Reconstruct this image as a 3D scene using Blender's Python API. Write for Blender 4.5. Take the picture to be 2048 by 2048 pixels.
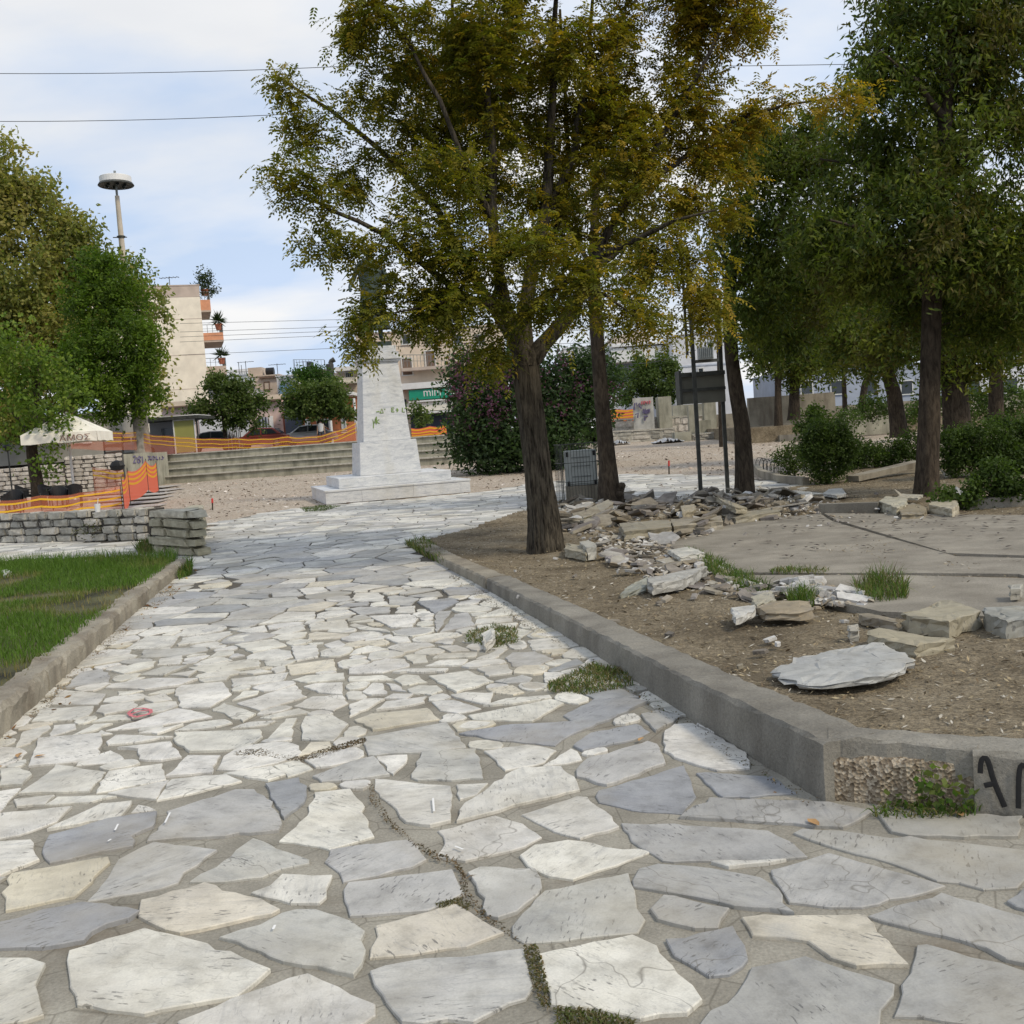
import bpy, bmesh, math, random
import numpy as np
from mathutils import Vector, Matrix, Euler

for o in list(bpy.data.objects):
    bpy.data.objects.remove(o, do_unlink=True)
scene = bpy.context.scene
COL = scene.collection
R = math.radians
rnd = random.Random(11)
rng = np.random.default_rng(11)

# ---------------------------------------------------------------- camera
CAMH, PITCH, ROLL, FPX = 1.6, R(4.43), R(4.1), 2048.0
FW = Vector((0, math.cos(PITCH), -math.sin(PITCH)))
U0 = Vector((0, math.sin(PITCH), math.cos(PITCH)))
R0 = Vector((1, 0, 0))
RT = R0 * math.cos(ROLL) - U0 * math.sin(ROLL)
UP = R0 * math.sin(ROLL) + U0 * math.cos(ROLL)
CAM = Vector((0, 0, CAMH))
cd = bpy.data.cameras.new('camera')
cd.sensor_width = 36.0
cd.lens = 36.0
cd.clip_start = 0.05
cd.clip_end = 3000
cam = bpy.data.objects.new('camera', cd)
M3 = Matrix((RT, UP, -FW)).transposed()
cam.matrix_world = Matrix.Translation(CAM) @ M3.to_4x4()
COL.objects.link(cam)
scene.camera = cam

# ---------------------------------------------------------------- light, sky, exposure
SUN_DIR = Vector((0.66, -0.52, 0.85)).normalized()       # towards the sun (behind the camera, to the right)
SUN_EL = math.asin(SUN_DIR.z)
SUN_AZ = math.atan2(SUN_DIR.x, SUN_DIR.y)
world = bpy.data.worlds.new('World')
scene.world = world
world.use_nodes = True
wn, wl = world.node_tree.nodes, world.node_tree.links
wn.clear()
wout = wn.new('ShaderNodeOutputWorld')
sky = wn.new('ShaderNodeTexSky')
sky.sky_type = 'NISHITA'
sky.sun_disc = False
sky.sun_elevation = SUN_EL
sky.sun_rotation = SUN_AZ
sky.air_density = 1.0
sky.dust_density = 2.0
bg1 = wn.new('ShaderNodeBackground'); bg1.inputs['Strength'].default_value = 0.11
wl.new(sky.outputs[0], bg1.inputs['Color'])
bg2 = wn.new('ShaderNodeBackground'); bg2.inputs['Strength'].default_value = 1.0
tc = wn.new('ShaderNodeTexCoord')
sep = wn.new('ShaderNodeSeparateXYZ'); wl.new(tc.outputs['Generated'], sep.inputs[0])
zz = wn.new('ShaderNodeMath'); zz.operation = 'ABSOLUTE'; wl.new(sep.outputs[2], zz.inputs[0])
za = wn.new('ShaderNodeMath'); za.operation = 'ADD'; za.inputs[1].default_value = 0.22; wl.new(zz.outputs[0], za.inputs[0])
cmb = wn.new('ShaderNodeCombineXYZ')
for i in (0, 1):
    dv = wn.new('ShaderNodeMath'); dv.operation = 'DIVIDE'
    wl.new(sep.outputs[i], dv.inputs[0]); wl.new(za.outputs[0], dv.inputs[1]); wl.new(dv.outputs[0], cmb.inputs[i])
mp = wn.new('ShaderNodeMapping'); mp.inputs['Location'].default_value = (3.1, 1.7, 0.0); mp.inputs['Scale'].default_value = (0.5, 0.75, 1)
mp.inputs['Rotation'].default_value = (0, 0, R(25))
wl.new(cmb.outputs[0], mp.inputs[0])
nz = wn.new('ShaderNodeTexNoise'); nz.inputs['Scale'].default_value = 1.35; nz.inputs['Detail'].default_value = 7.0
nz.inputs['Roughness'].default_value = 0.5; nz.inputs['Distortion'].default_value = 0.35
wl.new(mp.outputs[0], nz.inputs['Vector'])
cr = wn.new('ShaderNodeValToRGB')
cr.color_ramp.elements[0].position = 0.34; cr.color_ramp.elements[0].color = (0.78, 0.78, 0.78, 1)
cr.color_ramp.elements[1].position = 0.60; cr.color_ramp.elements[1].color = (1, 1, 1, 1)
wl.new(nz.outputs[0], cr.inputs[0])
nz2 = wn.new('ShaderNodeTexNoise'); nz2.inputs['Scale'].default_value = 2.2; nz2.inputs['Detail'].default_value = 6.0
wl.new(mp.outputs[0], nz2.inputs['Vector'])
cr2 = wn.new('ShaderNodeValToRGB')
cr2.color_ramp.elements[0].position = 0.40; cr2.color_ramp.elements[0].color = (0.51, 0.62, 0.80, 1)
cr2.color_ramp.elements[1].position = 0.60; cr2.color_ramp.elements[1].color = (0.80, 0.80, 0.80, 1)
wl.new(nz2.outputs[0], cr2.inputs[0])
wl.new(cr2.outputs[0], bg2.inputs['Color'])
mx = wn.new('ShaderNodeMixShader')
wl.new(cr.outputs[0], mx.inputs[0]); wl.new(bg1.outputs[0], mx.inputs[1]); wl.new(bg2.outputs[0], mx.inputs[2])
wl.new(mx.outputs[0], wout.inputs['Surface'])

sd = bpy.data.lights.new('sun', 'SUN'); sd.energy = 1.9; sd.angle = R(10); sd.color = (1.0, 0.88, 0.68)
sun = bpy.data.objects.new('sun', sd)
sun.rotation_euler = SUN_DIR.to_track_quat('Z', 'Y').to_euler()
sun.location = (20, -30, 40)
COL.objects.link(sun)
vs = scene.view_settings
vs.view_transform = 'Standard'; vs.look = 'None'; vs.gamma = 1.0; vs.use_curve_mapping = False
vs.exposure = 0.25
scene.render.engine = 'CYCLES'
scene.cycles.max_bounces = 6
scene.cycles.transparent_max_bounces = 12

# ---------------------------------------------------------------- geometry of the place
def ray(px, py):
    return FW + RT * ((px - 1024) / FPX) + UP * ((1024 - py) / FPX)
def zg(Y):                                   # the square rises gently towards its far side
    return 0.022 * max(0.0, min(Y, 75.0) - 36.0)
def zsoil(Y):                                # the planted bed on the right
    if Y < 4.3: return 0.205
    if Y < 13: return 0.205 + (0.085 - 0.205) * (Y - 4.3) / 8.7
    if Y < 20: return 0.085 + (0.03 - 0.085) * (Y - 13) / 7
    return 0.03 + zg(Y)
def hit(px, py, zf):
    d = ray(px, py)
    if d.z > -1e-4: d = Vector((d.x, d.y, -1e-4))
    t = 5.0; z = 0.0
    for i in range(40):
        t = (z - CAMH) / d.z
        t = min(t, 400)
        z2 = zf(t * d.y)
        z = z * 0.5 + z2 * 0.5
    return CAM + d * ((z - CAMH) / d.z)
def G(px, py, z=None):
    return hit(px, py, zg) if z is None else hit(px, py, lambda Y: z)
def S(px, py, dz=0.0):
    return hit(px, py, lambda Y: zsoil(Y) + dz)
def D(px, py, d):                            # the point of that line of sight on the plane Y = d
    r = ray(px, py)
    return CAM + r * (d / r.y)

# ---------------------------------------------------------------- object helpers
def link(o): COL.objects.link(o); return o
def tag(o, label=None, cat=None, group=None, kind=None):
    if label: o['label'] = label
    if cat: o['category'] = cat
    if group: o['group'] = group
    if kind: o['kind'] = kind
    return o
def thing(name, label, cat, loc=(0, 0, 0), group=None, kind=None):
    o = bpy.data.objects.new(name, None); o.location = loc; o.empty_display_size = 0.2
    link(o); return tag(o, label, cat, group, kind)
def wloc(o):
    v = Vector((0, 0, 0))
    while o is not None:
        v = v + o.location; o = o.parent
    return v
def place(o, parent):
    link(o)
    if parent is not None:
        o.parent = parent
    return o

class MB:
    def __init__(s): s.v = []; s.f = []; s.c = []; s.col = None
    def add(s, verts, faces, col=None):
        b = len(s.v)
        s.v += [tuple(p) for p in verts]
        s.f += [tuple(i + b for i in f) for f in faces]
        c = col if col is not None else (s.col or (1, 1, 1, 1))
        s.c += [c] * len(verts)
        return s
    def box(s, c, size, rot=None, taper=1.0, col=None):
        hx, hy, hz = size[0] / 2, size[1] / 2, size[2] / 2
        vs_ = []
        for z in (-1, 1):
            k = taper if z > 0 else 1.0
            for x, y in ((-1, -1), (1, -1), (1, 1), (-1, 1)):
                p = Vector((x * hx * k, y * hy * k, z * hz))
                if rot is not None: p = rot @ p
                vs_.append(p + Vector(c))
        return s.add(vs_, [(3, 2, 1, 0), (4, 5, 6, 7), (0, 1, 5, 4), (1, 2, 6, 5), (2, 3, 7, 6), (3, 0, 4, 7)], col)
    def bar(s, a, b, w, h=None, col=None):
        a, b = Vector(a), Vector(b); h = h or w
        d = (b - a); L = d.length
        if L < 1e-6: return s
        d.normalize()
        ref = Vector((0, 0, 1)) if abs(d.z) < 0.9 else Vector((0, 1, 0))
        x = d.cross(ref).normalized(); y = x.cross(d)
        m = Matrix((x, d, y)).transposed()
        return s.box((a + b) / 2, (w, L, h), m, 1.0, col)
    def tube(s, pts, radii, n=8, cap=True, col=None):
        pts = [Vector(p) for p in pts]
        if not hasattr(radii, '__len__'): radii = [radii] * len(pts)
        vs_ = []; fs = []
        px_ = None
        for i, p in enumerate(pts):
            d = (pts[min(i + 1, len(pts) - 1)] - pts[max(i - 1, 0)])
            d = d.normalized() if d.length > 1e-9 else Vector((0, 0, 1))
            if px_ is None:
                ref = Vector((0, 1, 0)) if abs(d.y) < 0.9 else Vector((1, 0, 0))
                x = d.cross(ref).normalized()
            else:
                x = (px_ - d * px_.dot(d)).normalized()
            px_ = x; y = d.cross(x)
            for k in range(n):
                a = 2 * math.pi * k / n
                vs_.append(p + (x * math.cos(a) + y * math.sin(a)) * radii[i])
        for i in range(len(pts) - 1):
            for k in range(n):
                k2 = (k + 1) % n
                fs.append((i * n + k, i * n + k2, (i + 1) * n + k2, (i + 1) * n + k))
        if cap:
            fs.append(tuple(range(n - 1, -1, -1)))
            fs.append(tuple((len(pts) - 1) * n + k for k in range(n)))
        return s.add(vs_, fs, col)
    def prism(s, poly, z0, z1, col=None, inset=0.0, bev=0.0):
        n = len(poly)
        a = sum((poly[i][0] * poly[(i + 1) % n][1] - poly[(i + 1) % n][0] * poly[i][1]) for i in range(n))
        if a < 0: poly = poly[::-1]
        vs_ = [(p[0], p[1], z0) for p in poly]
        fs = []
        if bev > 0:
            cx = sum(p[0] for p in poly) / n; cy = sum(p[1] for p in poly) / n
            vs_ += [(p[0], p[1], z1 - bev * 0.8) for p in poly]
            for p in poly:
                dx, dy = cx - p[0], cy - p[1]; L = math.hypot(dx, dy) + 1e-9
                k = min(bev / L, 0.4)
                vs_.append((p[0] + dx * k, p[1] + dy * k, z1))
            rings = 3
        else:
            vs_ += [(p[0], p[1], z1) for p in poly]
            rings = 2
        for r_ in range(rings - 1):
            for i in range(n):
                j = (i + 1) % n
                fs.append((r_ * n + i, r_ * n + j, (r_ + 1) * n + j, (r_ + 1) * n + i))
        fs.append(tuple(range((rings - 1) * n, rings * n)))
        fs.append(tuple(range(n - 1, -1, -1)))
        return s.add(vs_, fs, col)
    def lathe(s, c, prof, n=16, col=None):
        vs_ = []; fs = []
        for r_, z in prof:
            for k in range(n):
                a = 2 * math.pi * k / n
                vs_.append((c[0] + r_ * math.cos(a), c[1] + r_ * math.sin(a), c[2] + z))
        for i in range(len(prof) - 1):
            for k in range(n):
                k2 = (k + 1) % n
                fs.append((i * n + k, i * n + k2, (i + 1) * n + k2, (i + 1) * n + k))
        fs.append(tuple(range(n - 1, -1, -1)))
        fs.append(tuple((len(prof) - 1) * n + k for k in range(n)))
        return s.add(vs_, fs, col)
    def build(s, name, mat, parent=None, smooth=False, origin=None, tint=False, kind=None):
        V = np.array(s.v, dtype=np.float64)
        if parent is not None:
            o0 = wloc(parent); off = np.array(o0)
            loc = Vector((0, 0, 0))
        else:
            if origin is None:
                mn, mxx = V.min(0), V.max(0)
                origin = ((mn[0] + mxx[0]) / 2, (mn[1] + mxx[1]) / 2, mn[2])
            off = np.array(origin); loc = Vector(origin)
        me = bpy.data.meshes.new(name)
        me.from_pydata((V - off).tolist(), [], s.f)
        if tint:
            at = me.attributes.new('tint', 'FLOAT_COLOR', 'POINT')
            at.data.foreach_set('color', np.array(s.c, dtype=np.float32).ravel())
        if smooth:
            me.polygons.foreach_set('use_smooth', [True] * len(me.polygons))
        me.update()
        if mat is not None: me.materials.append(mat)
        o = bpy.data.objects.new(name, me); o.location = loc
        if kind: o['kind'] = kind
        return place(o, parent)

def np_mesh(name, V, F, tint, mat, parent=None, origin=None, smooth=False):
    V = np.asarray(V, dtype=np.float32); F = np.asarray(F, dtype=np.int32)
    if parent is not None: off = np.array(wloc(parent)); loc = Vector((0, 0, 0))
    else:
        if origin is None:
            mn, mxx = V.min(0), V.max(0); origin = ((mn[0] + mxx[0]) / 2, (mn[1] + mxx[1]) / 2, mn[2])
        off = np.array(origin); loc = Vector([float(a) for a in origin])
    V = (V - off.astype(np.float32)).astype(np.float32)
    k = F.shape[1]
    me = bpy.data.meshes.new(name)
    me.vertices.add(len(V)); me.vertices.foreach_set('co', V.ravel())
    me.loops.add(F.size); me.loops.foreach_set('vertex_index', F.ravel())
    me.polygons.add(len(F)); me.polygons.foreach_set('loop_start', np.arange(0, F.size, k, dtype=np.int32))
    if smooth: me.polygons.foreach_set('use_smooth', np.ones(len(F), dtype=bool))
    me.update(calc_edges=True)
    if tint is not None:
        at = me.attributes.new('tint', 'FLOAT_COLOR', 'POINT')
        at.data.foreach_set('color', np.asarray(tint, dtype=np.float32).ravel())
    if mat is not None: me.materials.append(mat)
    o = bpy.data.objects.new(name, me); o.location = loc
    return place(o, parent)

# ---------------------------------------------------------------- materials
class NT:
    def __init__(s, name):
        s.m = bpy.data.materials.new(name); s.m.use_nodes = True
        s.n, s.l = s.m.node_tree.nodes, s.m.node_tree.links
        s.n.clear()
        s.out = s.n.new('ShaderNodeOutputMaterial')
        s.tc = s.n.new('ShaderNodeTexCoord')
        s.pos = s.n.new('ShaderNodeNewGeometry').outputs['Position']
    def noise(s, scale, detail=4, rough=0.55, vec=None, dist=0.0):
        t = s.n.new('ShaderNodeTexNoise')
        t.inputs['Scale'].default_value = scale; t.inputs['Detail'].default_value = detail
        t.inputs['Roughness'].default_value = rough; t.inputs['Distortion'].default_value = dist
        s.l.new(vec if vec is not None else s.pos, t.inputs['Vector'])
        return t.outputs[0]
    def vor(s, scale, vec=None, feature='F1', out=0, rand=1.0):
        t = s.n.new('ShaderNodeTexVoronoi'); t.feature = feature
        t.inputs['Scale'].default_value = scale; t.inputs['Randomness'].default_value = rand
        s.l.new(vec if vec is not None else s.pos, t.inputs['Vector'])
        return t.outputs[out]
    def mapping(s, scale=(1, 1, 1), rot=(0, 0, 0), vec=None):
        t = s.n.new('ShaderNodeMapping')
        t.inputs['Scale'].default_value = scale; t.inputs['Rotation'].default_value = rot
        s.l.new(vec if vec is not None else s.pos, t.inputs[0])
        return t.outputs[0]
    def ramp(s, fac, stops):
        t = s.n.new('ShaderNodeValToRGB')
        e = t.color_ramp.elements
        while len(e) < len(stops): e.new(0.5)
        for i, (p, c) in enumerate(stops):
            e[i].position = p
            if not hasattr(c, '__len__'): c = (c, c, c)
            e[i].color = (c[0], c[1], c[2], 1)
        s.l.new(fac, t.inputs[0])
        return t.outputs[0]
    def mix(s, fac, a, b, mode='MIX'):
        t = s.n.new('ShaderNodeMix'); t.data_type = 'RGBA'; t.blend_type = mode
        for v, i in ((fac, 0), (a, 6), (b, 7)):
            if hasattr(v, 'is_linked') or hasattr(v, 'links'): s.l.new(v, t.inputs[i])
            elif i == 0: t.inputs[0].default_value = v
            else: t.inputs[i].default_value = (v[0], v[1], v[2], 1)
        return t.outputs[2]
    def math(s, op, a, b=None):
        t = s.n.new('ShaderNodeMath'); t.operation = op
        for v, i in ((a, 0), (b, 1)):
            if v is None: continue
            if hasattr(v, 'links'): s.l.new(v, t.inputs[i])
            else: t.inputs[i].default_value = v
        return t.outputs[0]
    def attr(s, name='tint'):
        t = s.n.new('ShaderNodeAttribute'); t.attribute_name = name
        return t
    def rand(s):
        return s.n.new('ShaderNodeObjectInfo').outputs['Random']
    def bump(s, h, strength=0.3, dist=0.01):
        t = s.n.new('ShaderNodeBump'); t.inputs['Strength'].default_value = strength; t.inputs['Distance'].default_value = dist
        s.l.new(h, t.inputs['Height'])
        return t.outputs[0]
    def bsdf(s, col, rough=0.8, nrm=None, metal=0.0, spec=0.4):
        t = s.n.new('ShaderNodeBsdfPrincipled')
        if hasattr(col, 'links'): s.l.new(col, t.inputs['Base Color'])
        else: t.inputs['Base Color'].default_value = (col[0], col[1], col[2], 1)
        if hasattr(rough, 'links'): s.l.new(rough, t.inputs['Roughness'])
        else: t.inputs['Roughness'].default_value = rough
        t.inputs['Metallic'].default_value = metal
        t.inputs['Specular IOR Level'].default_value = spec
        if nrm is not None: s.l.new(nrm, t.inputs['Normal'])
        return t.outputs[0]
    def done(s, sh): s.l.new(sh, s.out.inputs['Surface']); return s.m

def M_basic(name, c, var=0.12, scale=3.0, rough=0.8, bump=0.15, bscale=40, metal=0.0, spec=0.4, dirt=None, dscale=0.8):
    t = NT(name)
    n1 = t.noise(scale, 5)
    c0 = [max(0, x * (1 - var * 1.6)) for x in c]; c1 = [min(1, x * (1 + var)) for x in c]
    col = t.ramp(n1, [(0.3, c0), (0.7, c1)])
    if dirt is not None:
        n3 = t.noise(dscale, 7, 0.65, t.mapping((1, 1, 0.35)))
        col = t.mix(t.ramp(n3, [(0.48, 0.0), (0.72, 0.75)]), col, dirt)
    nb = t.noise(bscale, 4)
    return t.done(t.bsdf(col, rough, t.bump(nb, bump, 0.01) if bump else None, metal, spec))

def M_paving():
    t = NT('marble_paving')
    a = t.attr()
    rv = t.n.new('ShaderNodeVectorRotate'); rv.rotation_type = 'Z_AXIS'
    t.l.new(t.pos, rv.inputs['Vector'])
    t.l.new(t.math('MULTIPLY', a.outputs['Alpha'], 6.0), rv.inputs['Angle'])
    st0 = t.noise(1.0, 7, 0.6, t.mapping((3.2, 24, 6), (0, 0, 0), rv.outputs[0]), 0.9)
    st1 = t.noise(3.4, 6, 0.6, rv.outputs[0], 0.4)
    per = t.math('FRACT', t.math('MULTIPLY', a.outputs['Alpha'], 7.31))
    st = t.mix(t.ramp(per, [(0.25, 0.15), (0.9, 0.95)]), st1, st0)
    col = t.mix(1.0, a.outputs['Color'], t.ramp(st, [(0.30, (0.74, 0.75, 0.77)), (0.48, (0.96, 0.96, 0.96)), (0.72, (1.05, 1.045, 1.03))]), 'MULTIPLY')
    big = t.noise(2.6, 5, 0.6)
    col = t.mix(1.0, col, t.ramp(big, [(0.32, (0.74, 0.74, 0.75)), (0.60, (1.0, 1.0, 1.0))]), 'MULTIPLY')
    mot = t.noise(8.5, 7, 0.68)
    col = t.mix(1.0, col, t.ramp(mot, [(0.34, (0.76, 0.755, 0.74)), (0.50, (0.98, 0.98, 0.97)), (0.66, (1.05, 1.05, 1.05))]), 'MULTIPLY')
    gr = t.noise(3.1, 6, 0.7, t.mapping((1, 1, 1), (0, 0, 0), t.mapping((1, 1, 1), (0, 0, 0.7))))
    col = t.mix(t.ramp(gr, [(0.54, 0.0), (0.70, 0.42)]), col, (0.36, 0.365, 0.36))
    # small dark pits, gathered in patches, drawn out along the grain
    pit = t.noise(1.0, 3, 0.5, t.mapping((22, 85, 20), (0, 0, 0), rv.outputs[0]))
    pm = t.noise(5.0, 3)
    pf = t.math('MULTIPLY', t.ramp(pit, [(0.60, 0.0), (0.65, 0.9)]), t.ramp(pm, [(0.47, 0.0), (0.61, 0.8)]))
    col = t.mix(pf, col, (0.10, 0.10, 0.10))
    # hairline veins
    vn = t.noise(1.0, 4, 0.5, t.mapping((3, 9, 3), (0, 0, 0.4), rv.outputs[0]), 1.8)
    vf = t.ramp(vn, [(0.490, 0.0), (0.50, 0.35), (0.51, 0.0)])
    col = t.mix(vf, col, (0.22, 0.22, 0.23))
    wp = t.n.new('ShaderNodeVectorMath'); wp.operation = 'ADD'
    nzc = t.n.new('ShaderNodeTexNoise'); nzc.inputs['Scale'].default_value = 5.0; t.l.new(t.pos, nzc.inputs['Vector'])
    sc_ = t.n.new('ShaderNodeVectorMath'); sc_.operation = 'SCALE'; sc_.inputs['Scale'].default_value = 0.35; t.l.new(nzc.outputs[1], sc_.inputs[0])
    t.l.new(rv.outputs[0], wp.inputs[0]); t.l.new(sc_.outputs[0], wp.inputs[1])
    ck = t.vor(1.9, t.mapping((1, 1.6, 1), (0, 0, 0), wp.outputs[0]), 'DISTANCE_TO_EDGE')       # old cracks
    ckm = t.math('MULTIPLY', t.ramp(ck, [(0.0, 0.7), (0.006, 0.3), (0.011, 0.0)]), t.ramp(t.math('FRACT', t.math('MULTIPLY', a.outputs['Alpha'], 13.7)), [(0.70, 0.0), (0.76, 1.0)]))
    col = t.mix(ckm, col, (0.15, 0.14, 0.12))
    fine = t.noise(140, 3)
    col = t.mix(1.0, col, t.ramp(fine, [(0.3, (0.90, 0.90, 0.90)), (0.7, (1.04, 1.04, 1.04))]), 'MULTIPLY')
    # earth trodden into the stone
    dn = t.noise(0.9, 6, 0.62)
    col = t.mix(t.ramp(dn, [(0.48, 0.0), (0.72, 0.55)]), col, (0.33, 0.285, 0.20))
    h = t.math('ADD', t.math('MULTIPLY', st, 0.6), t.math('ADD', t.math('MULTIPLY', fine, 0.25), t.math('MULTIPLY', pf, -0.6)))
    return t.done(t.bsdf(col, 0.62, t.bump(h, 0.35, 0.006), 0, 0.35))

def M_mortar():
    t = NT('mortar')
    n = t.noise(3.0, 6, 0.6); f = t.noise(90, 4)
    col = t.ramp(n, [(0.3, (0.205, 0.192, 0.16)), (0.52, (0.295, 0.277, 0.235)), (0.72, (0.38, 0.36, 0.305))])
    col = t.mix(1.0, col, t.ramp(f, [(0.3, (0.78, 0.78, 0.78)), (0.7, (1.1, 1.1, 1.1))]), 'MULTIPLY')
    d = t.noise(1.1, 6, 0.65)
    col = t.mix(t.ramp(d, [(0.56, 0.0), (0.70, 0.8)]), col, (0.16, 0.13, 0.095))
    sp = t.n.new('ShaderNodeSeparateXYZ'); t.l.new(t.pos, sp.inputs[0])
    yy = t.math('ADD', sp.outputs[1], t.math('MULTIPLY', t.noise(0.6, 3), 1.6))
    old = t.ramp(t.math('MULTIPLY', yy, 0.05), [(0.475, 0.0), (0.52, 0.85)])      # the farther paving has narrow, dark, dirt filled joints
    col = t.mix(old, col, (0.075, 0.068, 0.058))
    ck = t.vor(4.0, t.mapping((1, 1, 1)), 'DISTANCE_TO_EDGE')
    col = t.mix(t.ramp(ck, [(0.0, 0.55), (0.02, 0.0)]), col, (0.10, 0.09, 0.07))
    return t.done(t.bsdf(col, 0.95, t.bump(t.math('ADD', f, n), 0.5, 0.008), 0, 0.2))

def M_gravel():
    t = NT('gravel')
    v = t.vor(26, None, 'F1', 1); vd = t.vor(26, None, 'F1', 0)
    n = t.noise(0.5, 6, 0.6); n2 = t.noise(12, 5, 0.7)
    bwn = t.n.new('ShaderNodeRGBToBW'); t.l.new(v, bwn.inputs[0])
    col = t.ramp(bwn.outputs[0], [(0.15, (0.30, 0.25, 0.195)), (0.5, (0.48, 0.41, 0.335)), (0.8, (0.64, 0.57, 0.48))])
    col = t.mix(t.ramp(n, [(0.40, 0.0), (0.66, 0.75)]), col, (0.43, 0.36, 0.285))
    col = t.mix(1.0, col, t.ramp(n2, [(0.35, (0.62, 0.60, 0.58)), (0.6, (1.05, 1.05, 1.05))]), 'MULTIPLY')
    return t.done(t.bsdf(col, 0.95, t.bump(t.math('ADD', vd, n2), 0.8, 0.03), 0, 0.2))

def M_soil():
    t = NT('dry_soil')
    n = t.noise(1.1, 7, 0.65); f = t.noise(55, 5, 0.7); m = t.noise(9, 5, 0.65)
    col = t.ramp(n, [(0.30, (0.15, 0.123, 0.088)), (0.50, (0.27, 0.228, 0.165)), (0.72, (0.375, 0.325, 0.245))])
    col = t.mix(1.0, col, t.ramp(m, [(0.3, (0.70, 0.68, 0.66)), (0.7, (1.15, 1.14, 1.12))]), 'MULTIPLY')
    col = t.mix(1.0, col, t.ramp(f, [(0.35, (0.50, 0.50, 0.50)), (0.62, (1.2, 1.2, 1.18))]), 'MULTIPLY')
    return t.done(t.bsdf(col, 1.0, t.bump(t.math('ADD', f, t.math('MULTIPLY', m, 2.0)), 0.9, 0.025), 0, 0.1))

def M_concrete(name, c, dark, agg=0.0):
    t = NT(name)
    n = t.noise(1.7, 7, 0.62); f = t.noise(70, 5, 0.7); w = t.noise(2.2, 6, 0.6, t.mapping((1, 1, 0.2)))
    col = t.ramp(n, [(0.3, [x * 0.72 for x in c]), (0.55, c), (0.75, [x * 1.22 for x in c])])
    col = t.mix(t.ramp(w, [(0.44, 0.0), (0.68, 0.8)]), col, dark)
    col = t.mix(1.0, col, t.ramp(f, [(0.3, (0.72, 0.72, 0.72)), (0.68, (1.12, 1.12, 1.12))]), 'MULTIPLY')
    pit = t.vor(60)
    col = t.mix(t.ramp(pit, [(0.10, 0.55), (0.20, 0.0)]), col, [x * 0.5 for x in dark])
    h = t.math('ADD', f, t.math('MULTIPLY', n, 1.5))
    if agg > 0:
        v = t.vor(75, None, 'F1', 1); vd = t.vor(75)
        bwn = t.n.new('ShaderNodeRGBToBW'); t.l.new(v, bwn.inputs[0])
        ac = t.ramp(bwn.outputs[0], [(0.2, (0.10, 0.075, 0.05)), (0.5, (0.27, 0.215, 0.15)), (0.8, (0.48, 0.42, 0.33))])
        col = t.mix(agg, col, ac); h = t.math('ADD', h, t.math('MULTIPLY', vd, 2.0))
    return t.done(t.bsdf(col, 0.9, t.bump(h, 0.55, 0.012), 0, 0.25))

def M_marble():
    t = NT('white_marble')
    v1 = t.noise(2.4, 8, 0.66, t.mapping((1, 1, 4.2), (0.1, 0.25, 0.2)), 0.9)
    v2 = t.noise(6, 7, 0.65, t.mapping((1, 1, 2.6), (0.2, 0.5, 0.3)), 1.5)
    col = t.ramp(v1, [(0.32, (0.40, 0.42, 0.45)), (0.47, (0.58, 0.59, 0.60)), (0.68, (0.68, 0.685, 0.675))])
    col = t.mix(t.ramp(v2, [(0.46, 0.0), (0.50, 0.42), (0.54, 0.0)]), col, (0.30, 0.33, 0.36))
    d = t.noise(1.2, 6, 0.6, t.mapping((1, 1, 0.4)))
    col = t.mix(t.ramp(d, [(0.52, 0.0), (0.75, 0.45)]), col, (0.42, 0.38, 0.28))
    return t.done(t.bsdf(col, 0.45, t.bump(v2, 0.06, 0.01), 0, 0.45))

def M_tint(name, rough=0.8, var=0.25, scale=12, bump=0.5, bscale=45, spec=0.3, trans=0.0):
    t = NT(name)
    a = t.attr()
    n = t.noise(scale, 5, 0.6)
    col = t.mix(1.0, a.outputs['Color'], t.ramp(n, [(0.3, [1 - var] * 3), (0.7, [1 + var * 0.5] * 3)]), 'MULTIPLY')
    if trans > 0:
        p = t.bsdf(a.outputs['Color'], rough, None, 0, spec)
        tr = t.n.new('ShaderNodeBsdfTranslucent')
        t.l.new(t.mix(1.0, a.outputs['Color'], (1.35, 1.5, 0.65), 'MULTIPLY'), tr.inputs['Color'])
        m = t.n.new('ShaderNodeMixShader'); m.inputs[0].default_value = trans
        t.l.new(p, m.inputs[1]); t.l.new(tr.outputs[0], m.inputs[2])
        return t.done(m.outputs[0])
    return t.done(t.bsdf(col, rough, t.bump(t.noise(bscale, 4), bump, 0.012), 0, spec))

def M_random_stone(name, stops, bump=0.6):
    t = NT(name)
    col = t.ramp(t.rand(), stops)
    n = t.noise(6, 6, 0.65); f = t.noise(60, 4)
    col = t.mix(1.0, col, t.ramp(n, [(0.3, (0.62, 0.60, 0.57)), (0.65, (1.1, 1.1, 1.1))]), 'MULTIPLY')
    s_ = t.noise(1, 6, 0.6, t.mapping((5, 5, 30)))
    col = t.mix(1.0, col, t.ramp(s_, [(0.3, (0.78, 0.78, 0.8)), (0.6, (1.05, 1.05, 1.04))]), 'MULTIPLY')
    return t.done(t.bsdf(col, 0.85, t.bump(t.math('ADD', f, t.math('MULTIPLY', n, 1.5)), bump, 0.012), 0, 0.25))

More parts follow.
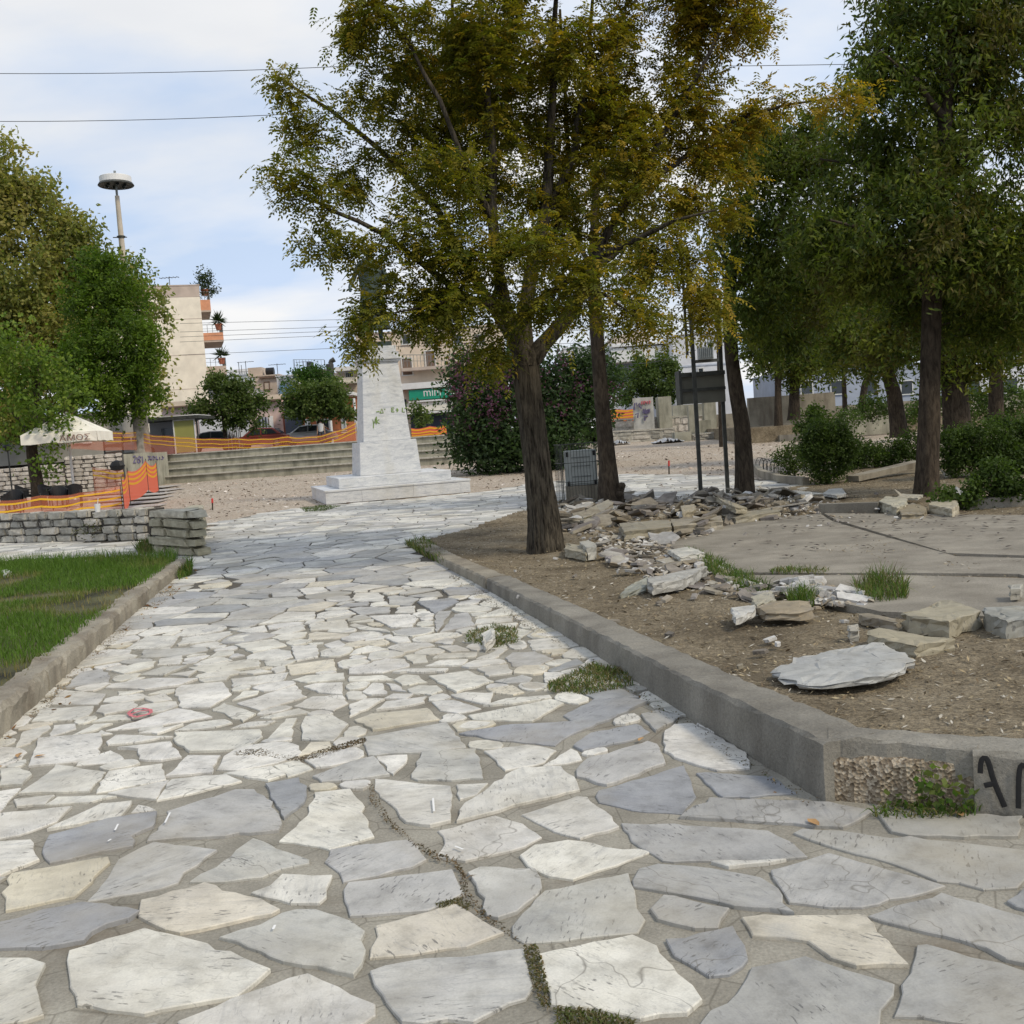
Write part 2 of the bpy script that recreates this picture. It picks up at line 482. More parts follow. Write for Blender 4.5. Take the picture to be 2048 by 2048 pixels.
def M_bark(name, c0, c1, zs=0.16, scale=26, bump=1.0):
    t = NT(name)
    v = t.mapping((1, 1, zs), (0, 0, 0), t.tc.outputs['Object'])
    n = t.noise(scale, 6, 0.65, v, 0.4); g = t.noise(2.0, 5)
    col = t.ramp(n, [(0.34, c0), (0.62, c1)])
    col = t.mix(1.0, col, t.ramp(g, [(0.3, (0.7, 0.7, 0.7)), (0.7, (1.15, 1.12, 1.08))]), 'MULTIPLY')
    return t.done(t.bsdf(col, 0.95, t.bump(n, bump, 0.03), 0, 0.15))

def M_net(name, c, alpha):
    t = NT(name)
    p = t.n.new('ShaderNodeBsdfPrincipled'); p.inputs['Base Color'].default_value = (*c, 1); p.inputs['Roughness'].default_value = 0.6
    tl = t.n.new('ShaderNodeBsdfTranslucent'); tl.inputs['Color'].default_value = (*c, 1)
    m0 = t.n.new('ShaderNodeMixShader'); m0.inputs[0].default_value = 0.4
    t.l.new(p.outputs[0], m0.inputs[1]); t.l.new(tl.outputs[0], m0.inputs[2])
    tr = t.n.new('ShaderNodeBsdfTransparent')
    m = t.n.new('ShaderNodeMixShader'); m.inputs[0].default_value = alpha
    t.l.new(tr.outputs[0], m.inputs[1]); t.l.new(m0.outputs[0], m.inputs[2])
    return t.done(m.outputs[0])

m_pave = M_paving(); m_mortar = M_mortar(); m_gravel = M_gravel(); m_soil = M_soil(); m_marble = M_marble()
m_kerb = M_concrete('kerb_concrete', (0.265, 0.25, 0.215), (0.13, 0.12, 0.103))
m_kerb_old = M_concrete('old_kerb_concrete', (0.34, 0.31, 0.25), (0.15, 0.125, 0.095))
m_agg = M_concrete('exposed_aggregate', (0.26, 0.22, 0.17), (0.12, 0.09, 0.065), 0.75)
m_slab = M_concrete('slab_concrete', (0.31, 0.285, 0.24), (0.20, 0.18, 0.148))
m_step = M_concrete('step_concrete', (0.40, 0.385, 0.31), (0.15, 0.145, 0.11))
m_leaf = M_tint('leaf', 0.6, trans=0.42, spec=0.25)
m_leafd = M_tint('dark_leaf', 0.55, trans=0.38, spec=0.22)
m_grass = M_tint('grass_blade', 0.6, trans=0.30, spec=0.25)
m_litter = M_tint('litter', 0.9, spec=0.15)
m_rub = M_random_stone('rubble_stone', [(0.0, (0.15, 0.14, 0.13)), (0.25, (0.27, 0.235, 0.175)), (0.5, (0.22, 0.20, 0.19)), (0.8, (0.33, 0.30, 0.235)), (1.0, (0.42, 0.41, 0.39))])
m_wst = M_random_stone('wall_stone', [(0.0, (0.29, 0.285, 0.26)), (0.4, (0.41, 0.40, 0.355)), (0.75, (0.51, 0.485, 0.43)), (1.0, (0.60, 0.57, 0.52))])
m_wst2 = M_random_stone('pale_wall_stone', [(0.0, (0.45, 0.42, 0.38)), (0.5, (0.58, 0.54, 0.49)), (1.0, (0.68, 0.63, 0.58))])
m_pier = M_random_stone('pier_stone', [(0.0, (0.36, 0.34, 0.25)), (0.5, (0.44, 0.41, 0.31)), (1.0, (0.52, 0.49, 0.40))])
m_dst = M_random_stone('dark_wall_stone', [(0.0, (0.16, 0.16, 0.15)), (0.5, (0.26, 0.25, 0.22)), (1.0, (0.38, 0.35, 0.29))])
m_joint = M_basic('dark_joint', (0.075, 0.068, 0.06), 0.3, 8, 0.95, 0.4)
m_pjoint = M_basic('pale_joint', (0.42, 0.40, 0.35), 0.2, 8, 0.95, 0.4)
m_bark = M_bark('furrowed_bark', (0.012, 0.010, 0.008), (0.105, 0.092, 0.072))
m_bark2 = M_bark('brown_bark', (0.028, 0.022, 0.017), (0.082, 0.066, 0.050), 0.3, 18)
m_bark3 = M_bark('pale_bark', (0.22, 0.20, 0.17), (0.42, 0.39, 0.34), 0.6, 6, 0.3)
m_twig = M_basic('twig', (0.055, 0.042, 0.03), 0.25, 10, 0.9, 0.2)
m_bronze = M_basic('bronze', (0.055, 0.075, 0.068), 0.35, 3, 0.5, 0.2, 20, 0.55)
m_metal = M_basic('grey_metal', (0.23, 0.25, 0.25), 0.12, 5, 0.5, 0.05, 60, 0.5)
m_rust = M_basic('dark_painted_metal', (0.065, 0.068, 0.062), 0.3, 6, 0.6, 0.15, 60, 0.3)
m_mast = M_basic('mast_paint', (0.52, 0.46, 0.38), 0.1, 2, 0.6, 0.05)
m_black = M_basic('black_wicker', (0.012, 0.013, 0.015), 0.3, 30, 0.5, 0.5, 80)
m_glass = M_basic('dark_glass', (0.03, 0.038, 0.045), 0.3, 1, 0.12, 0.0, 10, 0.0, 0.6)
m_cream = M_basic('cream_canvas', (0.78, 0.75, 0.66), 0.05, 3, 0.9, 0.08)
m_white = M_basic('white_paint', (0.74, 0.74, 0.73), 0.06, 2, 0.6, 0.05)
m_graf = M_basic('black_spray_paint', (0.012, 0.012, 0.013), 0.2, 40, 0.7, 0.1)
m_grafg = M_basic('green_spray_paint', (0.20, 0.30, 0.08), 0.3, 40, 0.8, 0.1)
m_grafr = M_basic('red_spray_paint', (0.55, 0.16, 0.18), 0.3, 40, 0.8, 0.1)
m_grafp = M_basic('violet_spray_paint', (0.13, 0.11, 0.21), 0.3, 40, 0.8, 0.1)
m_net = M_net('orange_net', (0.82, 0.25, 0.13), 0.40)
m_net2 = M_net('dense_orange_net', (0.86, 0.17, 0.09), 0.93)
m_tape = M_net('yellow_strip', (0.92, 0.62, 0.03), 0.88)
m_asph = M_basic('asphalt', (0.10, 0.10, 0.10), 0.2, 2, 0.95, 0.3)
m_orange = M_basic('orange_plaster', (0.56, 0.20, 0.09), 0.12, 2, 0.85, 0.1)
m_terr = M_basic('terracotta', (0.36, 0.13, 0.08), 0.15, 5, 0.8, 0.1)
m_green = M_basic('sign_green', (0.01, 0.28, 0.17), 0.06, 2, 0.4, 0.0)
m_red = M_basic('red_plastic', (0.55, 0.05, 0.04), 0.1, 5, 0.5, 0.0)
def plaster(name, c, dirt=None): return M_basic(name, c, 0.08, 1.2, 0.9, 0.12, 30, 0, 0.2, dirt, 0.35)

# ================================================================= GROUND
def inside(poly, x, y):
    c = False; n = len(poly); j = n - 1
    for i in range(n):
        xi, yi = poly[i][0], poly[i][1]; xj, yj = poly[j][0], poly[j][1]
        if (yi > y) != (yj > y) and x < (xj - xi) * (y - yi) / (yj - yi + 1e-12) + xi: c = not c
        j = i
    return c
def inside_np(poly, X, Y):
    c = np.zeros(X.shape, bool); n = len(poly); j = n - 1
    for i in range(n):
        xi, yi = poly[i][0], poly[i][1]; xj, yj = poly[j][0], poly[j][1]
        m = ((yi > Y) != (yj > Y)) & (X < (xj - xi) * (Y - yi) / (yj - yi + 1e-12) + xi)
        c ^= m; j = i
    return c
def vnoise(X, Y, s, seed=0):                 # smooth value noise on arrays
    X = X * s + seed * 17.3; Y = Y * s + seed * 9.1
    xi = np.floor(X); yi = np.floor(Y); fx = X - xi; fy = Y - yi
    fx = fx * fx * (3 - 2 * fx); fy = fy * fy * (3 - 2 * fy)
    def h(a, b): return np.modf(np.abs(np.sin(a * 127.1 + b * 311.7) * 43758.5453))[0]
    return (h(xi, yi) * (1 - fx) + h(xi + 1, yi) * fx) * (1 - fy) + (h(xi, yi + 1) * (1 - fx) + h(xi + 1, yi + 1) * fx) * fy

# the earth below everything, out to the horizon
MB().add([(-1500, -300, -0.4), (1500, -300, -0.4), (1500, 2200, -0.4), (-1500, 2200, -0.4)], [(0, 1, 2, 3)]).build('ground', m_asph, kind='structure')

# gravel of the dug-up square
def grid_sheet(name, mat, x0, x1, y0, y1, step, zf, poly=None, kind='structure', rough=0.0):
    nx = int((x1 - x0) / step) + 1; ny = int((y1 - y0) / step) + 1
    xs = np.linspace(x0, x1, nx); ys = np.linspace(y0, y1, ny)
    X, Y = np.meshgrid(xs, ys)
    Z = np.vectorize(zf)(Y).astype(float)
    if rough: Z = Z + rough * (vnoise(X, Y, 0.9, 3) - 0.5) + rough * 0.7 * (vnoise(X, Y, 2.7, 5) - 0.5)
    V = np.stack([X, Y, Z], -1).reshape(-1, 3)
    idx = np.arange(nx * ny).reshape(ny, nx)
    F = np.stack([idx[:-1, :-1], idx[:-1, 1:], idx[1:, 1:], idx[1:, :-1]], -1).reshape(-1, 4)
    if poly is not None:
        c = V[F].mean(1); F = F[inside_np(poly, c[:, 0], c[:, 1])]
        used = np.unique(F); rem = -np.ones(len(V), int); rem[used] = np.arange(len(used)); V = V[used]; F = rem[F]
    o = np_mesh(name, V, F, None, mat, None, (0, 0, 0), True); o['kind'] = kind
    return o
grid_sheet('gravel_square', m_gravel, -40, 40, -6, 66, 0.5, lambda Y: zg(Y) - 0.035, None, 'structure', 0.03)

# the mortar bed of the crazy paving
path_px = [(-900, 2600), (-500, 1900), (-160, 1640), (0, 1470), (372, 1132), (300, 1110), (-700, 1150), (-700, 1088), (298, 1083), (402, 1066), (440, 1046), (490, 1034), (560, 1022), (640, 1012),
           (760, 1003), (960, 985), (1060, 968), (1250, 948), (1420, 950), (1560, 962), (1640, 985), (1500, 1030), (1060, 1050), (830, 1095), (1180, 1310), (1660, 1600), (2300, 1660), (3400, 1700), (3400, 2700)]
path_poly = [tuple(G(x, y)[:2]) for x, y in path_px]
sheet_poly = path_poly
MB().add([(p[0], p[1], 0.0) for p in sheet_poly], [tuple(range(len(sheet_poly)))]).build('path', m_mortar, origin=(0, 0, 0), kind='structure')
path_o = bpy.data.objects['path']

# ---- paving stones: the near ones follow the photograph, the rest a broken-stone pattern
T1 = lambda p: (p[0] * .3623, 1050 + p[1] * .3623)
T2 = lambda p: (700 + p[0] * .3623, 1050 + p[1] * .3623)
T3 = lambda p: (1350 + p[0] * .3613, 1350 + p[1] * .3613)
T4 = lambda p: (700 + p[0] * .3623, 1448 + p[1] * .3623)
T5 = lambda p: (p[0] * .3623, 1448 + p[1] * .3623)
stones_px = []
def trace(T, kind, *polys):
    for p in polys: stones_px.append((kind, [T(q) for q in p]))
trace(T5, 'W', [(165,240),(215,95),(560,62),(550,160),(490,215),(330,225)], [(425,235),(440,205),(610,155),(685,205),(600,225)],
 [(655,145),(940,108),(1000,190),(890,208),(770,205),(765,150)], [(590,105),(640,68),(950,78),(700,115),(600,122)],
 [(970,60),(1430,40),(1445,80),(1350,150),(1050,160),(975,110)], [(110,395),(260,290),(310,235),(580,275),(490,380),(350,385)],
 [(540,385),(605,270),(895,230),(905,285),(915,315)], [(920,297),(1040,185),(1215,185),(1180,265),(1170,278)],
 [(600,395),(930,320),(860,425),(740,415)], [(872,430),(952,318),(1250,290),(1330,325),(1050,395)], [(1240,285),(1500,245),(1575,290),(1480,320)],
 [(1515,240),(1650,205),(1725,255),(1590,300)], [(0,260),(110,255),(175,290),(120,345),(0,350)], [(-20,385),(115,365),(0,490),(-40,500)],
 [(80,430),(300,405),(250,455),(95,465)], [(255,455),(320,412),(640,410),(500,440)], [(-30,520),(0,510),(390,470),(310,550),(110,620),(0,640),(-40,640)],
 [(270,592),(560,455),(725,440),(660,530)], [(725,505),(765,460),(860,490)], [(-40,668),(0,665),(170,655),(180,700),(215,760),(0,850),(-60,850)],
 [(1550,655),(1700,520),(1740,395),(1932,375),(2010,470),(2060,630),(1932,668),(1820,700),(1700,675)],
 [(395,1275),(800,1155),(1070,1220),(1475,1375),(1300,1520),(1140,1545),(800,1612),(440,1565),(400,1430),(390,1370)],
 [(-60,1325),(0,1320),(160,1318),(250,1345),(195,1460),(240,1620),(130,1656),(-60,1680)],
 [(1000,1660),(1200,1580),(1600,1420),(1700,1395),(1932,1510),(2060,1560),(2060,1620),(1960,1690),(1500,1760),(1050,1740)],
 [(1395,945),(1490,910),(1560,845),(1830,850),(1760,1000),(1600,1000)], [(520,75),(620,60),(560,40)])
trace(T5, 'B', [(245,720),(280,630),(600,540),(860,503),(840,580),(720,635),(730,685),(560,715),(285,775)],
 [(1470,345),(1650,310),(1690,380),(1680,440),(1570,530),(1520,440)], [(-120,1160),(0,1110),(450,1005),(760,1060),(500,1170),(460,1215),(230,1250),(0,1252),(-120,1230)])
trace(T5, 'G', [(825,655),(945,520),(930,490),(1300,370),(1400,370),(1500,440),(1550,560),(1530,600),(1100,635)],
 [(490,985),(600,860),(660,760),(850,668),(1190,710),(1010,830),(980,885),(760,940)], [(1060,880),(1280,740),(1400,640),(1500,680),(1700,760),(1700,780),(1550,810),(1450,855),(1250,880)],
 [(1800,770),(1830,705),(1932,688),(2262,655),(2347,760),(2270,800),(1900,880),(1880,830)], [(1225,1195),(1440,1130),(1560,1065),(1740,1045),(1932,1110),(2007,1165),(1992,1340),(1945,1400),(1850,1380),(1500,1300),(1330,1220)])
trace(T5, 'C', [(40,1040),(45,870),(70,840),(590,750),(600,780),(410,965),(300,985)], [(775,1075),(790,990),(1130,895),(1300,950),(1440,985),(1535,1040),(1490,1065),(1000,1165),(840,1110)])
trace(T4, 'G', [(0,890),(560,820),(580,870),(620,945),(430,1040),(10,1070),(-25,930)], [(905,1130),(960,1060),(1080,940),(1530,845),(1570,980),(1620,1090),(1580,1160),(970,1215),(905,1180)],
 [(655,840),(720,810),(1020,820),(1055,920),(920,1050),(820,1082),(760,1070),(700,900)], [(345,305),(400,165),(690,152),(730,310),(560,320),(380,318)],
 [(1255,265),(1310,205),(1640,108),(1690,125),(1735,230),(1420,345),(1260,300)], [(125,1385),(330,1330),(950,1255),(970,1350),(1000,1470),(960,1530),(680,1656),(300,1656),(150,1460)],
 [(90,82),(530,2),(635,142),(400,165),(110,180)], [(-200,300),(0,225),(130,195),(215,290),(0,320),(-150,330)])
trace(T4, 'C', [(120,1300),(150,1130),(330,1080),(560,1005),(600,1020),(840,1165),(640,1240),(440,1265)])
trace(T4, 'W', [(1055,1290),(1440,1215),(1560,1190),(1690,1250),(1800,1400),(1932,1540),(1850,1610),(1600,1640),(1350,1580),(1120,1560),(1070,1420)],
 [(480,745),(530,670),(490,600),(650,555),(800,515),(950,560),(1050,635),(880,710),(640,765)], [(945,740),(1020,685),(1200,655),(1650,715),(1230,868),(1100,850),(990,800)],
 [(955,510),(1250,415),(1310,420),(1480,580),(1270,640),(1130,600)], [(145,310),(550,355),(550,545),(440,570),(310,550),(200,430),(140,370)],
 [(600,545),(640,450),(900,270),(950,250),(1160,245),(1245,330),(1260,375),(900,460),(740,510)], [(590,345),(760,335),(700,400),(610,425)],
 [(745,160),(980,125),(1135,155),(1070,220),(860,262)], [(1070,238),(1220,145),(1280,205),(1200,225)], [(150,190),(315,180),(310,220),(240,285)])
trace(T4, 'B', [(615,62),(850,20),(1230,0),(1285,40),(1200,75),(1130,125),(850,100)], [(1240,130),(1330,60),(1580,5),(1650,50),(1560,95),(1290,155)],
 [(1380,380),(1840,250),(1870,310),(1905,410),(1830,500),(1560,480),(1385,440)])
trace(T3, 'W', [(-55,340),(0,290),(100,285),(230,350),(390,440),(405,520),(230,535),(0,465),(-55,430)], [(205,1052),(610,1037),(300,1078)])
trace(T3, 'B', [(125,555),(180,550),(540,570),(600,620),(665,660),(270,688)], [(-44,1484),(320,1415),(400,1590),(370,1630),(300,1670),(190,1680),(0,1570)], [(1840,1270),(1932,1200),(2000,1180),(2000,1330),(1890,1300)])
trace(T3, 'S', [(45,800),(200,695),(850,715),(1080,765),(920,855),(560,830)], [(1115,760),(1730,785),(1820,800),(1915,795),(1890,905),(1400,905),(1210,880)],
 [(675,890),(720,868),(1500,935),(1932,985),(2000,1050),(1932,1130),(1880,1185),(1700,1195),(1450,1150),(1310,1090),(1200,1050),(850,955)],
 [(-285,833),(-150,840),(0,835),(510,875),(640,940),(718,1015),(560,1030),(0,1042),(-60,1035),(-230,930)],
 [(540,1100),(600,1085),(850,1005),(1480,1180),(1280,1240),(1030,1295),(850,1295),(640,1270),(590,1190)],
 [(-225,1150),(-190,1085),(-90,1058),(200,1085),(470,1140),(560,1200),(645,1335),(415,1305),(0,1222),(-220,1185)],
 [(-130,1315),(-60,1240),(0,1245),(295,1312),(235,1420),(110,1420),(0,1395),(-90,1370)], [(1085,1355),(1480,1225),(1932,1360),(2050,1420),(2050,1640),(1830,1590),(1720,1530),(1300,1415)],
 [(1350,1515),(1400,1510),(1932,1660),(2050,1700),(2050,2000),(1932,1980),(1230,1900)], [(160,1932),(350,1780),(430,1640),(720,1580),(1200,1730),(1120,1932),(1100,2050),(100,2050)])
trace(T3, 'C', [(380,1360),(1040,1345),(1280,1620),(1000,1625),(860,1580),(740,1490),(440,1460)])
trace(T1, 'W', [(700,690),(810,620),(990,618),(940,690)], [(990,670),(1010,630),(1270,590),(1280,605),(1200,645)], [(1310,590),(1460,560),(1475,590),(1390,600)], [(1490,605),(1560,575),(1670,555),(1685,580),(1590,605)],
 [(1705,555),(1905,530),(1920,570),(1720,588)], [(1300,665),(1510,635),(1580,670),(1400,710)], [(1610,675),(1750,670),(1755,735),(1640,755)], [(1790,665),(1870,640),(1915,672),(1830,688)],
 [(870,780),(890,745),(1005,730),(995,775)], [(1050,795),(1420,748),(1430,790),(1140,822)], [(590,905),(620,885),(850,855),(1085,858),(1000,890),(800,915)], [(1280,855),(1590,820),(1560,865),(1290,900)],
 [(1615,860),(1690,838),(1895,825),(1900,860),(1700,875)], [(970,925),(1010,895),(1220,875),(1275,940),(1160,1010),(1010,1015)], [(1285,975),(1350,920),(1430,920),(1420,940)], [(1315,990),(1630,895),(1690,955),(1440,1030)],
 [(1680,900),(1740,885),(1890,878),(1890,940),(1760,930)], [(1625,1005),(1730,955),(1890,950),(1920,990),(1840,1030)], [(280,995),(330,920),(580,940),(540,995)], [(180,1095),(240,1025),(515,1010),(490,1060),(420,1085)],
 [(535,1040),(560,1005),(740,980),(760,1000),(740,1020),(580,1055)], [(800,960),(910,940),(950,975),(850,990)], [(510,1095),(600,1060),(750,1055),(720,1080)], [(595,1140),(980,1020),(1110,1045),(1170,1068),(900,1110)],
 [(1175,1020),(1240,990),(1410,1050),(1340,1090)], [(970,1145),(1060,1105),(1240,1082),(1280,1100),(1180,1125)], [(1280,1130),(1380,1095),(1520,1088),(1480,1110)], [(1440,1070),(1650,1020),(1715,1045),(1500,1075)],
 [(1480,1185),(1580,1080),(1640,1075),(1610,1170)], [(1665,1120),(1690,1070),(1830,1060),(1920,1110),(1840,1200),(1670,1190)], [(265,1185),(300,1115),(415,1105),(420,1130)], [(400,1170),(520,1110),(620,1105),(500,1150)],
 [(770,1155),(1010,1112),(870,1160)], [(90,1235),(130,1150),(270,1115),(280,1130),(170,1210)], [(620,810),(760,770),(860,760),(830,795),(690,830)], [(1150,740),(1200,705),(1290,700),(1290,720)],
 [(1460,760),(1640,748),(1560,790),(1470,780)], [(1290,825),(1440,805),(1500,815),(1400,830)], [(650,925),(790,920),(700,945),(655,945)], [(700,870),(740,850),(800,845),(720,880)], [(940,835),(1090,808),(1040,845)], [(1100,860),(1270,842),(1250,865),(1130,875)])
trace(T1, 'C', [(1590,780),(1840,748),(1855,805),(1610,832)], [(1100,335),(1270,315),(1280,330),(1240,350),(1110,355)])
trace(T1, 'G', [(370,905),(440,830),(560,805),(605,840),(600,872)], [(780,740),(800,700),(900,695),(1130,680),(1140,700),(960,735)], [(780,835),(900,790),(1030,785),(900,840)])
trace(T2, 'W', [(10,410),(30,380),(150,378),(185,400),(180,425),(50,425)], [(110,508),(330,500),(375,525),(340,570),(230,570)], [(250,490),(270,460),(360,455),(355,490)], [(210,685),(270,660),(430,655),(465,672),(300,710)],
 [(200,635),(260,620),(320,625),(335,650),(280,662)], [(0,800),(200,745),(300,750),(325,785),(180,820),(0,825)], [(440,840),(650,810),(790,870),(590,930)], [(560,950),(640,935),(790,935),(770,995),(670,980)],
 [(740,1005),(860,970),(1100,952),(1110,965),(900,995)], [(150,1028),(200,985),(420,955),(410,985),(300,1010)], [(455,985),(570,975),(720,1020),(600,1045),(500,1030)], [(320,915),(380,895),(480,895),(510,920),(450,945),(350,940)],
 [(70,930),(130,880),(180,885),(205,940),(120,945)], [(245,860),(300,835),(380,840),(425,875),(290,890)], [(0,1065),(0,1000),(80,970),(190,970),(120,1010)], [(490,675),(590,670),(660,700),(560,708)], [(700,745),(830,690),(870,690),(800,740)],
 [(460,745),(500,715),(700,712),(690,735)], [(300,730),(340,720),(420,725),(430,762),(350,768)], [(420,785),(500,755),(650,750),(620,780)], [(240,820),(300,805),(540,802),(520,820)], [(705,800),(780,785),(870,780),(890,825),(770,840)],
 [(0,845),(180,838),(240,860),(0,870)], [(200,880),(250,885),(310,925),(230,915)], [(0,555),(30,545),(210,590),(220,602),(60,580)], [(470,655),(530,630),(580,640),(560,665)], [(190,965),(240,940),(350,940),(310,968)], [(40,690),(100,672),(210,692),(0,722)])
trace(T2, 'G', [(210,400),(250,392),(380,410),(330,450),(225,445)], [(470,510),(490,485),(560,480),(480,595),(475,560)], [(500,600),(580,500),(650,490),(690,560)], [(860,740),(900,712),(1020,708),(1120,745),(1040,780),(900,785)], [(1610,1055),(1700,1035),(1830,1065),(1690,1145)],
 [(800,870),(950,835),(1005,850),(990,870),(870,880)], [(0,465),(60,455),(220,460),(215,490),(60,500)])
trace(T2, 'C', [(30,1085),(120,1050),(420,1015),(490,1080),(300,1110),(130,1140)], [(760,915),(900,895),(960,930),(900,945),(790,935)])
trace(T2, 'B', [(1185,1060),(1360,970),(1560,975),(1640,990),(1430,1085),(1290,1138)], [(1280,930),(1310,905),(1470,900),(1590,960),(1350,965)], [(1095,810),(1250,750),(1290,775),(1120,820)], [(375,430),(560,410),(600,430),(470,495)])

TINT = {'W': (0.745, 0.725, 0.665), 'C': (0.68, 0.63, 0.52), 'G': (0.52, 0.512, 0.485), 'B': (0.37, 0.38, 0.395), 'S': (0.43, 0.425, 0.41)}
def jitter_poly(poly, amp, maxlen, r_):
    out = []; n = len(poly)
    for i in range(n):
        a = poly[i]; b = poly[(i + 1) % n]
        L = math.hypot(b[0] - a[0], b[1] - a[1]); k = max(1, min(8, int(L / maxlen)))
        nx, ny = (-(b[1] - a[1]) / (L + 1e-9), (b[0] - a[0]) / (L + 1e-9))
        out.append(a)
        for j in range(1, k):
            t = (j + r_.uniform(-.2, .2)) / k; w = r_.gauss(0, amp)
            out.append((a[0] + (b[0] - a[0]) * t + nx * w, a[1] + (b[1] - a[1]) * t + ny * w))
    return out
def area(p):
    return abs(sum(p[i][0] * p[(i + 1) % len(p)][1] - p[(i + 1) % len(p)][0] * p[i][1] for i in range(len(p)))) / 2
def stone_mesh(mb, poly, tint, near):
    z1 = rnd.uniform(0.009, 0.016)
    if near: poly = jitter_poly(poly, 0.0065, 0.055, rnd)
    k = rnd.uniform(0.90, 1.06)
    c = (tint[0] * k, tint[1] * k, tint[2] * k * rnd.uniform(0.97, 1.03), rnd.random())
    v0 = len(mb.v)
    mb.prism(poly, -0.01, z1, c, bev=0.004 if near else 0.003)
    cx = sum(p[0] for p in poly) / len(poly); cy = sum(p[1] for p in poly) / len(poly); ta, tb = rnd.gauss(0, .009), rnd.gauss(0, .009)
    for i in range(v0, len(mb.v)):
        x, y, z = mb.v[i]
        if z > 0: mb.v[i] = (x, y, max(.004, z + max(-.006, min(.006, ta * (x - cx) + tb * (y - cy)))))
world_stones = []
for kind, pp in stones_px:
    q = [tuple(G(x, y)[:2]) for x, y in pp]; cx = sum(p[0] for p in q) / len(q); cy = sum(p[1] for p in q) / len(q)
    world_stones.append((kind, [(cx + (p[0] - cx) * 1.03, cy + (p[1] - cy) * 1.03) for p in q]))
traced_polys = [w[1] for w in world_stones]

# the rest: cells of a random pattern, each cut off by its neighbours
def gen_cells():
    seeds = []
    y = -3.2
    while y < 34.0:
        s = 0.46 if y < 5.2 else (0.36 if y < 9 else 0.42)
        x = -11.0
        while x < 12.5:
            seeds.append((x + rnd.uniform(-.42, .42) * s * 1.25, y + rnd.uniform(-.42, .42) * s * 0.85))
            x += s * 1.25
        y += s * 0.85
    sd_ = np.array(seeds)
    ok = inside_np(path_poly, sd_[:, 0], sd_[:, 1])
    for P in traced_polys:
        ok &= ~inside_np(P, sd_[:, 0], sd_[:, 1])
    keep = np.where(ok)[0]
    cells = []
    for i in keep:
        p = sd_[i]; dd = np.hypot(*(sd_ - p).T); nb = np.argsort(dd)[1:15]
        gap = 0.024 if p[1] < 5 else (0.024 if p[1] < 9.0 else 0.026)
        gap *= rnd.uniform(0.7, 1.3)
        poly = [(p[0] - 2, p[1] - 2), (p[0] + 2, p[1] - 2), (p[0] + 2, p[1] + 2), (p[0] - 2, p[1] + 2)]
        for j in nb:
            q = sd_[j]; nx, ny = q - p; L = math.hypot(nx, ny); nx /= L; ny /= L
            c = (p[0] + q[0]) / 2 * nx + (p[1] + q[1]) / 2 * ny - gap / 2
            out = []
            for a in range(len(poly)):
                A, B = poly[a], poly[(a + 1) % len(poly)]
                da = A[0] * nx + A[1] * ny - c; db = B[0] * nx + B[1] * ny - c
                if da <= 0: out.append(A)
                if (da < 0) != (db < 0) and abs(da - db) > 1e-12:
                    t = da / (da - db); out.append((A[0] + (B[0] - A[0]) * t, A[1] + (B[1] - A[1]) * t))
            poly = out
            if len(poly) < 3: break
        if len(poly) < 3: continue
        # drop short edges
        q2 = []
        for a in poly:
            if not q2 or math.hypot(a[0] - q2[-1][0], a[1] - q2[-1][1]) > 0.03: q2.append(a)
        poly = q2
        if len(poly) < 3 or area(poly) < 0.006: continue
        cells.append(poly)
    return cells
cells = gen_cells()
# keep clear of the traced stones: shrink towards the centre until free, or leave out
bb = [(min(p[0] for p in P), max(p[0] for p in P), min(p[1] for p in P), max(p[1] for p in P), P) for P in traced_polys]
def overlaps(poly):
    x0 = min(p[0] for p in poly); x1 = max(p[0] for p in poly); y0 = min(p[1] for p in poly); y1 = max(p[1] for p in poly)
    for a0, a1, b0, b1, P in bb:
        if a1 < x0 or a0 > x1 or b1 < y0 or b0 > y1: continue
        if any(inside(P, *q) for q in poly) or any(inside(poly, *q) for q in P): return True
    return False
for poly in cells:
    cx = sum(p[0] for p in poly) / len(poly); cy = sum(p[1] for p in poly) / len(poly)
    for k in ((1.0, 0.8, 0.62, 0.45) if cy < 5 else (1.0, 0.8, 0.62, 0.45, 0.3)):
        q = [(cx + (p[0] - cx) * k, cy + (p[1] - cy) * k) for p in poly]
        if not overlaps(q): break
    else: continue
    if area(q) < 0.005: continue
    u = rnd.random()
    d = cy
    if d < 4.6: kind = 'W' if u < .30 else ('G' if u < .62 else ('S' if u < .85 else 'B'))
    elif d < 9.2: kind = 'W' if u < .84 else ('G' if u < .92 else 'C')
    elif d < 13: kind = 'G' if u < .50 else ('W' if u < .68 else ('C' if u < .74 else 'B' if u < .86 else 'S'))
    else: kind = 'W' if u < .46 else ('G' if u < .85 else 'S')
    world_stones.append((kind, q))
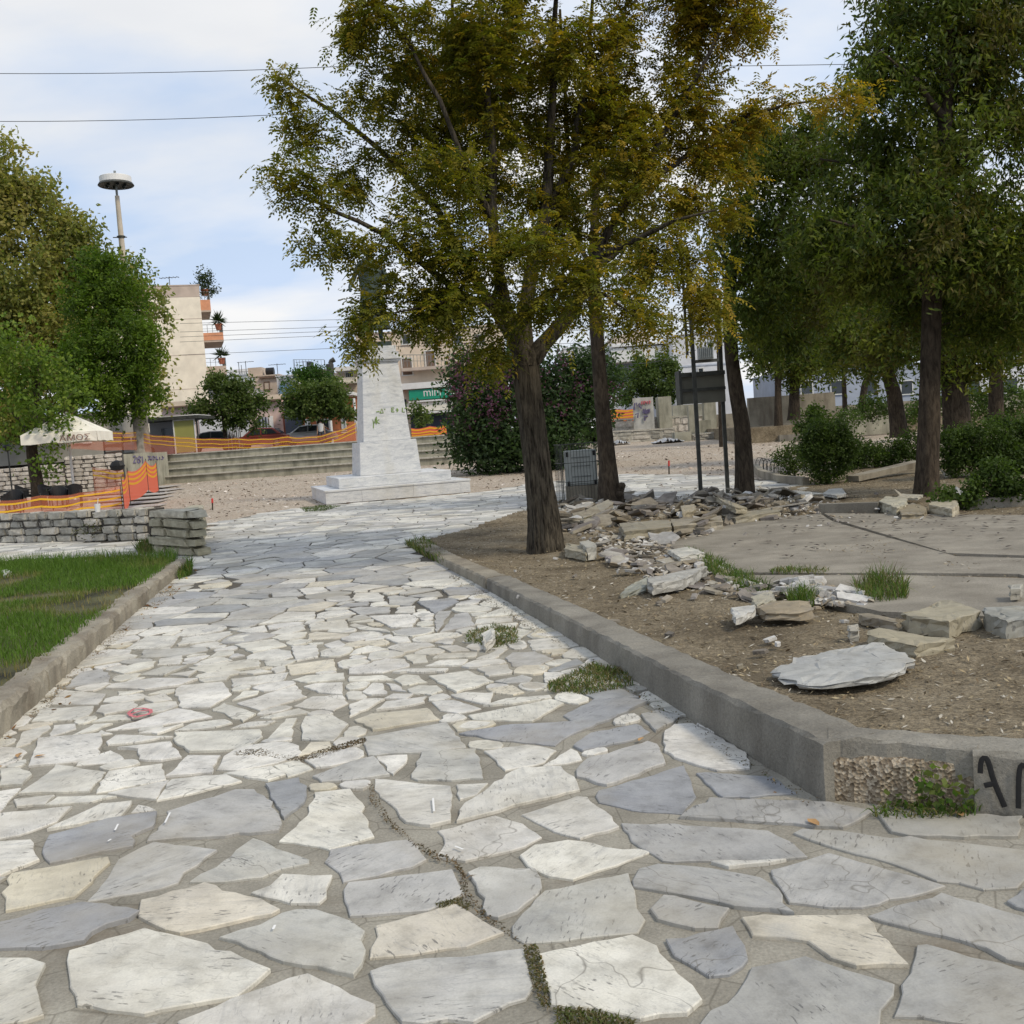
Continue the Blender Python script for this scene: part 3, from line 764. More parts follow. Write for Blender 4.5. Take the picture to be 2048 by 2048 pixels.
# fill what is left open: small stones grown out to their neighbours
def infill(y0, y1, gap, rounds, minclear):
    E0 = []; E1 = []
    for k_, P in world_stones:
        cy_ = sum(p[1] for p in P) / len(P)
        if y0 - 1 < cy_ < y1 + 1:
            for i in range(len(P)): E0.append(P[i]); E1.append(P[(i + 1) % len(P)])
    A = np.array(E0); B = np.array(E1)
    gx, gy = np.meshgrid(np.arange(-4.5, 4.5, .07), np.arange(y0, y1, .07)); gx = gx.ravel() + rng.uniform(-.03, .03, gx.size); gy = gy.ravel() + rng.uniform(-.03, .03, gy.size)
    ok = inside_np(path_poly, gx, gy)
    for k_, P in world_stones: ok &= ~inside_np(P, gx, gy)
    pts = np.stack([gx[ok], gy[ok]], 1)
    def dist(p, A, B):
        d = B - A; t = np.clip(((p - A) * d).sum(1) / ((d * d).sum(1) + 1e-12), 0, 1); q = A + d * t[:, None]
        return np.hypot(*(p - q).T).min()
    cl = np.array([dist(p, A, B) for p in pts])
    order = np.argsort(-cl); n_add = 0
    for oi in order:
        if cl[oi] < minclear: break
        p = pts[oi]
        if dist(p, A, B) < minclear: continue
        poly = []; a0 = rnd.uniform(0, 1)
        for j in range(12):
            a = a0 + 2 * math.pi * j / 12; dr = np.array([math.cos(a), math.sin(a)])
            d = B - A; w = A - p; den = dr[0] * d[:, 1] - dr[1] * d[:, 0]; den = np.where(np.abs(den) < 1e-9, 1e-9, den)
            t = (w[:, 0] * d[:, 1] - w[:, 1] * d[:, 0]) / den; u = (w[:, 0] * dr[1] - w[:, 1] * dr[0]) / den
            m_ = (t > 0) & (u >= -.02) & (u <= 1.02)
            r_ = min(.26, t[m_].min() if m_.any() else .26)
            poly.append((p[0] + dr[0] * max(.012, r_ - gap), p[1] + dr[1] * max(.012, r_ - gap)))
        # keep it close to convex
        for _ in range(3):
            for j in range(12):
                a_, b_, c_ = poly[j - 1], poly[j], poly[(j + 1) % 12]
                cr_ = (b_[0] - a_[0]) * (c_[1] - b_[1]) - (b_[1] - a_[1]) * (c_[0] - b_[0])
                mid = ((a_[0] + c_[0]) / 2, (a_[1] + c_[1]) / 2)
                if cr_ > 0 and math.hypot(mid[0] - p[0], mid[1] - p[1]) < math.hypot(b_[0] - p[0], b_[1] - p[1]) * .72: poly[j] = (mid[0] * .7 + b_[0] * .3, mid[1] * .7 + b_[1] * .3)
        if area(poly) < .008: continue
        u = rnd.random(); kind = 'W' if u < .78 else ('C' if u < .88 else 'G')
        world_stones.append((kind, poly)); n_add += 1
        A = np.concatenate([A, np.array(poly)]); B = np.concatenate([B, np.array(poly[1:] + poly[:1])])
    return n_add
infill(4.7, 12.0, .021, 1, .05)
# how large each one shows from where the photograph was taken
def shows(poly):
    cx = sum(p[0] for p in poly) / len(poly); cy = sum(p[1] for p in poly) / len(poly)
    v = Vector((cx, cy, 0)) - CAM
    zf = v.dot(FW)
    if zf < 0.3: return 0
    ix = v.dot(RT) / zf; iy = v.dot(UP) / zf
    if abs(ix) > 0.53 or abs(iy) > 0.53: return 0
    return area(poly) / zf ** 3
world_stones.sort(key=lambda w: -shows(w[1]))
rest = MB()
for i, (kind, poly) in enumerate(world_stones):
    if i < 300:
        mb = MB(); stone_mesh(mb, poly, TINT[kind], True)
        mb.build('paving_stone', m_pave, path_o, tint=True)
    else:
        stone_mesh(rest, poly, TINT[kind], sum(p[1] for p in poly) / len(poly) < 12)
rest.build('paving_stones', m_pave, path_o, tint=True, kind='stuff')

# ---- the planted bed on the right: soil
bed_px = [(820, 1092), (975, 1183), (1171, 1302), (1388, 1448), (1650, 1606)]
bed_poly = [tuple(G(x, y)[:2]) for x, y in bed_px]
kerb_line_in = [(p[0] + 0.155, p[1] + 0.085) for p in bed_poly]
c1 = Vector(bed_poly[4])
wing = G(2048, 1634); wing_dir = (Vector(wing[:2]) - c1).normalized()
wing_end = c1 + wing_dir * 8.0
back_px = [(1700, 932), (1610, 962), (1560, 984), (1400, 998), (1230, 1005), (1075, 1010), (1000, 1036)]
bed_poly = kerb_line_in[:-1] + [tuple(c1 + Vector((-wing_dir.y, wing_dir.x)) * 0.12 + wing_dir * 0.1)] + [tuple(wing_end + Vector((-wing_dir.y, wing_dir.x)) * 0.12), (22.0, wing_end[1]), (22.0, 27.5), (9.0, 27.5)] + [tuple(S(x, y)[:2]) for x, y in back_px]
soil_clip = [((x - 0) , y) for x, y in bed_poly]
def zsoil_grid(Y): return zsoil(Y) - 0.022
soil = grid_sheet('soil_bed', m_soil, -3.0, 22.0, 3.0, 28.0, 0.1, zsoil_grid, soil_clip, 'structure', 0.05)

# concrete slab lying in the bed
slab_px = [(1405, 1062), (1330, 1088), (1395, 1118), (1470, 1150), (1590, 1183), (1760, 1222), (1900, 1228), (2400, 1255), (2700, 1040), (2048, 1030), (1640, 1026), (1500, 1040)]
slab_pts = [S(x, y, 0.03) for x, y in slab_px]
cxs = [(1410, 1075), (1640, 1026)]
sl_o = thing('concrete_slab', 'cracked grey concrete pavement slabs in the bed strewn with dark pods', 'pavement', slab_pts[4] - Vector((0, 0, 0.05)))
def slab_piece(pxs):
    mb = MB(); pts = [S(x, y, 0.008) for x, y in pxs]
    n = len(pts); cx = sum(p.x for p in pts) / n; cy = sum(p.y for p in pts) / n
    pts = [Vector((p.x + (cx - p.x) * 0.004, p.y + (cy - p.y) * 0.004, p.z)) for p in pts]
    a = sum(pts[i].x * pts[(i + 1) % n].y - pts[(i + 1) % n].x * pts[i].y for i in range(n))
    if a < 0: pts = pts[::-1]
    vs_ = [p - Vector((0, 0, 0.12)) for p in pts] + pts
    fs = [(i, (i + 1) % n, n + (i + 1) % n, n + i) for i in range(n)] + [tuple(range(n, 2 * n))]
    mb.add(vs_, fs).build('slab', m_slab, sl_o)
slab_piece([(1330, 1088), (1405, 1062), (1500, 1040), (1640, 1027), (1665, 1042), (1760, 1070), (1905, 1110), (2045, 1148), (1800, 1146), (1630, 1146), (1470, 1145), (1395, 1118)])
slab_piece([(1647, 1026), (2048, 1030), (2500, 1036), (2500, 1116), (2048, 1111), (1895, 1106), (1768, 1068), (1672, 1040)])
slab_piece([(1910, 1112), (2048, 1116), (2500, 1121), (2560, 1190), (2052, 1152)])
slab_piece([(1475, 1150), (1630, 1150), (1800, 1150), (2048, 1156), (2560, 1196), (2500, 1262), (2048, 1236), (1900, 1229), (1760, 1223), (1590, 1184)])

# ================================================================= KERBS
def loft_kerb(parent, name, pts, hs, width, side, mat, bev=0.018, z0=None, sub=0.07, amp=0.0036):
    # pts: outer bottom line (world xy); side=+1 the body lies to the left of the direction of travel
    P = [Vector((p[0], p[1], 0)) for p in pts]
    Q = []; H = []
    for i in range(len(P) - 1):
        L = (P[i + 1] - P[i]).length; k = max(1, int(L / sub))
        for j in range(k):
            t = j / k; Q.append(P[i].lerp(P[i + 1], t)); H.append(hs[i] + (hs[i + 1] - hs[i]) * t)
    Q.append(P[-1]); H.append(hs[-1])
    n = len(Q); V = []
    for i in range(n):
        d = (Q[min(i + 1, n - 1)] - Q[max(i - 1, 0)]).normalized()
        nr = Vector((-d.y, d.x, 0)) * side
        h = H[i]; g = lambda: rnd.gauss(0, amp)
        for off, z in ((0, -0.05), (0.0, h * 0.5), (0.003, h - bev), (bev, h), (width * 0.5, h + 0.003), (width - bev * 0.6, h), (width, h - bev), (width, -0.05)):
            p = Q[i] + nr * (off + g()) + Vector((0, 0, z + (g() if z > 0 else 0)))
            V.append(p)
    m = 8; F = []
    for i in range(n - 1):
        for k in range(m - 1):
            f = (i * m + k, (i + 1) * m + k, (i + 1) * m + k + 1, i * m + k + 1)
            F.append(f if side > 0 else f[::-1])
    F.append(tuple(range(m))); F.append(tuple((n - 1) * m + k for k in range(m - 1, -1, -1)))
    mb = MB(); mb.add(V, F)
    o = mb.build(name, mat, parent)
    bm = bmesh.new(); bm.from_mesh(o.data); bmesh.ops.recalc_face_normals(bm, faces=bm.faces); bm.to_mesh(o.data); bm.free()
    return o
kr = thing('kerb', 'raised grey concrete kerb slanting along the right edge of the path and around the bed corner', 'kerb', (c1.x, c1.y, 0))
line = [tuple(G(x, y)[:2]) for x, y in [(822, 1091), (880, 1130), (972, 1181), (1171, 1300), (1388, 1445), (1652, 1606)]]
hs = [0.075, 0.10, 0.135, 0.175, 0.225, 0.258]
loft_kerb(kr, 'kerb_section', line[:3], hs[:3], 0.23, 1, m_kerb_old)
loft_kerb(kr, 'kerb_section', [tuple(Vector(line[2]).lerp(Vector(line[3]), 0.015)), line[3], line[4], tuple(Vector(line[4]).lerp(Vector(line[5]), 0.999))], hs[2:], 0.25, 1, m_kerb)
wd = wing_dir; wn_ = Vector((-wd.y, wd.x))
wa = c1 + wd * 0.012 + wn_ * 0.03; wb = c1 + wd * 0.57 + wn_ * 0.03; wc = c1 + wd * 0.5605 + wn_ * 0.006
loft_kerb(kr, 'kerb_section', [tuple(wa), tuple(wb)], [0.196, 0.192], 0.19, 1, m_agg, 0.03, None, 0.05, 0.008)['label'] = 'broken kerb face showing brown pebble aggregate'
loft_kerb(kr, 'kerb_cap', [tuple(c1 + wn_ * 0.045 + wd * 0.02), tuple(c1 + wd * 0.3 + wn_ * 0.07), tuple(c1 + wd * 0.575 + wn_ * 0.03)], [0.255, 0.252, 0.246], 0.17, 1, m_kerb, 0.012, None, 0.05, 0.004)
loft_kerb(kr, 'kerb_section', [tuple(wc), tuple(wing_end)], [0.246, 0.242], 0.21, 1, m_kerb)

kl = thing('kerb', 'weathered beige concrete kerb holding the lawn on the left of the path', 'kerb', G(200, 1290))
lline = [tuple(G(x, y)[:2]) for x, y in [(-260, 1760), (-60, 1543), (0, 1482), (100, 1386), (200, 1292), (300, 1202), (374, 1138)]]
lh = [0.19, 0.185, 0.18, 0.175, 0.17, 0.16, 0.15]
for i in range(0, 6):
    a, b = Vector(lline[i]), Vector(lline[i + 1])
    loft_kerb(kl, 'kerb_section', [tuple(a), tuple(b - (b - a).normalized() * 0.008)], lh[i:i + 2], 0.20, 1, m_kerb_old, 0.03, None, 0.08, 0.007)

# lawn behind the left kerb
lawn_poly = [tuple(Vector(p) + Vector((-0.12, 0.05))) for p in lline] + [tuple(G(342, 1116, 0.14)[:2]), tuple(G(0, 1131, 0.14)[:2]), tuple(G(-700, 1165, 0.14)[:2]), (-12.0, 4.0), (-8, 1)]
m_lawn = M_basic('lawn_earth', (0.085, 0.085, 0.035), 0.5, 1.6, 1.0, 0.6, 50)
MB().add([(p[0], p[1], 0.145) for p in lawn_poly], [tuple(range(len(lawn_poly)))]).build('lawn', m_lawn, origin=(0, 0, 0), kind='structure')

# ================================================================= UPPER LEVEL AND STEPS
ST_Y, ST_Z = 50.5, zg(50.5)
SH = (1.74 - ST_Z) / 4
up_poly = [(-400, 45.0), (-17.2, 45.0), (-17.2, 53.6), (4.0, 53.6), (4.0, 64.3), (400, 64.3), (1400, 64.3), (1400, 2000), (-1400, 2000), (-1400, 45.0)]
MB().add([(x, y, 1.72) for x, y in up_poly], [tuple(range(len(up_poly)))]).build('street', m_asph, origin=(0, 0, 0), kind='structure')
sts = thing('concrete_steps', 'wide weathered concrete seating steps across the far side of the square', 'steps', (-7, ST_Y, ST_Z))
for i in range(4):
    mb = MB(); y0 = ST_Y + 0.82 * i; z1 = ST_Z + SH * (i + 1)
    mb.box((-6.8, (y0 + 54.0) / 2, (z1 + ST_Z - 0.6) / 2 - 0.03), (21.5 - i * 0.02, 54.0 - y0, z1 - ST_Z + 0.54))
    mb.build('step', m_step, sts)
    MB().box((-6.8, (y0 + 53.9) / 2 - 0.02, z1 - 0.03), (21.52, 53.98 - y0 + 0.06, 0.06)).build('tread_edge', m_pjoint, sts)
x0 = D(250, 918, 52).x; x1 = D(337, 912, 52).x; zt = D(292, 905, 52).z
XE = -16.9
eb = MB(); eb.box((XE - .35, 48.0, .92), (.7, 6.2, 1.9))
eb = eb.build('end_block', m_step); tag(eb, 'pale concrete end block of the steps with spray painted scribble', 'concrete block')

# ================================================================= PLANTS
def unit(v): return v / (np.linalg.norm(v, axis=-1, keepdims=True) + 1e-9)
def rhombi(b, d, s, l, w, mid=0.42):
    l = l[:, None]; w = w[:, None]
    V = np.stack([b, b + d * l * mid + s * w * 0.5, b + d * l, b + d * l * mid - s * w * 0.5], 1)
    n = len(b)
    return V.reshape(-1, 3), np.arange(n * 4).reshape(n, 4)
def pinnate(p, d, up, L, k, ll, lw, droop, tint):
    """compound leaves: 2k+1 leaflets along a drooping rachis"""
    n = len(p); s = unit(np.cross(d, up)); nu = unit(np.cross(s, d))
    B, DD, SS, T = [], [], [], []
    for j in range(k):
        t = (j + 0.8) / (k + 0.5)
        pos = p + d * (L * t)[:, None]; pos[:, 2] -= droop * L * t * t
        dd = d.copy(); dd[:, 2] -= 2 * droop * t; dd = unit(dd)
        for sg in (-1, 1):
            ld = unit(s * sg * 0.85 + dd * 0.5 + nu * rng.normal(0, .18, (n, 1)) - np.array([0, 0, .18]))
            B.append(pos); DD.append(ld); SS.append(unit(np.cross(ld, nu + rng.normal(0, .25, (n, 3))))); T.append(tint)
    pos = p + d * L[:, None]; pos[:, 2] -= droop * L
    dd = d.copy(); dd[:, 2] -= 2 * droop; dd = unit(dd)
    B.append(pos); DD.append(dd); SS.append(s); T.append(tint)
    B = np.concatenate(B); DD = np.concatenate(DD); SS = np.concatenate(SS); T = np.concatenate(T)
    m = len(B)
    V, F = rhombi(B, DD, SS, ll * rng.uniform(.8, 1.15, m), lw * rng.uniform(.8, 1.15, m))
    T = T * rng.uniform(.85, 1.15, (m, 1))
    return V, F, np.repeat(T, 4, 0)
def simple_leaves(p, d, l, w, tint, sd=0.5):
    n = len(p); s = unit(np.cross(d, rng.normal(0, 1, (n, 3))))
    V, F = rhombi(p, d, s, l, w)
    return V, F, np.repeat(tint, 4, 0)
def rgba(T): return np.concatenate([T, np.ones((len(T), 1))], 1)

def grow(base_pts, base_r, limbs, anchors, step=0.35, sag=0.0, start=2, curve=0.25):
    """a woody frame: trunk polyline, hand-set limbs, then every anchor joined to the nearest wood"""
    P = []; par = []; minr = []
    def chain(pts, rad, parent):
        last = parent
        for i in range(len(pts) - 1):
            a, b = np.array(pts[i]), np.array(pts[i + 1]); L = np.linalg.norm(b - a); k = max(1, int(L / step))
            for j in range(1, k + 1):
                t = j / k
                q = a + (b - a) * t + (rng.normal(0, .02 * L, 3) if j < k else 0)
                P.append(q); par.append(last); last = len(P) - 1
                minr.append(rad[i] + (rad[i + 1] - rad[i]) * t)
        return last
    P.append(np.array(base_pts[0])); par.append(-1); minr.append(base_r[0])
    chain(base_pts, base_r, 0); ntrunk = len(P)
    for pts, rad in limbs:
        A = np.array(P); d = np.linalg.norm(A - np.array(pts[0]), axis=1); j = int(np.argmin(d))
        chain([P[j]] + list(pts[1:]), rad, j)
    A = np.array(anchors)
    wood = np.array(P); d0 = np.min(np.linalg.norm(A[:, None] - wood[None, start:], axis=2), 1)
    tips = []
    for i in np.argsort(d0):
        a = A[i]; W = np.array(P)
        v = a - W; dist = np.linalg.norm(v, axis=1)
        cost = dist + 0.5 * np.maximum(0, W[:, 2] - a[2]) ; cost[:start] += 50
        j = int(np.argmin(cost)); L = dist[j]
        if L < 0.05: tips.append(j); continue
        k = max(1, int(L / step)); b0 = W[j]; last = j
        bow = rng.normal(0, 0.06 * L, 3); bow[2] += curve * L * 0.25
        for q in range(1, k + 1):
            t = q / k
            P.append(b0 + (a - b0) * t + bow * math.sin(math.pi * t)); par.append(last); minr.append(0.0); last = len(P) - 1
        tips.append(last)
    return np.array(P), np.array(par), np.array(minr), ntrunk, tips
def radii(P, par, minr, tip=0.006, ex=2.2):
    n = len(P); acc = np.zeros(n); r = np.zeros(n)
    for i in range(n - 1, 0, -1):
        if acc[i] == 0: acc[i] = tip ** ex
        r[i] = acc[i] ** (1 / ex); acc[par[i]] += acc[i]
    r[0] = max(minr[0], acc[0] ** (1 / ex))
    return np.where(minr > 0, minr, np.minimum(r, 0.09))
def wood_mesh(name, P, par, r, i0, mat, parent, k=5):
    idx = np.arange(max(1, i0), len(P)); a = P[par[idx]]; b = P[idx]
    ra = np.minimum(r[par[idx]], r[idx] * 1.5); rb = r[idx]
    d = unit(b - a); ref = np.where(np.abs(d[:, 2:3]) < .9, np.array([[0, 0, 1.]]), np.array([[1., 0, 0]]))
    x = unit(np.cross(d, ref)); y = np.cross(d, x)
    b = b + d * (rb * 0.3)[:, None]
    ang = np.arange(k) * 2 * math.pi / k
    ring = x[:, None] * np.cos(ang)[None, :, None] + y[:, None] * np.sin(ang)[None, :, None]
    V = np.concatenate([a[:, None] + ring * ra[:, None, None], b[:, None] + ring * rb[:, None, None]], 1)
    n = len(idx); base = (np.arange(n) * 2 * k)[:, None]
    kk = np.arange(k); k2 = (kk + 1) % k
    F = np.stack([base + kk, base + k2, base + k + k2, base + k + kk], -1).reshape(-1, 4)
    return np_mesh(name, V.reshape(-1, 3), F, None, mat, parent, None, True)
def bark_trunk(name, pts, rad, mat, parent, n=40, rings=46, ridge=0.12, flare=0.25):
    """one tapering stem with vertical furrows"""
    pts = [Vector(p) for p in pts]
    seg = [(pts[i + 1] - pts[i]).length for i in range(len(pts) - 1)]; tot = sum(seg)
    V = np.zeros((rings + 1, n, 3)); ph = rng.uniform(0, 10)
    th = np.arange(n) * 2 * math.pi / n
    for i in range(rings + 1):
        s = tot * i / rings; q = 0; s0 = s
        while q < len(seg) - 1 and s > seg[q]: s -= seg[q]; q += 1
        t = min(1, s / seg[q]); c = pts[q].lerp(pts[q + 1], t); r = rad[q] + (rad[q + 1] - rad[q]) * t
        r *= 1 + flare * math.exp(-s0 / 0.28)
        tw = th + 0.12 * math.sin(s0 * 1.3)
        rid = np.sin(tw * 11 + 1.5 * np.sin(s0 * 1.7 + tw * 2)) * 0.5 + np.sin(tw * 17 + ph + 2 * np.sin(s0 * 2.3 + tw * 3)) * 0.5
        lob = 0.06 * np.sin(tw * 3 + s0) + 0.04 * np.sin(tw * 2 - s0 * 1.7 + ph)
        rr = r * (1 + lob + ridge * rid * 0.5) + rng.normal(0, .002, n)
        V[i, :, 0] = c.x + rr * np.cos(th); V[i, :, 1] = c.y + rr * np.sin(th); V[i, :, 2] = c.z
    idx = np.arange((rings + 1) * n).reshape(rings + 1, n); k2 = np.roll(idx, -1, 1)
    F = np.stack([idx[:-1], k2[:-1], k2[1:], idx[1:]], -1).reshape(-1, 4)
    return np_mesh(name, V.reshape(-1, 3), F, None, mat, parent, None, True)
def lobes_px(rows, d0=None):
    out = []
    for r_ in rows:
        px, py, d, rx, ry = r_[:5]; k = d / FPX
        rd = r_[5] if len(r_) > 5 else (rx + ry) / 2 * k * 0.9
        out.append((np.array(D(px, py, d)), np.array([rx * k, rd, ry * k])))
    return out
def sample_lobes(lobes, dens, shell=0.45, mind=0.0):
    pts = []; out = []
    for c, r_ in lobes:
        n = max(3, int(dens * (r_[0] * r_[1] * r_[2]) ** (2 / 3) * 4))
        u = unit(rng.normal(0, 1, (n, 3))); q = rng.uniform(shell ** 3, 1, n) ** (1 / 3)
        p = c + u * q[:, None] * r_
        pts.append(p); out.append(u)
    return np.concatenate(pts), np.concatenate(out)

# ---- the tree in the bed by the path: feathery leaves turning yellow
TB = S(1092, 1097)
DT = TB.y
tree = thing('tree', 'leaning tree with furrowed dark trunk and feathery yellowing leaves in the dry bed', 'tree', TB)
def W(px, py, d=0.0): return tuple(D(px, py, DT + d))
trunk_pts = [tuple(TB - Vector((0, 0, .06))), W(1088, 1040), W(1077, 960), W(1066, 870), W(1056, 790), W(1050, 735)]
bark_trunk('trunk', trunk_pts, [0.215, 0.190, 0.170, 0.163, 0.17, 0.175], m_bark, tree, 56, 70, 0.16, 0.12)
lm = [([W(1050, 745), W(1085, 690), W(1130, 640), W(1160, 590), W(1185, 520), W(1240, 420), W(1310, 300), W(1390, 160), W(1440, 60)], [.12, .105, .098, .09, .06, .05, .04, .03, .02]),
      ([W(1050, 745), W(1048, 640, .1), W(1062, 540, .15), W(1090, 430, .1), W(1100, 300, .2), W(1108, 150, .3), W(1112, 0, .4), W(1120, -160, .4)], [.12, .10, .09, .08, .06, .045, .03, .02]),
      ([W(1048, 745), W(1025, 660, -.2), W(1000, 560, -.3), W(985, 440, -.3), W(985, 300, -.2), W(975, 150, -.2), W(960, 0, -.1), W(950, -120, 0)], [.11, .09, .075, .065, .05, .04, .03, .02]),
      ([W(1035, 720, .1), W(1000, 640, .3), W(930, 520, .4), W(850, 390, .5), W(760, 300, .5), W(660, 220, .4), W(560, 155, .2)], [.09, .07, .05, .042, .035, .025, .012]),
      ([W(1000, 620, -.3), W(940, 600, -.6), W(860, 540, -.8), W(770, 470, -.9), W(660, 420, -.9), W(560, 352, -1)], [.06, .05, .038, .03, .022, .01]),
      ([W(1010, 560, -.2), W(980, 610, -.8), W(900, 600, -1.1), W(840, 615, -1.2), W(815, 620, -1.3)], [.045, .035, .028, .02, .01]),
      ([W(1090, 430, .1), W(1140, 330, .3), W(1165, 200, .5), W(1180, 60, .6), W(1200, -100, .6)], [.05, .042, .034, .025, .015]),
      ([W(1062, 540, .1), W(1110, 470, .7), W(1140, 330, 1.1), W(1130, 180, 1.3), W(1120, 20, 1.4)], [.05, .045, .035, .028, .018]),
      ([W(1185, 520), W(1270, 480, -.4), W(1350, 440, -.7), W(1430, 420, -.8)], [.045, .035, .025, .012]),
      ([W(1240, 420), W(1350, 330, .2), W(1470, 240, .4), W(1570, 210, .5), W(1690, 195, .5)], [.045, .035, .026, .018, .008]),
      ([W(985, 440, -.3), W(930, 330, -.6), W(880, 200, -.8), W(820, 90, -.8), W(760, 10, -.7)], [.04, .034, .026, .02, .01]),
      ([W(1048, 640, .1), W(1090, 590, -.7), W(1140, 560, -1.2), W(1210, 590, -1.4), W(1280, 640, -1.4)], [.05, .04, .03, .022, .01]),
      ([W(985, 300, -.2), W(935, 180, .3), W(905, 40, .6), W(890, -100, .7)], [.035, .03, .022, .014])]
rows = [(585, 180, 12.9, 62, 34), (650, 255, 12.9, 75, 38), (575, 352, 12.0, 48, 26), (655, 390, 12.1, 75, 40), (670, 480, 12.2, 55, 45), (720, 330, 13.2, 85, 62), (720, 60, 12.4, 55, 70), (760, 180, 12.6, 60, 45),
        (800, 20, 12.4, 90, 60), (855, 180, 13, 105, 95), (880, 400, 12.4, 110, 95), (790, 520, 12.1, 80, 80), (725, 500, 11.9, 38, 50), (735, 560, 11.9, 44, 60), (752, 615, 11.9, 34, 32), (860, 630, 11.9, 70, 50), (712, 678, 11.8, 30, 22),
        (930, 560, 12.2, 115, 95), (960, 690, 11.9, 60, 55), (1050, 520, 12.0, 140, 85), (1030, 610, 11.9, 60, 40), (1110, 620, 11.8, 60, 40), (940, 640, 11.8, 65, 50), (1000, 300, 13.2, 120, 120), (1020, 90, 13.3, 150, 110), (960, 60, 12.5, 100, 90),
        (1180, 160, 13.3, 130, 120), (1290, 60, 13.4, 120, 85), (1440, 70, 13.3, 95, 95), (1500, 30, 13.4, 55, 55), (1250, 350, 13.1, 110, 100), (1380, 240, 13.4, 110, 85), (1510, 225, 13.5, 70, 45), (1600, 195, 13.5, 60, 30), (1690, 198, 13.5, 50, 18),
        (1420, 400, 13.3, 80, 70), (1450, 330, 13.4, 70, 60), (1330, 520, 12.6, 90, 75), (1200, 590, 11.9, 100, 65), (1300, 640, 11.7, 60, 45), (1400, 560, 12.6, 60, 80), (1400, 640, 12.6, 30, 35), (1120, 430, 13.8, 120, 90), (980, 170, 14.3, 160, 120), (1200, 260, 14.4, 150, 110), (900, 290, 14.2, 110, 90),
        (820, -120, 12.8, 120, 80), (1000, -150, 13, 160, 90), (1200, -150, 13.2, 160, 90), (1400, -90, 13.2, 120, 80)]
lob = lobes_px(rows)
anc, outw = sample_lobes(lob, 11.5, 0.2)
P, par, minr, nt, tips = grow(trunk_pts, [.2] * 6, lm, anc, 0.28, start=12)
r_ = radii(P, par, minr, 0.0042, 2.15)
wood_mesh('branches', P, par, r_, nt, m_bark, tree, 7)['kind'] = 'stuff'
cen = np.array(W(1040, 420))
def pinnate_crown(tips, P, par, per, spread, L, k, ll, lw, colf, parent, name='crown', mat=None):
    ti = np.repeat(np.array(tips), per); n = len(ti)
    a = P[ti]; b = P[par[ti]]; dirn = unit(a - b + 1e-6)
    t = rng.uniform(-0.9, 0.35, n)[:, None]
    p = a + (a - b) * t + rng.normal(0, spread, (n, 3))
    side = unit(rng.normal(0, 1, (n, 3)) * np.array([1, 1, .45]))
    d = unit(dirn * 0.4 + side * 0.9 + np.array([0, 0, -.12]))
    up = unit(np.array([0, 0, 1.0]) + rng.normal(0, .3, (n, 3)))
    T = colf(p, n)
    V, F, T2 = pinnate(p, d, up, L * rng.uniform(.65, 1.2, n), k, ll, lw, 0.28, T)
    return np_mesh(name, V, F, rgba(T2), mat or m_leaf, parent)
def col_acacia(p, n):
    g = np.array([0.092, 0.112, 0.014]); o = np.array([0.215, 0.185, 0.018]); y = np.array([0.42, 0.25, 0.022])
    e = np.clip((p[:, 0] - cen[0]) / 3.2, -0.6, 1) * 0.28 + np.clip((p[:, 2] - cen[2]) / 3.0, -0.8, 1) * 0.16 + np.abs(p[:, 0] - cen[0]) / 3.3 * .16
    u = np.clip(rng.normal(0.29, 0.21, n) + e * .62, 0, 1)[:, None]
    c = np.where(u < .5, g + (o - g) * u * 2, o + (y - o) * (u - .5) * 2)
    return c * rng.uniform(.75, 1.2, (n, 1))
pinnate_crown(tips, P, par, 39, 0.11, 0.21, 5, 0.062, 0.029, col_acacia, tree)

# ---- leafy masses
def leafy(tree, name, tips_or_pts, per, spread, l, w, cols, droop, mat, cluster=1):
    p0 = np.asarray(tips_or_pts); n = len(p0) * per
    base = np.repeat(p0, per, 0) + rng.normal(0, spread, (n, 3))
    d = unit(rng.normal(0, 1, (n, 3)) * np.array([1, 1, .6]) + np.array([0, 0, -droop]))
    k = cluster
    if k > 1:
        base = np.repeat(base, k, 0) + rng.normal(0, l * .35, (n * k, 3)); d = unit(np.repeat(d, k, 0) + rng.normal(0, .55, (n * k, 3)))
    m = len(base)
    cols = np.array(cols); c = cols[rng.integers(0, len(cols), len(p0))]
    c = np.repeat(c, per * k, 0) * rng.uniform(.7, 1.3, (m, 1))
    c2 = cols[rng.integers(0, len(cols), m)]
    c = c * .6 + c2 * .4 * rng.uniform(.8, 1.2, (m, 1))
    V, F, T = simple_leaves(base, d, l * rng.uniform(.7, 1.25, m), w * rng.uniform(.75, 1.2, m), c)
    return np_mesh(name, V, F, rgba(T), mat, tree)
DG = [(.064, .096, .018), (.085, .12, .020), (.125, .16, .024), (.042, .066, .014), (.18, .20, .030), (.11, .088, .026)]
def leafy_tree(label, base, trunk, rad, limbs, rows, dens, per, spread, l, w, cols, droop, bark, mat, cluster=1, shell=0.3, step=0.4, group=None, n=28, ridge=.08, cname='crown', tip=.005):
    t = thing('tree', label, 'tree', base, group)
    bark_trunk('trunk', trunk, rad, bark, t, n, 40, ridge, 0.25)
    lb = lobes_px(rows) if not isinstance(rows[0][0], np.ndarray) else rows
    anc, _ = sample_lobes(lb, dens, shell)
    P, par, minr, nt, tips = grow(trunk, rad, limbs, anc, step, start=4)
    rr = radii(P, par, minr, tip, 2.2)
    wood_mesh('branches', P, par, rr, nt, m_twig, t, 5)['kind'] = 'stuff'
    leafy(t, cname, P[np.array(tips)], per, spread, l, w, cols, droop, mat, cluster)
    return t
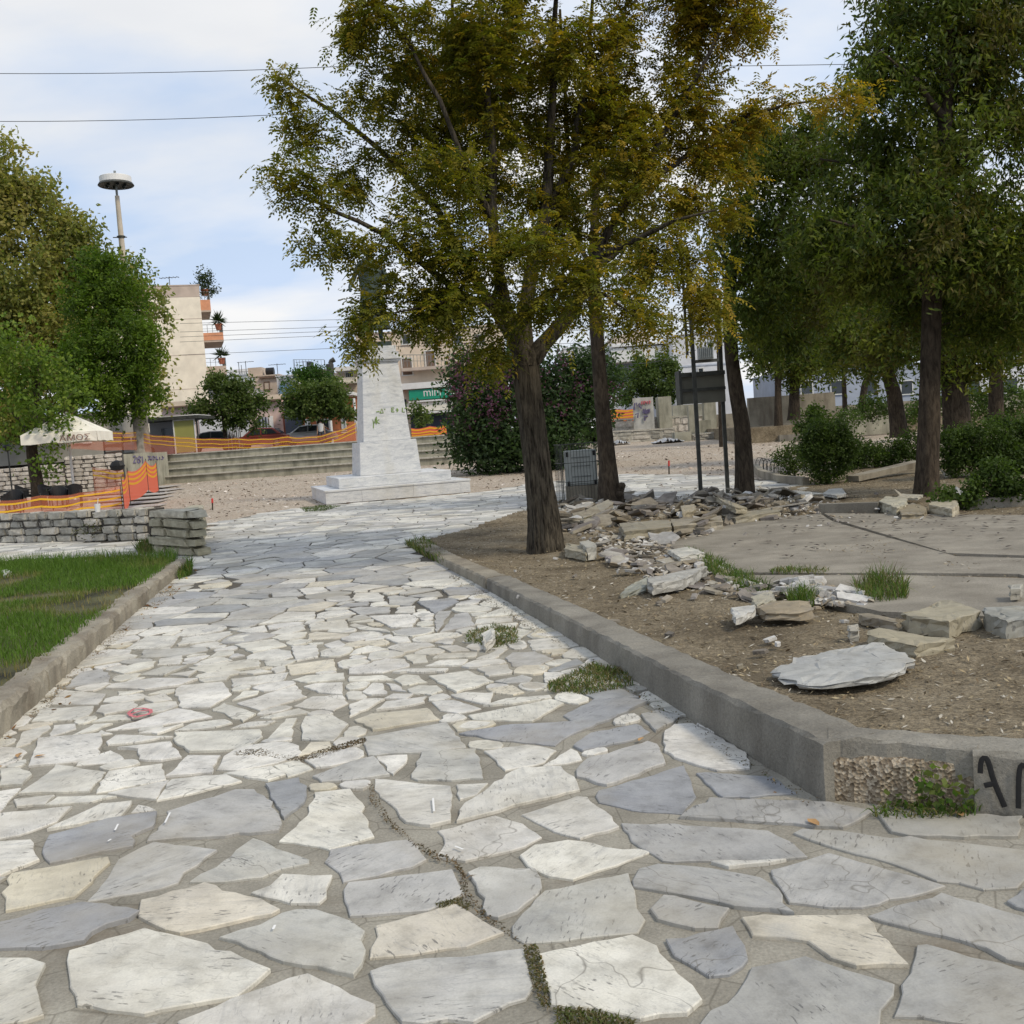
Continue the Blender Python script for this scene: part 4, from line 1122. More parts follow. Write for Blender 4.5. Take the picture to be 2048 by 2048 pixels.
# right: tall dark tree, trunk at 1855
B4 = S(1853, 990); d4 = B4.y
def X4(px, py, d=0): return tuple(D(px, py, d4 + d))
leafy_tree('tall tree with straight brown trunk and drooping dark leaves standing behind the pale broken blocks', B4,
  [tuple(B4 - Vector((0, 0, .1))), X4(1856, 900), X4(1859, 750), X4(1863, 600), X4(1872, 450), X4(1885, 320), X4(1895, 180), X4(1900, 20), X4(1905, -120)], [.185, .172, .165, .157, .145, .125, .10, .06, .03],
  [([X4(1862, 590), X4(1830, 540, -.2), X4(1790, 490, -.4), X4(1720, 455, -.6), X4(1660, 440, -.8)], [.12, .11, .09, .06, .02]),
   ([X4(1875, 430), X4(1830, 360, .4), X4(1740, 325, .8), X4(1640, 318, 1)], [.08, .06, .045, .015]),
   ([X4(1880, 360), X4(1960, 280, -.4), X4(2040, 230, -.6), X4(2120, 200, -.8)], [.08, .06, .05, .02]),
   ([X4(1890, 250), X4(1830, 160, -.5), X4(1760, 100, -.8)], [.06, .045, .015]),
   ([X4(1866, 520), X4(1950, 480, .2), X4(2060, 460, .4)], [.07, .05, .02])],
  [(1780, 60, 17, 70, 70), (1730, 150, 16.8, 45, 40), (1800, 190, 17, 80, 60), (1880, 60, 17, 120, 100), (1990, 60, 17.5, 120, 110), (2060, 180, 17, 110, 120), (1900, 200, 18, 110, 90), (1960, 330, 16.5, 120, 110), (1830, 330, 17.5, 110, 90),
   (1730, 290, 17.8, 90, 60), (1690, 400, 17.8, 90, 70), (1800, 430, 16.4, 100, 80), (1900, 480, 16.2, 110, 90), (2010, 500, 16.4, 110, 110), (1720, 530, 17.4, 100, 80), (1640, 470, 18, 70, 70), (1830, 570, 18.2, 110, 70), (1940, 620, 18, 120, 80), (2080, 620, 17, 100, 100), (1900, -90, 17, 170, 90), (2050, -90, 17.5, 140, 90)],
  7.0, 70, .20, .125, .040, DG, 1.1, m_bark2, m_leafd, 4, .25)
B3 = S(1490, 988); d3 = B3.y
def X3(px, py, d=0): return tuple(D(px, py, d3 + d))
leafy_tree('slender tree with slightly bent dark trunk standing right beside the metal sign frame', B3,
  [tuple(B3 - Vector((0, 0, .1))), X3(1488, 930), X3(1483, 850), X3(1473, 790), X3(1463, 720), X3(1458, 640), X3(1462, 540), X3(1490, 430), X3(1510, 330)], [.185, .17, .155, .15, .14, .13, .11, .07, .03],
  [([X3(1460, 600), X3(1510, 540), X3(1580, 490), X3(1640, 450)], [.08, .06, .04, .015]), ([X3(1462, 540), X3(1430, 480, -.3), X3(1420, 400, -.4)], [.05, .04, .015])],
  [(1520, 330, 20.5, 70, 70), (1470, 470, 20, 60, 90), (1560, 290, 21, 70, 60), (1600, 370, 20.5, 80, 80), (1540, 440, 20, 80, 80), (1620, 500, 20.5, 80, 80), (1530, 560, 19.6, 70, 70), (1600, 620, 20.5, 80, 60), (1500, 650, 20, 60, 50), (1560, 690, 20.6, 60, 40), (1510, 230, 20.6, 40, 35), (1440, 300, 21, 50, 40), (1650, 300, 21, 70, 60)],
  7.0, 62, .20, .125, .042, DG + [(.07, .10, .03)], 1.1, m_bark2, m_leafd, 4, .25)
# second thin trunk behind the cage
B2 = S(1222, 1008); d2 = B2.y
def X2(px, py, d=0): return tuple(D(px, py, d2 + d))
t2 = leafy_tree('thin straight tree with a knobbly base growing behind the caged meter cabinet', B2,
  [tuple(B2 - Vector((0, 0, .1))), X2(1218, 985), X2(1215, 930), X2(1205, 830), X2(1197, 730), X2(1192, 640), X2(1188, 540), X2(1190, 420), X2(1195, 300)], [.215, .205, .165, .15, .14, .13, .11, .08, .04],
  [([X2(1188, 560), X2(1240, 500, .3), X2(1310, 450, .4)], [.07, .05, .02]), ([X2(1188, 520), X2(1140, 460, .2), X2(1090, 400, .4)], [.06, .04, .02])],
  [(1200, 350, 21, 110, 80), (1300, 430, 21, 80, 70), (1110, 420, 21, 80, 80), (1250, 540, 21, 70, 60), (1180, 600, 20.6, 60, 35), (1280, 620, 20.6, 55, 40), (1100, 560, 21.5, 70, 60)],
  6.5, 38, .25, .12, .042, [(.06, .08, .014), (.10, .095, .014), (.045, .065, .014), (.17, .11, .012)], .6, m_bark2, m_leaf, 3, .2)
kb = MB()
for q in range(7):
    a = rnd.uniform(-1.0, 0.9); z = rnd.uniform(.02, .38)
    c = B2 + Vector((0.17 * math.cos(a) + 0.05, -0.16 - 0.03 * math.sin(a * 3), z))
    kb.lathe(c, [(0.0, -.07), (.06, -.055), (.085, 0), (.06, .055), (0.0, .07)], 9)
kb.build('burl', m_bark2, t2, True)
# more trunks further back on the right, with their own dark crowns
def back_tree(px, py, d, lean, r0, rows, label, dens=5, per=52, cols=DG, l=.17, w=.065, ztop=None):
    b = D(px, py, d)
    topz = D(px, 640, d)
    pts = [tuple(b - Vector((0, 0, .2))), tuple(b + Vector((lean * .3, 0, 1.2))), tuple(b + Vector((lean, 0, 2.6))), tuple(b + Vector((lean * 1.3, .1, 4.2)))]
    return leafy_tree(label, b, pts, [r0, r0 * .9, r0 * .8, r0 * .6], [], rows, dens, per, .3, l, w, cols, .6, m_bark2, m_leafd, 3, .3)
back_tree(1918, 868, 27, -.3, .34, [(1850, 640, 27, 110, 90), (1960, 640, 27, 110, 100), (1900, 540, 27, 150, 90), (1800, 560, 28, 100, 80), (1780, 690, 27, 60, 40), (1930, 720, 27, 80, 40)], 'thick old trunk just right of the tall brown trunk, above the hedge')
back_tree(1992, 850, 31, .1, .22, [(2010, 620, 31, 100, 90), (2080, 560, 31, 110, 110), (1950, 560, 32, 100, 80), (2040, 710, 31, 60, 40)], 'dark trunk rising above the hedge near the right edge')
back_tree(1800, 862, 33, -.5, .25, [(1760, 640, 33, 90, 80), (1700, 600, 33, 90, 80), (1800, 560, 33, 100, 80), (1650, 560, 33, 80, 80), (1780, 730, 33, 60, 45), (1690, 690, 33, 60, 40)], 'dark leaning trunk with low leaves behind the hedge left of the tall brown trunk')
back_tree(1557, 850, 50, .1, .19, [(1540, 690, 50, 60, 50), (1590, 620, 50, 90, 70), (1530, 600, 50, 60, 60), (1600, 720, 50, 50, 30)], 'thin trunk in front of the long concrete wall', 4, 44, DG, .25, .095)
back_tree(1588, 832, 51, .2, .27, [(1640, 660, 51, 80, 70), (1620, 730, 51, 70, 35), (1680, 640, 51, 80, 70)], 'forked dark trunk in front of the long concrete wall', 4, 44, DG, .25, .095)
back_tree(1690, 815, 58, .0, .13, [(1700, 690, 58, 70, 45), (1760, 640, 58, 80, 60)], 'thin distant trunk before the pale blue wall', 3.5, 40, DG, .28, .11)
back_tree(1722, 812, 57, .9, .2, [(1740, 690, 57, 60, 40), (1800, 620, 57, 90, 70)], 'slanting distant reddish trunk before the pale blue wall', 3.5, 40, DG, .28, .11)

# ---- left: big olive plane tree and dense bright tree in front of it
OL = [(.23, .235, .06), (.30, .275, .075), (.17, .20, .05), (.36, .30, .10), (.13, .155, .042)]
BG = [(.085, .150, .014), (.115, .185, .018), (.060, .110, .012), (.15, .22, .024), (.045, .080, .012)]
bL = D(150, 925, 63)
leafy_tree('huge olive green plane tree filling the left edge behind the bright green tree', bL,
  [tuple(bL), tuple(D(140, 800, 63)), tuple(D(130, 680, 63)), tuple(D(120, 540, 63))], [.45, .4, .35, .25], [],
  [(10, 390, 62, 55, 70), (-60, 420, 62, 90, 110), (60, 460, 62, 80, 75), (130, 535, 62, 62, 62), (40, 580, 61, 110, 110), (0, 700, 61, 120, 100), (110, 660, 61, 100, 100), (-60, 620, 62, 100, 120), (220, 560, 63, 70, 55), (285, 590, 63, 36, 30), (318, 640, 62, 22, 28), (312, 710, 62, 24, 40), (305, 785, 62, 30, 36), (90, 780, 61, 110, 60), (200, 650, 63, 80, 80), (140, 450, 62, 40, 35), (165, 490, 62, 40, 35), (10, 310, 62, 30, 40), (60, 400, 62, 50, 50)],
  1.9, 34, .45, .28, .17, OL, .4, m_bark3, m_leaf, 3, .35, .8, tip=.010)
bG = D(284, 908, 54.5)
leafy_tree('dense bright green tree with a pale trunk behind the café terrace', bG,
  [tuple(bG - Vector((0, 0, .3))), tuple(D(283, 870, 54.5)), tuple(D(277, 800, 54.5)), tuple(D(262, 700, 54.5)), tuple(D(245, 600, 54.5))], [.42, .40, .38, .28, .15], [],
  [(190, 540, 54, 40, 35), (230, 560, 54, 55, 55), (265, 620, 53.5, 50, 55), (200, 620, 53.5, 60, 60), (240, 680, 53, 70, 60), (180, 700, 53, 55, 60), (280, 720, 53.5, 40, 60), (230, 760, 53, 75, 55), (285, 790, 53.5, 35, 40), (190, 790, 53, 60, 50), (250, 820, 53.5, 50, 25), (160, 600, 54, 35, 45), (150, 750, 54, 30, 60)],
  2.6, 50, .30, .21, .10, BG, .5, m_bark3, m_leaf, 3, .45, .6, tip=.008)
bS = G(78, 1012)
dS = bS.y
def XS(px, py, d=0): return tuple(D(px, py, dS + d))
LG = [(.10, .17, .024), (.14, .21, .028), (.075, .125, .018), (.19, .25, .04), (.06, .10, .016)]
leafy_tree('small leafy mulberry tree with a leaning trunk among the black chairs of the café terrace', bS,
  [tuple(bS), XS(74, 970), XS(65, 915), XS(62, 870), XS(70, 820), XS(75, 770), XS(78, 700)], [.26, .24, .20, .17, .13, .10, .05],
  [([XS(64, 880), XS(95, 850, -.3), XS(125, 820, -.4)], [.11, .09, .03]), ([XS(62, 870), XS(30, 830, .3), XS(0, 790, .4)], [.09, .07, .03])],
  [(20, 690, dS, 50, 60), (60, 740, dS, 60, 45), (10, 780, dS - .5, 60, 50), (100, 740, dS, 45, 50), (140, 760, dS, 30, 40), (50, 820, dS - .8, 65, 35), (110, 820, dS - .8, 45, 25), (15, 860, dS - .6, 40, 30), (100, 930, dS - 1, 28, 26), (100, 880, dS - .6, 25, 20), (120, 850, dS - .8, 22, 25), (-40, 720, dS, 60, 90)],
  4.2, 40, .26, .18, .12, LG, .7, m_bark2, m_leaf, 1, .3, .4)

# street trees clipped like umbrellas
SG = [(.075, .115, .028), (.10, .145, .038), (.052, .085, .022), (.13, .165, .05)]
def street_tree(px, pyb, d, rows, label, r0=.14, dens=3.6, cols=SG, per=40, l=.25, w=.14):
    b = D(px, pyb, d)
    leafy_tree(label, b, [tuple(b), tuple(b + Vector((0, 0, 1.2))), tuple(b + Vector((0, 0, 2.3)))], [r0, r0 * .9, r0 * .8], [], rows, dens, per, .25, l, w, cols, .3, m_bark2, m_leaf, 2, .35, .5, tip=.008)
street_tree(452, 890, 69, [(450, 815, 69, 70, 32), (400, 815, 69, 35, 22), (505, 810, 69, 32, 26), (440, 775, 69, 45, 22), (480, 785, 69, 40, 22), (425, 765, 69, 20, 18), (500, 845, 69, 25, 12)], 'umbrella shaped street tree before the pink house, left one of the pair')
street_tree(640, 880, 72, [(640, 815, 72, 70, 25), (590, 815, 72, 40, 20), (690, 810, 72, 35, 26), (640, 785, 72, 50, 25), (600, 790, 72, 30, 20), (670, 780, 72, 40, 22)], 'umbrella shaped street tree before the orange shop')
street_tree(612, 860, 96, [(600, 765, 96, 35, 28), (625, 755, 96, 35, 22), (650, 775, 96, 35, 25)], 'upright green tree behind the street trees below the tan rooftop', .14, 3.5, [(.040, .10, .016), (.06, .13, .02), (.03, .07, .012)], 24, .3, .15)
street_tree(845, 880, 68, [(845, 832, 68, 22, 14), (840, 822, 68, 16, 10)], 'small round street tree under the green shop sign')
street_tree(1300, 800, 78, [(1300, 752, 78, 50, 30), (1260, 765, 78, 40, 25), (1340, 765, 78, 40, 30), (1285, 735, 78, 25, 25), (1330, 730, 78, 22, 22), (1330, 790, 78, 45, 18), (1270, 792, 78, 45, 18)], 'light green street tree before the white house on the right', .16, 3.2, [(.08, .12, .03), (.11, .15, .04), (.055, .09, .022)])

# ---- shrubs
def shrub(name, label, cat, base, rows, dens, per, spread, l, w, cols, mat=None, shell=.55, cluster=2, stems=True, group=None, droop=.1, cname='foliage'):
    t = thing(name, label, cat, base, group)
    lb = lobes_px(rows)
    pts, _ = sample_lobes(lb, dens * (6 if name in ('bush', 'hedge') else 4 if name == 'weed' else 1), shell)
    pts = pts[pts[:, 2] > base.z + 0.02]
    if stems:
        sel = pts[rng.permutation(len(pts))[:min(70, len(pts))]]
        b = np.array(base); P, par, minr, nt, tips = grow([tuple(b), tuple(b + np.array([0, 0, .15]))], [.03, .025], [], sel, .2, start=0)
        wood_mesh('stems', P, par, radii(P, par, minr, .004, 2.2), 1, m_twig, t, 4)['kind'] = 'stuff'
    leafy(t, cname, pts, per, spread, l, w, cols, droop, mat or m_leafd, cluster)
    return t
bB = G(1050, 938)
db = bB.y
bt = shrub('flowering_shrub', 'large sprawling bougainvillea with dark green leaves and faded purple flowers behind the leaning tree', 'shrub', bB,
  [(975, 800, db, 70, 90), (1040, 820, db, 110, 100), (1130, 800, db, 90, 80), (1180, 770, db, 50, 45), (945, 870, db - 1, 45, 60), (1000, 890, db - 1, 90, 50), (1100, 880, db - 1, 90, 55), (925, 750, db, 28, 40), (1200, 740, db, 35, 25), (1150, 730, db, 50, 30), (930, 730, db, 30, 30)],
  5.0, 60, .34, .19, .095, [(.034, .060, .024), (.045, .080, .028), (.062, .105, .034), (.028, .048, .024)], None, .55, 2)
lbq = lobes_px([(940, 735, db - .9, 36, 40), (960, 760, db - 1.8, 60, 70), (930, 800, db - 1.6, 34, 70), (1190, 780, db - .8, 40, 40), (1120, 760, db - 1.2, 60, 40), (990, 850, db - 1.6, 60, 50), (1100, 830, db - 1.5, 60, 40), (1050, 780, db - 1.4, 60, 40)])
fp, _ = sample_lobes(lbq, 3.2, .6)
leafy(bt, 'flowers', fp, 14, .2, .10, .08, [(.13, .045, .105), (.10, .038, .085), (.17, .07, .13)], 0, m_leaf, 2)['kind'] = 'stuff'
HB = [(.045, .075, .018), (.062, .10, .022), (.085, .13, .028), (.034, .058, .014)]
def SB(px, py): return S(px, py)
b = SB(1655, 965); shrub('bush', 'tall clipped dark bush with a flat top beside the bed kerb', 'bush', b, [(1655, 862, b.y, 48, 20), (1660, 895, b.y, 50, 32), (1655, 930, b.y, 42, 35), (1632, 892, b.y, 28, 38), (1688, 892, b.y, 24, 34)], 9, 67, .09, 0.057, 0.033, HB)
b = SB(1640, 860 + 60); b = D(1632, 880, 27); shrub('bush', 'rounded dark bush behind the clipped flat topped bush', 'bush', b, [(1632, 842, 27, 26, 22), (1612, 855, 27, 20, 18)], 6, 52, .1, 0.092, 0.06, HB)
b = SB(1590, 955); shrub('bush', 'low loose bush inside the low wire hoop fence', 'bush', b, [(1570, 925, b.y, 30, 25), (1600, 915, b.y, 30, 28)], 6, 41, .1, 0.063, 0.038, HB + [(.09, .11, .03)])
b = SB(1750, 935); shrub('bush', 'low ragged bushes filling the gap left of the tall trunk', 'bush', b, [(1730, 915, b.y, 40, 30), (1780, 905, b.y, 40, 28), (1700, 925, b.y, 25, 30), (1820, 895, b.y, 35, 28)], 6, 52, .1, 0.068, 0.042, HB)
b = S(1990, 948); shrub('hedge', 'long low clipped hedge running behind the trunks to the right edge', 'hedge', b, [(1900, 890, b.y, 45, 35), (1960, 885, b.y, 55, 36), (2020, 875, b.y + .3, 55, 40), (2080, 870, b.y + .5, 60, 42), (1930, 920, b.y, 50, 22), (2000, 920, b.y, 55, 26), (2060, 920, b.y, 55, 30)], 8, 67, .1, 0.063, 0.038, HB)
b = S(1990, 1012); shrub('bush', 'small bright edged bush at the slab edge by the white shard', 'bush', b, [(1990, 960, b.y, 38, 32), (2025, 965, b.y, 30, 32), (1960, 980, b.y, 25, 22), (1900, 1000, b.y, 40, 14)], 10, 67, .07, 0.063, 0.040, HB + [(.075, .12, .03)])
b = D(1745, 845, 46); shrub('bush', 'distant round bush beside the low coping wall', 'bush', b, [(1745, 818, 46, 38, 22)], 5, 20, .15, .13, .07, HB)

b = D(1860, 838, 42); shrub('bush', 'distant dark bush between the tall trunk and the thick old trunk', 'bush', b, [(1860, 815, 42, 40, 28), (1830, 830, 42, 25, 20)], 3, 20, .18, .14, .08, HB)
b = D(1960, 838, 44); shrub('bush', 'distant dark bush behind the hedge right of the thick old trunk', 'bush', b, [(1960, 805, 44, 45, 30), (2020, 800, 44, 45, 34)], 3, 20, .18, .14, .08, HB)
b = D(1690, 850, 40); shrub('bush', 'distant dark bush left of the dark leaning trunk', 'bush', b, [(1690, 835, 40, 34, 18)], 3, 20, .16, .13, .07, HB)
b = D(-20, 890, 58); shrub('bush', 'tall dark bush at the left edge behind the café', 'bush', b, [(-30, 840, 58, 60, 50), (30, 850, 58, 40, 35)], 2.2, 24, .25, .2, .12, OL)
# dry plants on the low stone wall
b = G(232, 1082); shrub('weed', 'dry olive weed with upright stems in front of the low stone wall', 'weed', b, [(232, 1035, b.y, 22, 30), (200, 1055, b.y, 35, 18), (170, 1065, b.y, 25, 12), (245, 1060, b.y, 28, 20)], 9, 12, .07, .07, .02, [(.075, .078, .028), (.11, .095, .04), (.05, .06, .02)], m_leaf, .2, 1)

# ---- grass and weeds
def blades(p, h, w, cols, lean=.35):
    n = len(p); a = rng.uniform(0, 2 * math.pi, n)
    s = np.stack([np.cos(a), np.sin(a), np.zeros(n)], 1); ln = rng.normal(0, lean, (n, 2))
    m = p + np.stack([ln[:, 0] * h * .35, ln[:, 1] * h * .35, h * .6], 1)
    t = p + np.stack([ln[:, 0] * h, ln[:, 1] * h, h * np.sqrt(np.maximum(.15, 1 - (ln ** 2).sum(1) * .8))], 1)
    V = np.stack([p - s * w[:, None] * .5, p + s * w[:, None] * .5, m + s * w[:, None] * .4, m - s * w[:, None] * .4, t], 1).reshape(-1, 3)
    b0 = (np.arange(n) * 5)[:, None]
    F3 = np.concatenate([b0 + np.array([[0, 1, 2]]), b0 + np.array([[0, 2, 3]]), b0 + np.array([[3, 2, 4]])], 0)
    T = cols * rng.uniform(.7, 1.3, (n, 1))
    return V, F3, np.repeat(T, 5, 0)
LX = np.array(lawn_poly)
n = 150000
px = rng.uniform(-11, -1.5, n); py = rng.uniform(4.5, 16.2, n)
ok = inside_np(lawn_poly, px, py); px, py = px[ok], py[ok]
dens = vnoise(px, py, .55, 2) * .55 + vnoise(px, py, 1.9, 4) * .45
bare = (dens < .35) & (rng.uniform(0, 1, len(px)) < .85)
px, py, dens = px[~bare], py[~bare], dens[~bare]
h = .04 + .06 * np.clip(dens, 0, 1) * rng.uniform(.5, 1.4, len(px))
ye = np.interp(px, [-9, -4.5], [15.2, 14.4]); far = np.clip(1 - (ye - py) / 1.6, 0, 1)
h = h + far * rng.uniform(.0, .16, len(px)) * (vnoise(px, py, 1.2, 9) > .3)
dry = np.clip((.46 - dens) * 5 + rng.normal(0, .2, len(px)), 0, 1)[:, None]
cg = np.array([.085, .155, .022]) * (1 - dry) + np.array([.22, .18, .08]) * dry
V, F, T = blades(np.stack([px, py, np.full(len(px), .145)], 1), h, rng.uniform(.005, .009, len(px)), cg)
o = np_mesh('lawn_grass', V, F, rgba(T), m_grass); tag(o, 'short green lawn with dry patches behind the left kerb', 'grass', None, 'stuff')

def tuft(name, label, pxs, n, hmin, hmax, zf, cols, wd=.006, cat='grass tuft', lean=.5, spread=.0):
    poly = [tuple(zf(x, y)[:2]) for x, y in pxs]; z0 = zf(*pxs[0]).z
    x0 = min(p[0] for p in poly); x1 = max(p[0] for p in poly); y0 = min(p[1] for p in poly); y1 = max(p[1] for p in poly)
    X = rng.uniform(x0, x1, n * 5); Y = rng.uniform(y0, y1, n * 5); ok = inside_np(poly, X, Y); X, Y = X[ok][:n], Y[ok][:n]
    k = vnoise(X, Y, 5, 1)
    p = np.stack([X, Y, np.full(len(X), z0)], 1); h = rng.uniform(hmin, hmax, len(X)) * (.4 + .9 * k)
    c = np.array(cols)[rng.integers(0, len(cols), len(X))]
    V, F, T = blades(p, h, np.full(len(X), wd) * rng.uniform(.7, 1.3, len(X)), c, lean)
    o = np_mesh(name, V, F, rgba(T), m_grass); return tag(o, label, cat)
GC = [(.07, .13, .02), (.095, .165, .026), (.055, .10, .018), (.15, .16, .045)]
DC = [(.10, .115, .035), (.16, .14, .06), (.24, .19, .10), (.075, .10, .028)]
S3 = lambda x, y: S(x, y, 0.0)
G0 = lambda x, y: G(x, y, 0.012)
tuft('grass_tuft', 'long green grass tuft along the front left edge of the concrete slab', [(1375, 1108), (1420, 1115), (1535, 1170), (1540, 1190), (1500, 1192), (1430, 1150)], 1300, .07, .17, S3, GC)
tuft('grass_tuft', 'seeding grass tuft growing through the slab joint by the white rubble', [(1710, 1180), (1740, 1165), (1810, 1175), (1815, 1200), (1760, 1206), (1715, 1200)], 900, .09, .22, S3, GC + [(.16, .13, .07)])
tuft('grass_tuft', 'thin dark grass among the white rubble pieces', [(1575, 1200), (1625, 1195), (1630, 1215), (1580, 1215)], 260, .08, .2, S3, GC)
tuft('weed_patch', 'flat weeds around the small white block lying on the path', [(935, 1265), (990, 1250), (1035, 1258), (1035, 1285), (990, 1296), (930, 1285)], 1500, .01, .045, G0, DC + DC + GC, .006, 'weeds', .9)
tuft('weed_patch', 'low weeds with dead leaves spilling from the kerb onto the path', [(1095, 1370), (1180, 1330), (1250, 1345), (1270, 1372), (1170, 1390), (1100, 1385)], 2000, .01, .06, G0, DC + DC + GC, .006, 'weeds', .9)
tuft('grass_tuft', 'green grass at the far tip of the right kerb', [(810, 1090), (850, 1080), (885, 1110), (895, 1135), (850, 1115)], 1400, .05, .17, G0, GC + DC, .009)
tuft('grass_tuft', 'grass growing at the far end of the left kerb', [(352, 1130), (385, 1125), (385, 1150), (358, 1160)], 700, .06, .2, G0, GC, .008)
tuft('weed_patch', 'green weeds at the foot of the kerb corner below the graffiti', [(1745, 1618), (1800, 1610), (1960, 1622), (1955, 1634), (1800, 1640), (1745, 1634)], 260, .02, .08, G0, GC + DC, .006, 'weeds', .8)
tuft('moss_strip', 'dark moss in the joint between two pale slabs near the bottom edge', [(1045, 1892), (1075, 1888), (1095, 1960), (1105, 2020), (1085, 2015), (1060, 1950)], 500, .006, .018, G0, [(.10, .10, .035), (.07, .07, .025), (.16, .12, .06)], .006, 'moss', .9)
tuft('moss_strip', 'moss patch in the joint at the bottom edge under a white slab', [(1105, 2016), (1180, 2022), (1260, 2042), (1280, 2060), (1120, 2060)], 520, .006, .026, G0, [(.09, .11, .03), (.13, .11, .05)], .006, 'moss', .9)
tuft('moss_strip', 'short moss streak at the tip of a pale slab in the middle of the path', [(870, 1808), (920, 1796), (940, 1810), (935, 1822), (910, 1808), (880, 1818)], 220, .006, .014, G0, [(.10, .10, .04), (.15, .12, .06)], .005, 'moss', .9)
tuft('weed_patch', 'thin green moss strip before the lowest monument step', [(600, 1016), (640, 1011), (682, 1012), (650, 1022), (610, 1024)], 1500, .01, .05, G0, [(.08, .11, .03), (.06, .09, .02)], .012, 'weeds', .8)
tuft('weed_patch', 'thin weeds along the rear joint of the concrete slab', [(1540, 1140), (1660, 1140), (1650, 1148), (1540, 1148)], 500, .02, .09, S3, DC + GC, .006, 'weeds', .6)
tuft('weed_patch', 'green weeds sprouting among the rubble near the leaning tree', [(1160, 1035), (1200, 1030), (1205, 1048), (1165, 1050)], 500, .05, .18, S3, GC, .01, 'weeds', .8)
tuft('weed_patch', 'dark weeds at the foot of the stone pier by the lawn', [(270, 1100), (300, 1085), (305, 1106), (285, 1112)], 700, .06, .25, G0, GC + DC, .01, 'weeds', .6)
def strip_px(ln, w):
    L_, R_ = [], []
    for i in range(len(ln)):
        a_, b_ = ln[max(0, i - 1)], ln[min(len(ln) - 1, i + 1)]; dx, dy = b_[0] - a_[0], b_[1] - a_[1]; q = math.hypot(dx, dy) + 1e-6
        k = w * (.6 + .8 * ((i * 37) % 10) / 10); L_.append((ln[i][0] - dy / q * k, ln[i][1] + dx / q * k)); R_.append((ln[i][0] + dy / q * k, ln[i][1] - dx / q * k))
    return L_ + R_[::-1]
EC = [(.13, .09, .05), (.09, .065, .04), (.18, .13, .08), (.07, .06, .03)]
tuft('dirt_line', 'dark crack of earth and moss winding between the slabs in the middle foreground', strip_px([(742, 1568), (748, 1600), (775, 1640), (820, 1680), (868, 1712), (905, 1722), (925, 1745), (930, 1790), (975, 1835), (1015, 1862), (1045, 1888)], 7), 2600, .003, .010, G0, EC, .007, 'dirt', 1.2)
tuft('dirt_line', 'brown earth gathered in the cracks of the pale slabs left of the middle', strip_px([(470, 1508), (520, 1505), (560, 1512), (600, 1518), (640, 1508), (690, 1492), (730, 1480)], 6), 1500, .003, .010, G0, EC, .007, 'dirt', 1.2)
tuft('dirt_line', 'sandy brown earth along the foot of the left kerb', strip_px([(60, 1440), (150, 1350), (230, 1275), (300, 1218), (350, 1175)], 9), 2600, .003, .010, G0, [(.26, .19, .12), (.20, .14, .09), (.32, .25, .17)], .009, 'dirt', 1.2)
tuft('dirt_line', 'dark earth and moss along the foot of the right kerb', strip_px([(900, 1150), (990, 1205), (1080, 1262), (1180, 1322), (1300, 1402), (1400, 1468), (1520, 1545), (1625, 1606)], 9), 4200, .003, .014, G0, EC + [(.08, .09, .03)], .007, 'dirt', 1.2)
# climbing leaves on the kerb corner
kx = G(1850, 1612, .1)
cl = []
for (x, y) in [(1845, 1555), (1860, 1545), (1875, 1560), (1850, 1580), (1870, 1590), (1925, 1575), (1935, 1590), (1915, 1595), (1860, 1600), (1790, 1605), (1800, 1615), (1830, 1620)]:
    cl.append(tuple(D(x, y, c1.y + (x - 1650) / 491 * wing_dir.y - .03)))
cl = np.array(cl)
iv = thing('creeper', 'small green creeper on the broken kerb face left of the black letters', 'creeper', Vector([float(v) for v in cl.mean(0)]) - Vector((0, 0, .1)))
leafy(iv, 'leaves', cl, 9, .022, .035, .028, GC, .4, m_leaf, 1)

# ---- dry litter on the soil and against the kerbs
def litter(name, label, poly, n, zf, smin, smax, cols, el=2.0, dz=.006, weight=None):
    x0 = min(p[0] for p in poly); x1 = max(p[0] for p in poly); y0 = min(p[1] for p in poly); y1 = max(p[1] for p in poly)
    X = rng.uniform(x0, x1, n * 3); Y = rng.uniform(y0, y1, n * 3) if weight is None else y0 + (y1 - y0) * rng.uniform(0, 1, n * 3) ** weight
    ok = inside_np(poly, X, Y); X, Y = X[ok][:n], Y[ok][:n]; m = len(X)
    Z = np.vectorize(zf)(Y).astype(float) + dz + rng.uniform(-.022, -.008, m) + .05 * (vnoise(X, Y, .9, 3) - .5) * (1 if zf is zsoil else 0) + .035 * (vnoise(X, Y, 2.7, 5) - .5) * (1 if zf is zsoil else 0)
    a = rng.uniform(0, 2 * math.pi, m); d = unit(np.stack([np.cos(a), np.sin(a), rng.normal(0, .25, m)], 1))
    s = unit(np.cross(d, np.array([0, 0, 1.0]) + rng.normal(0, .35, (m, 3))))
    l = rng.uniform(smin, smax, m); c = np.array(cols)[rng.integers(0, len(cols), m)] * rng.uniform(.7, 1.25, (m, 1))
    V, F = rhombi(np.stack([X, Y, Z], 1), d, s, l, l / rng.uniform(el * .6, el * 1.8, m), .5)
    o = np_mesh(name, V, F, rgba(np.repeat(c, 4, 0)), m_litter); return tag(o, label, 'litter', None, 'stuff')
litter('dry_litter', 'dry twigs and leaf crumbs strewn over the bare earth of the bed', [p for p in soil_clip if p[0] < 14], 60000, zsoil, .012, .055, [(.36, .30, .19), (.30, .24, .15), (.24, .19, .12), (.16, .12, .075), (.34, .29, .21), (.09, .07, .045), (.45, .42, .36)], 4, weight=1.5)
kl_strip = [tuple(Vector(p) + Vector((.0, 0))) for p in lline] + [tuple(Vector(p) + Vector((.22, .05))) for p in lline[::-1]]
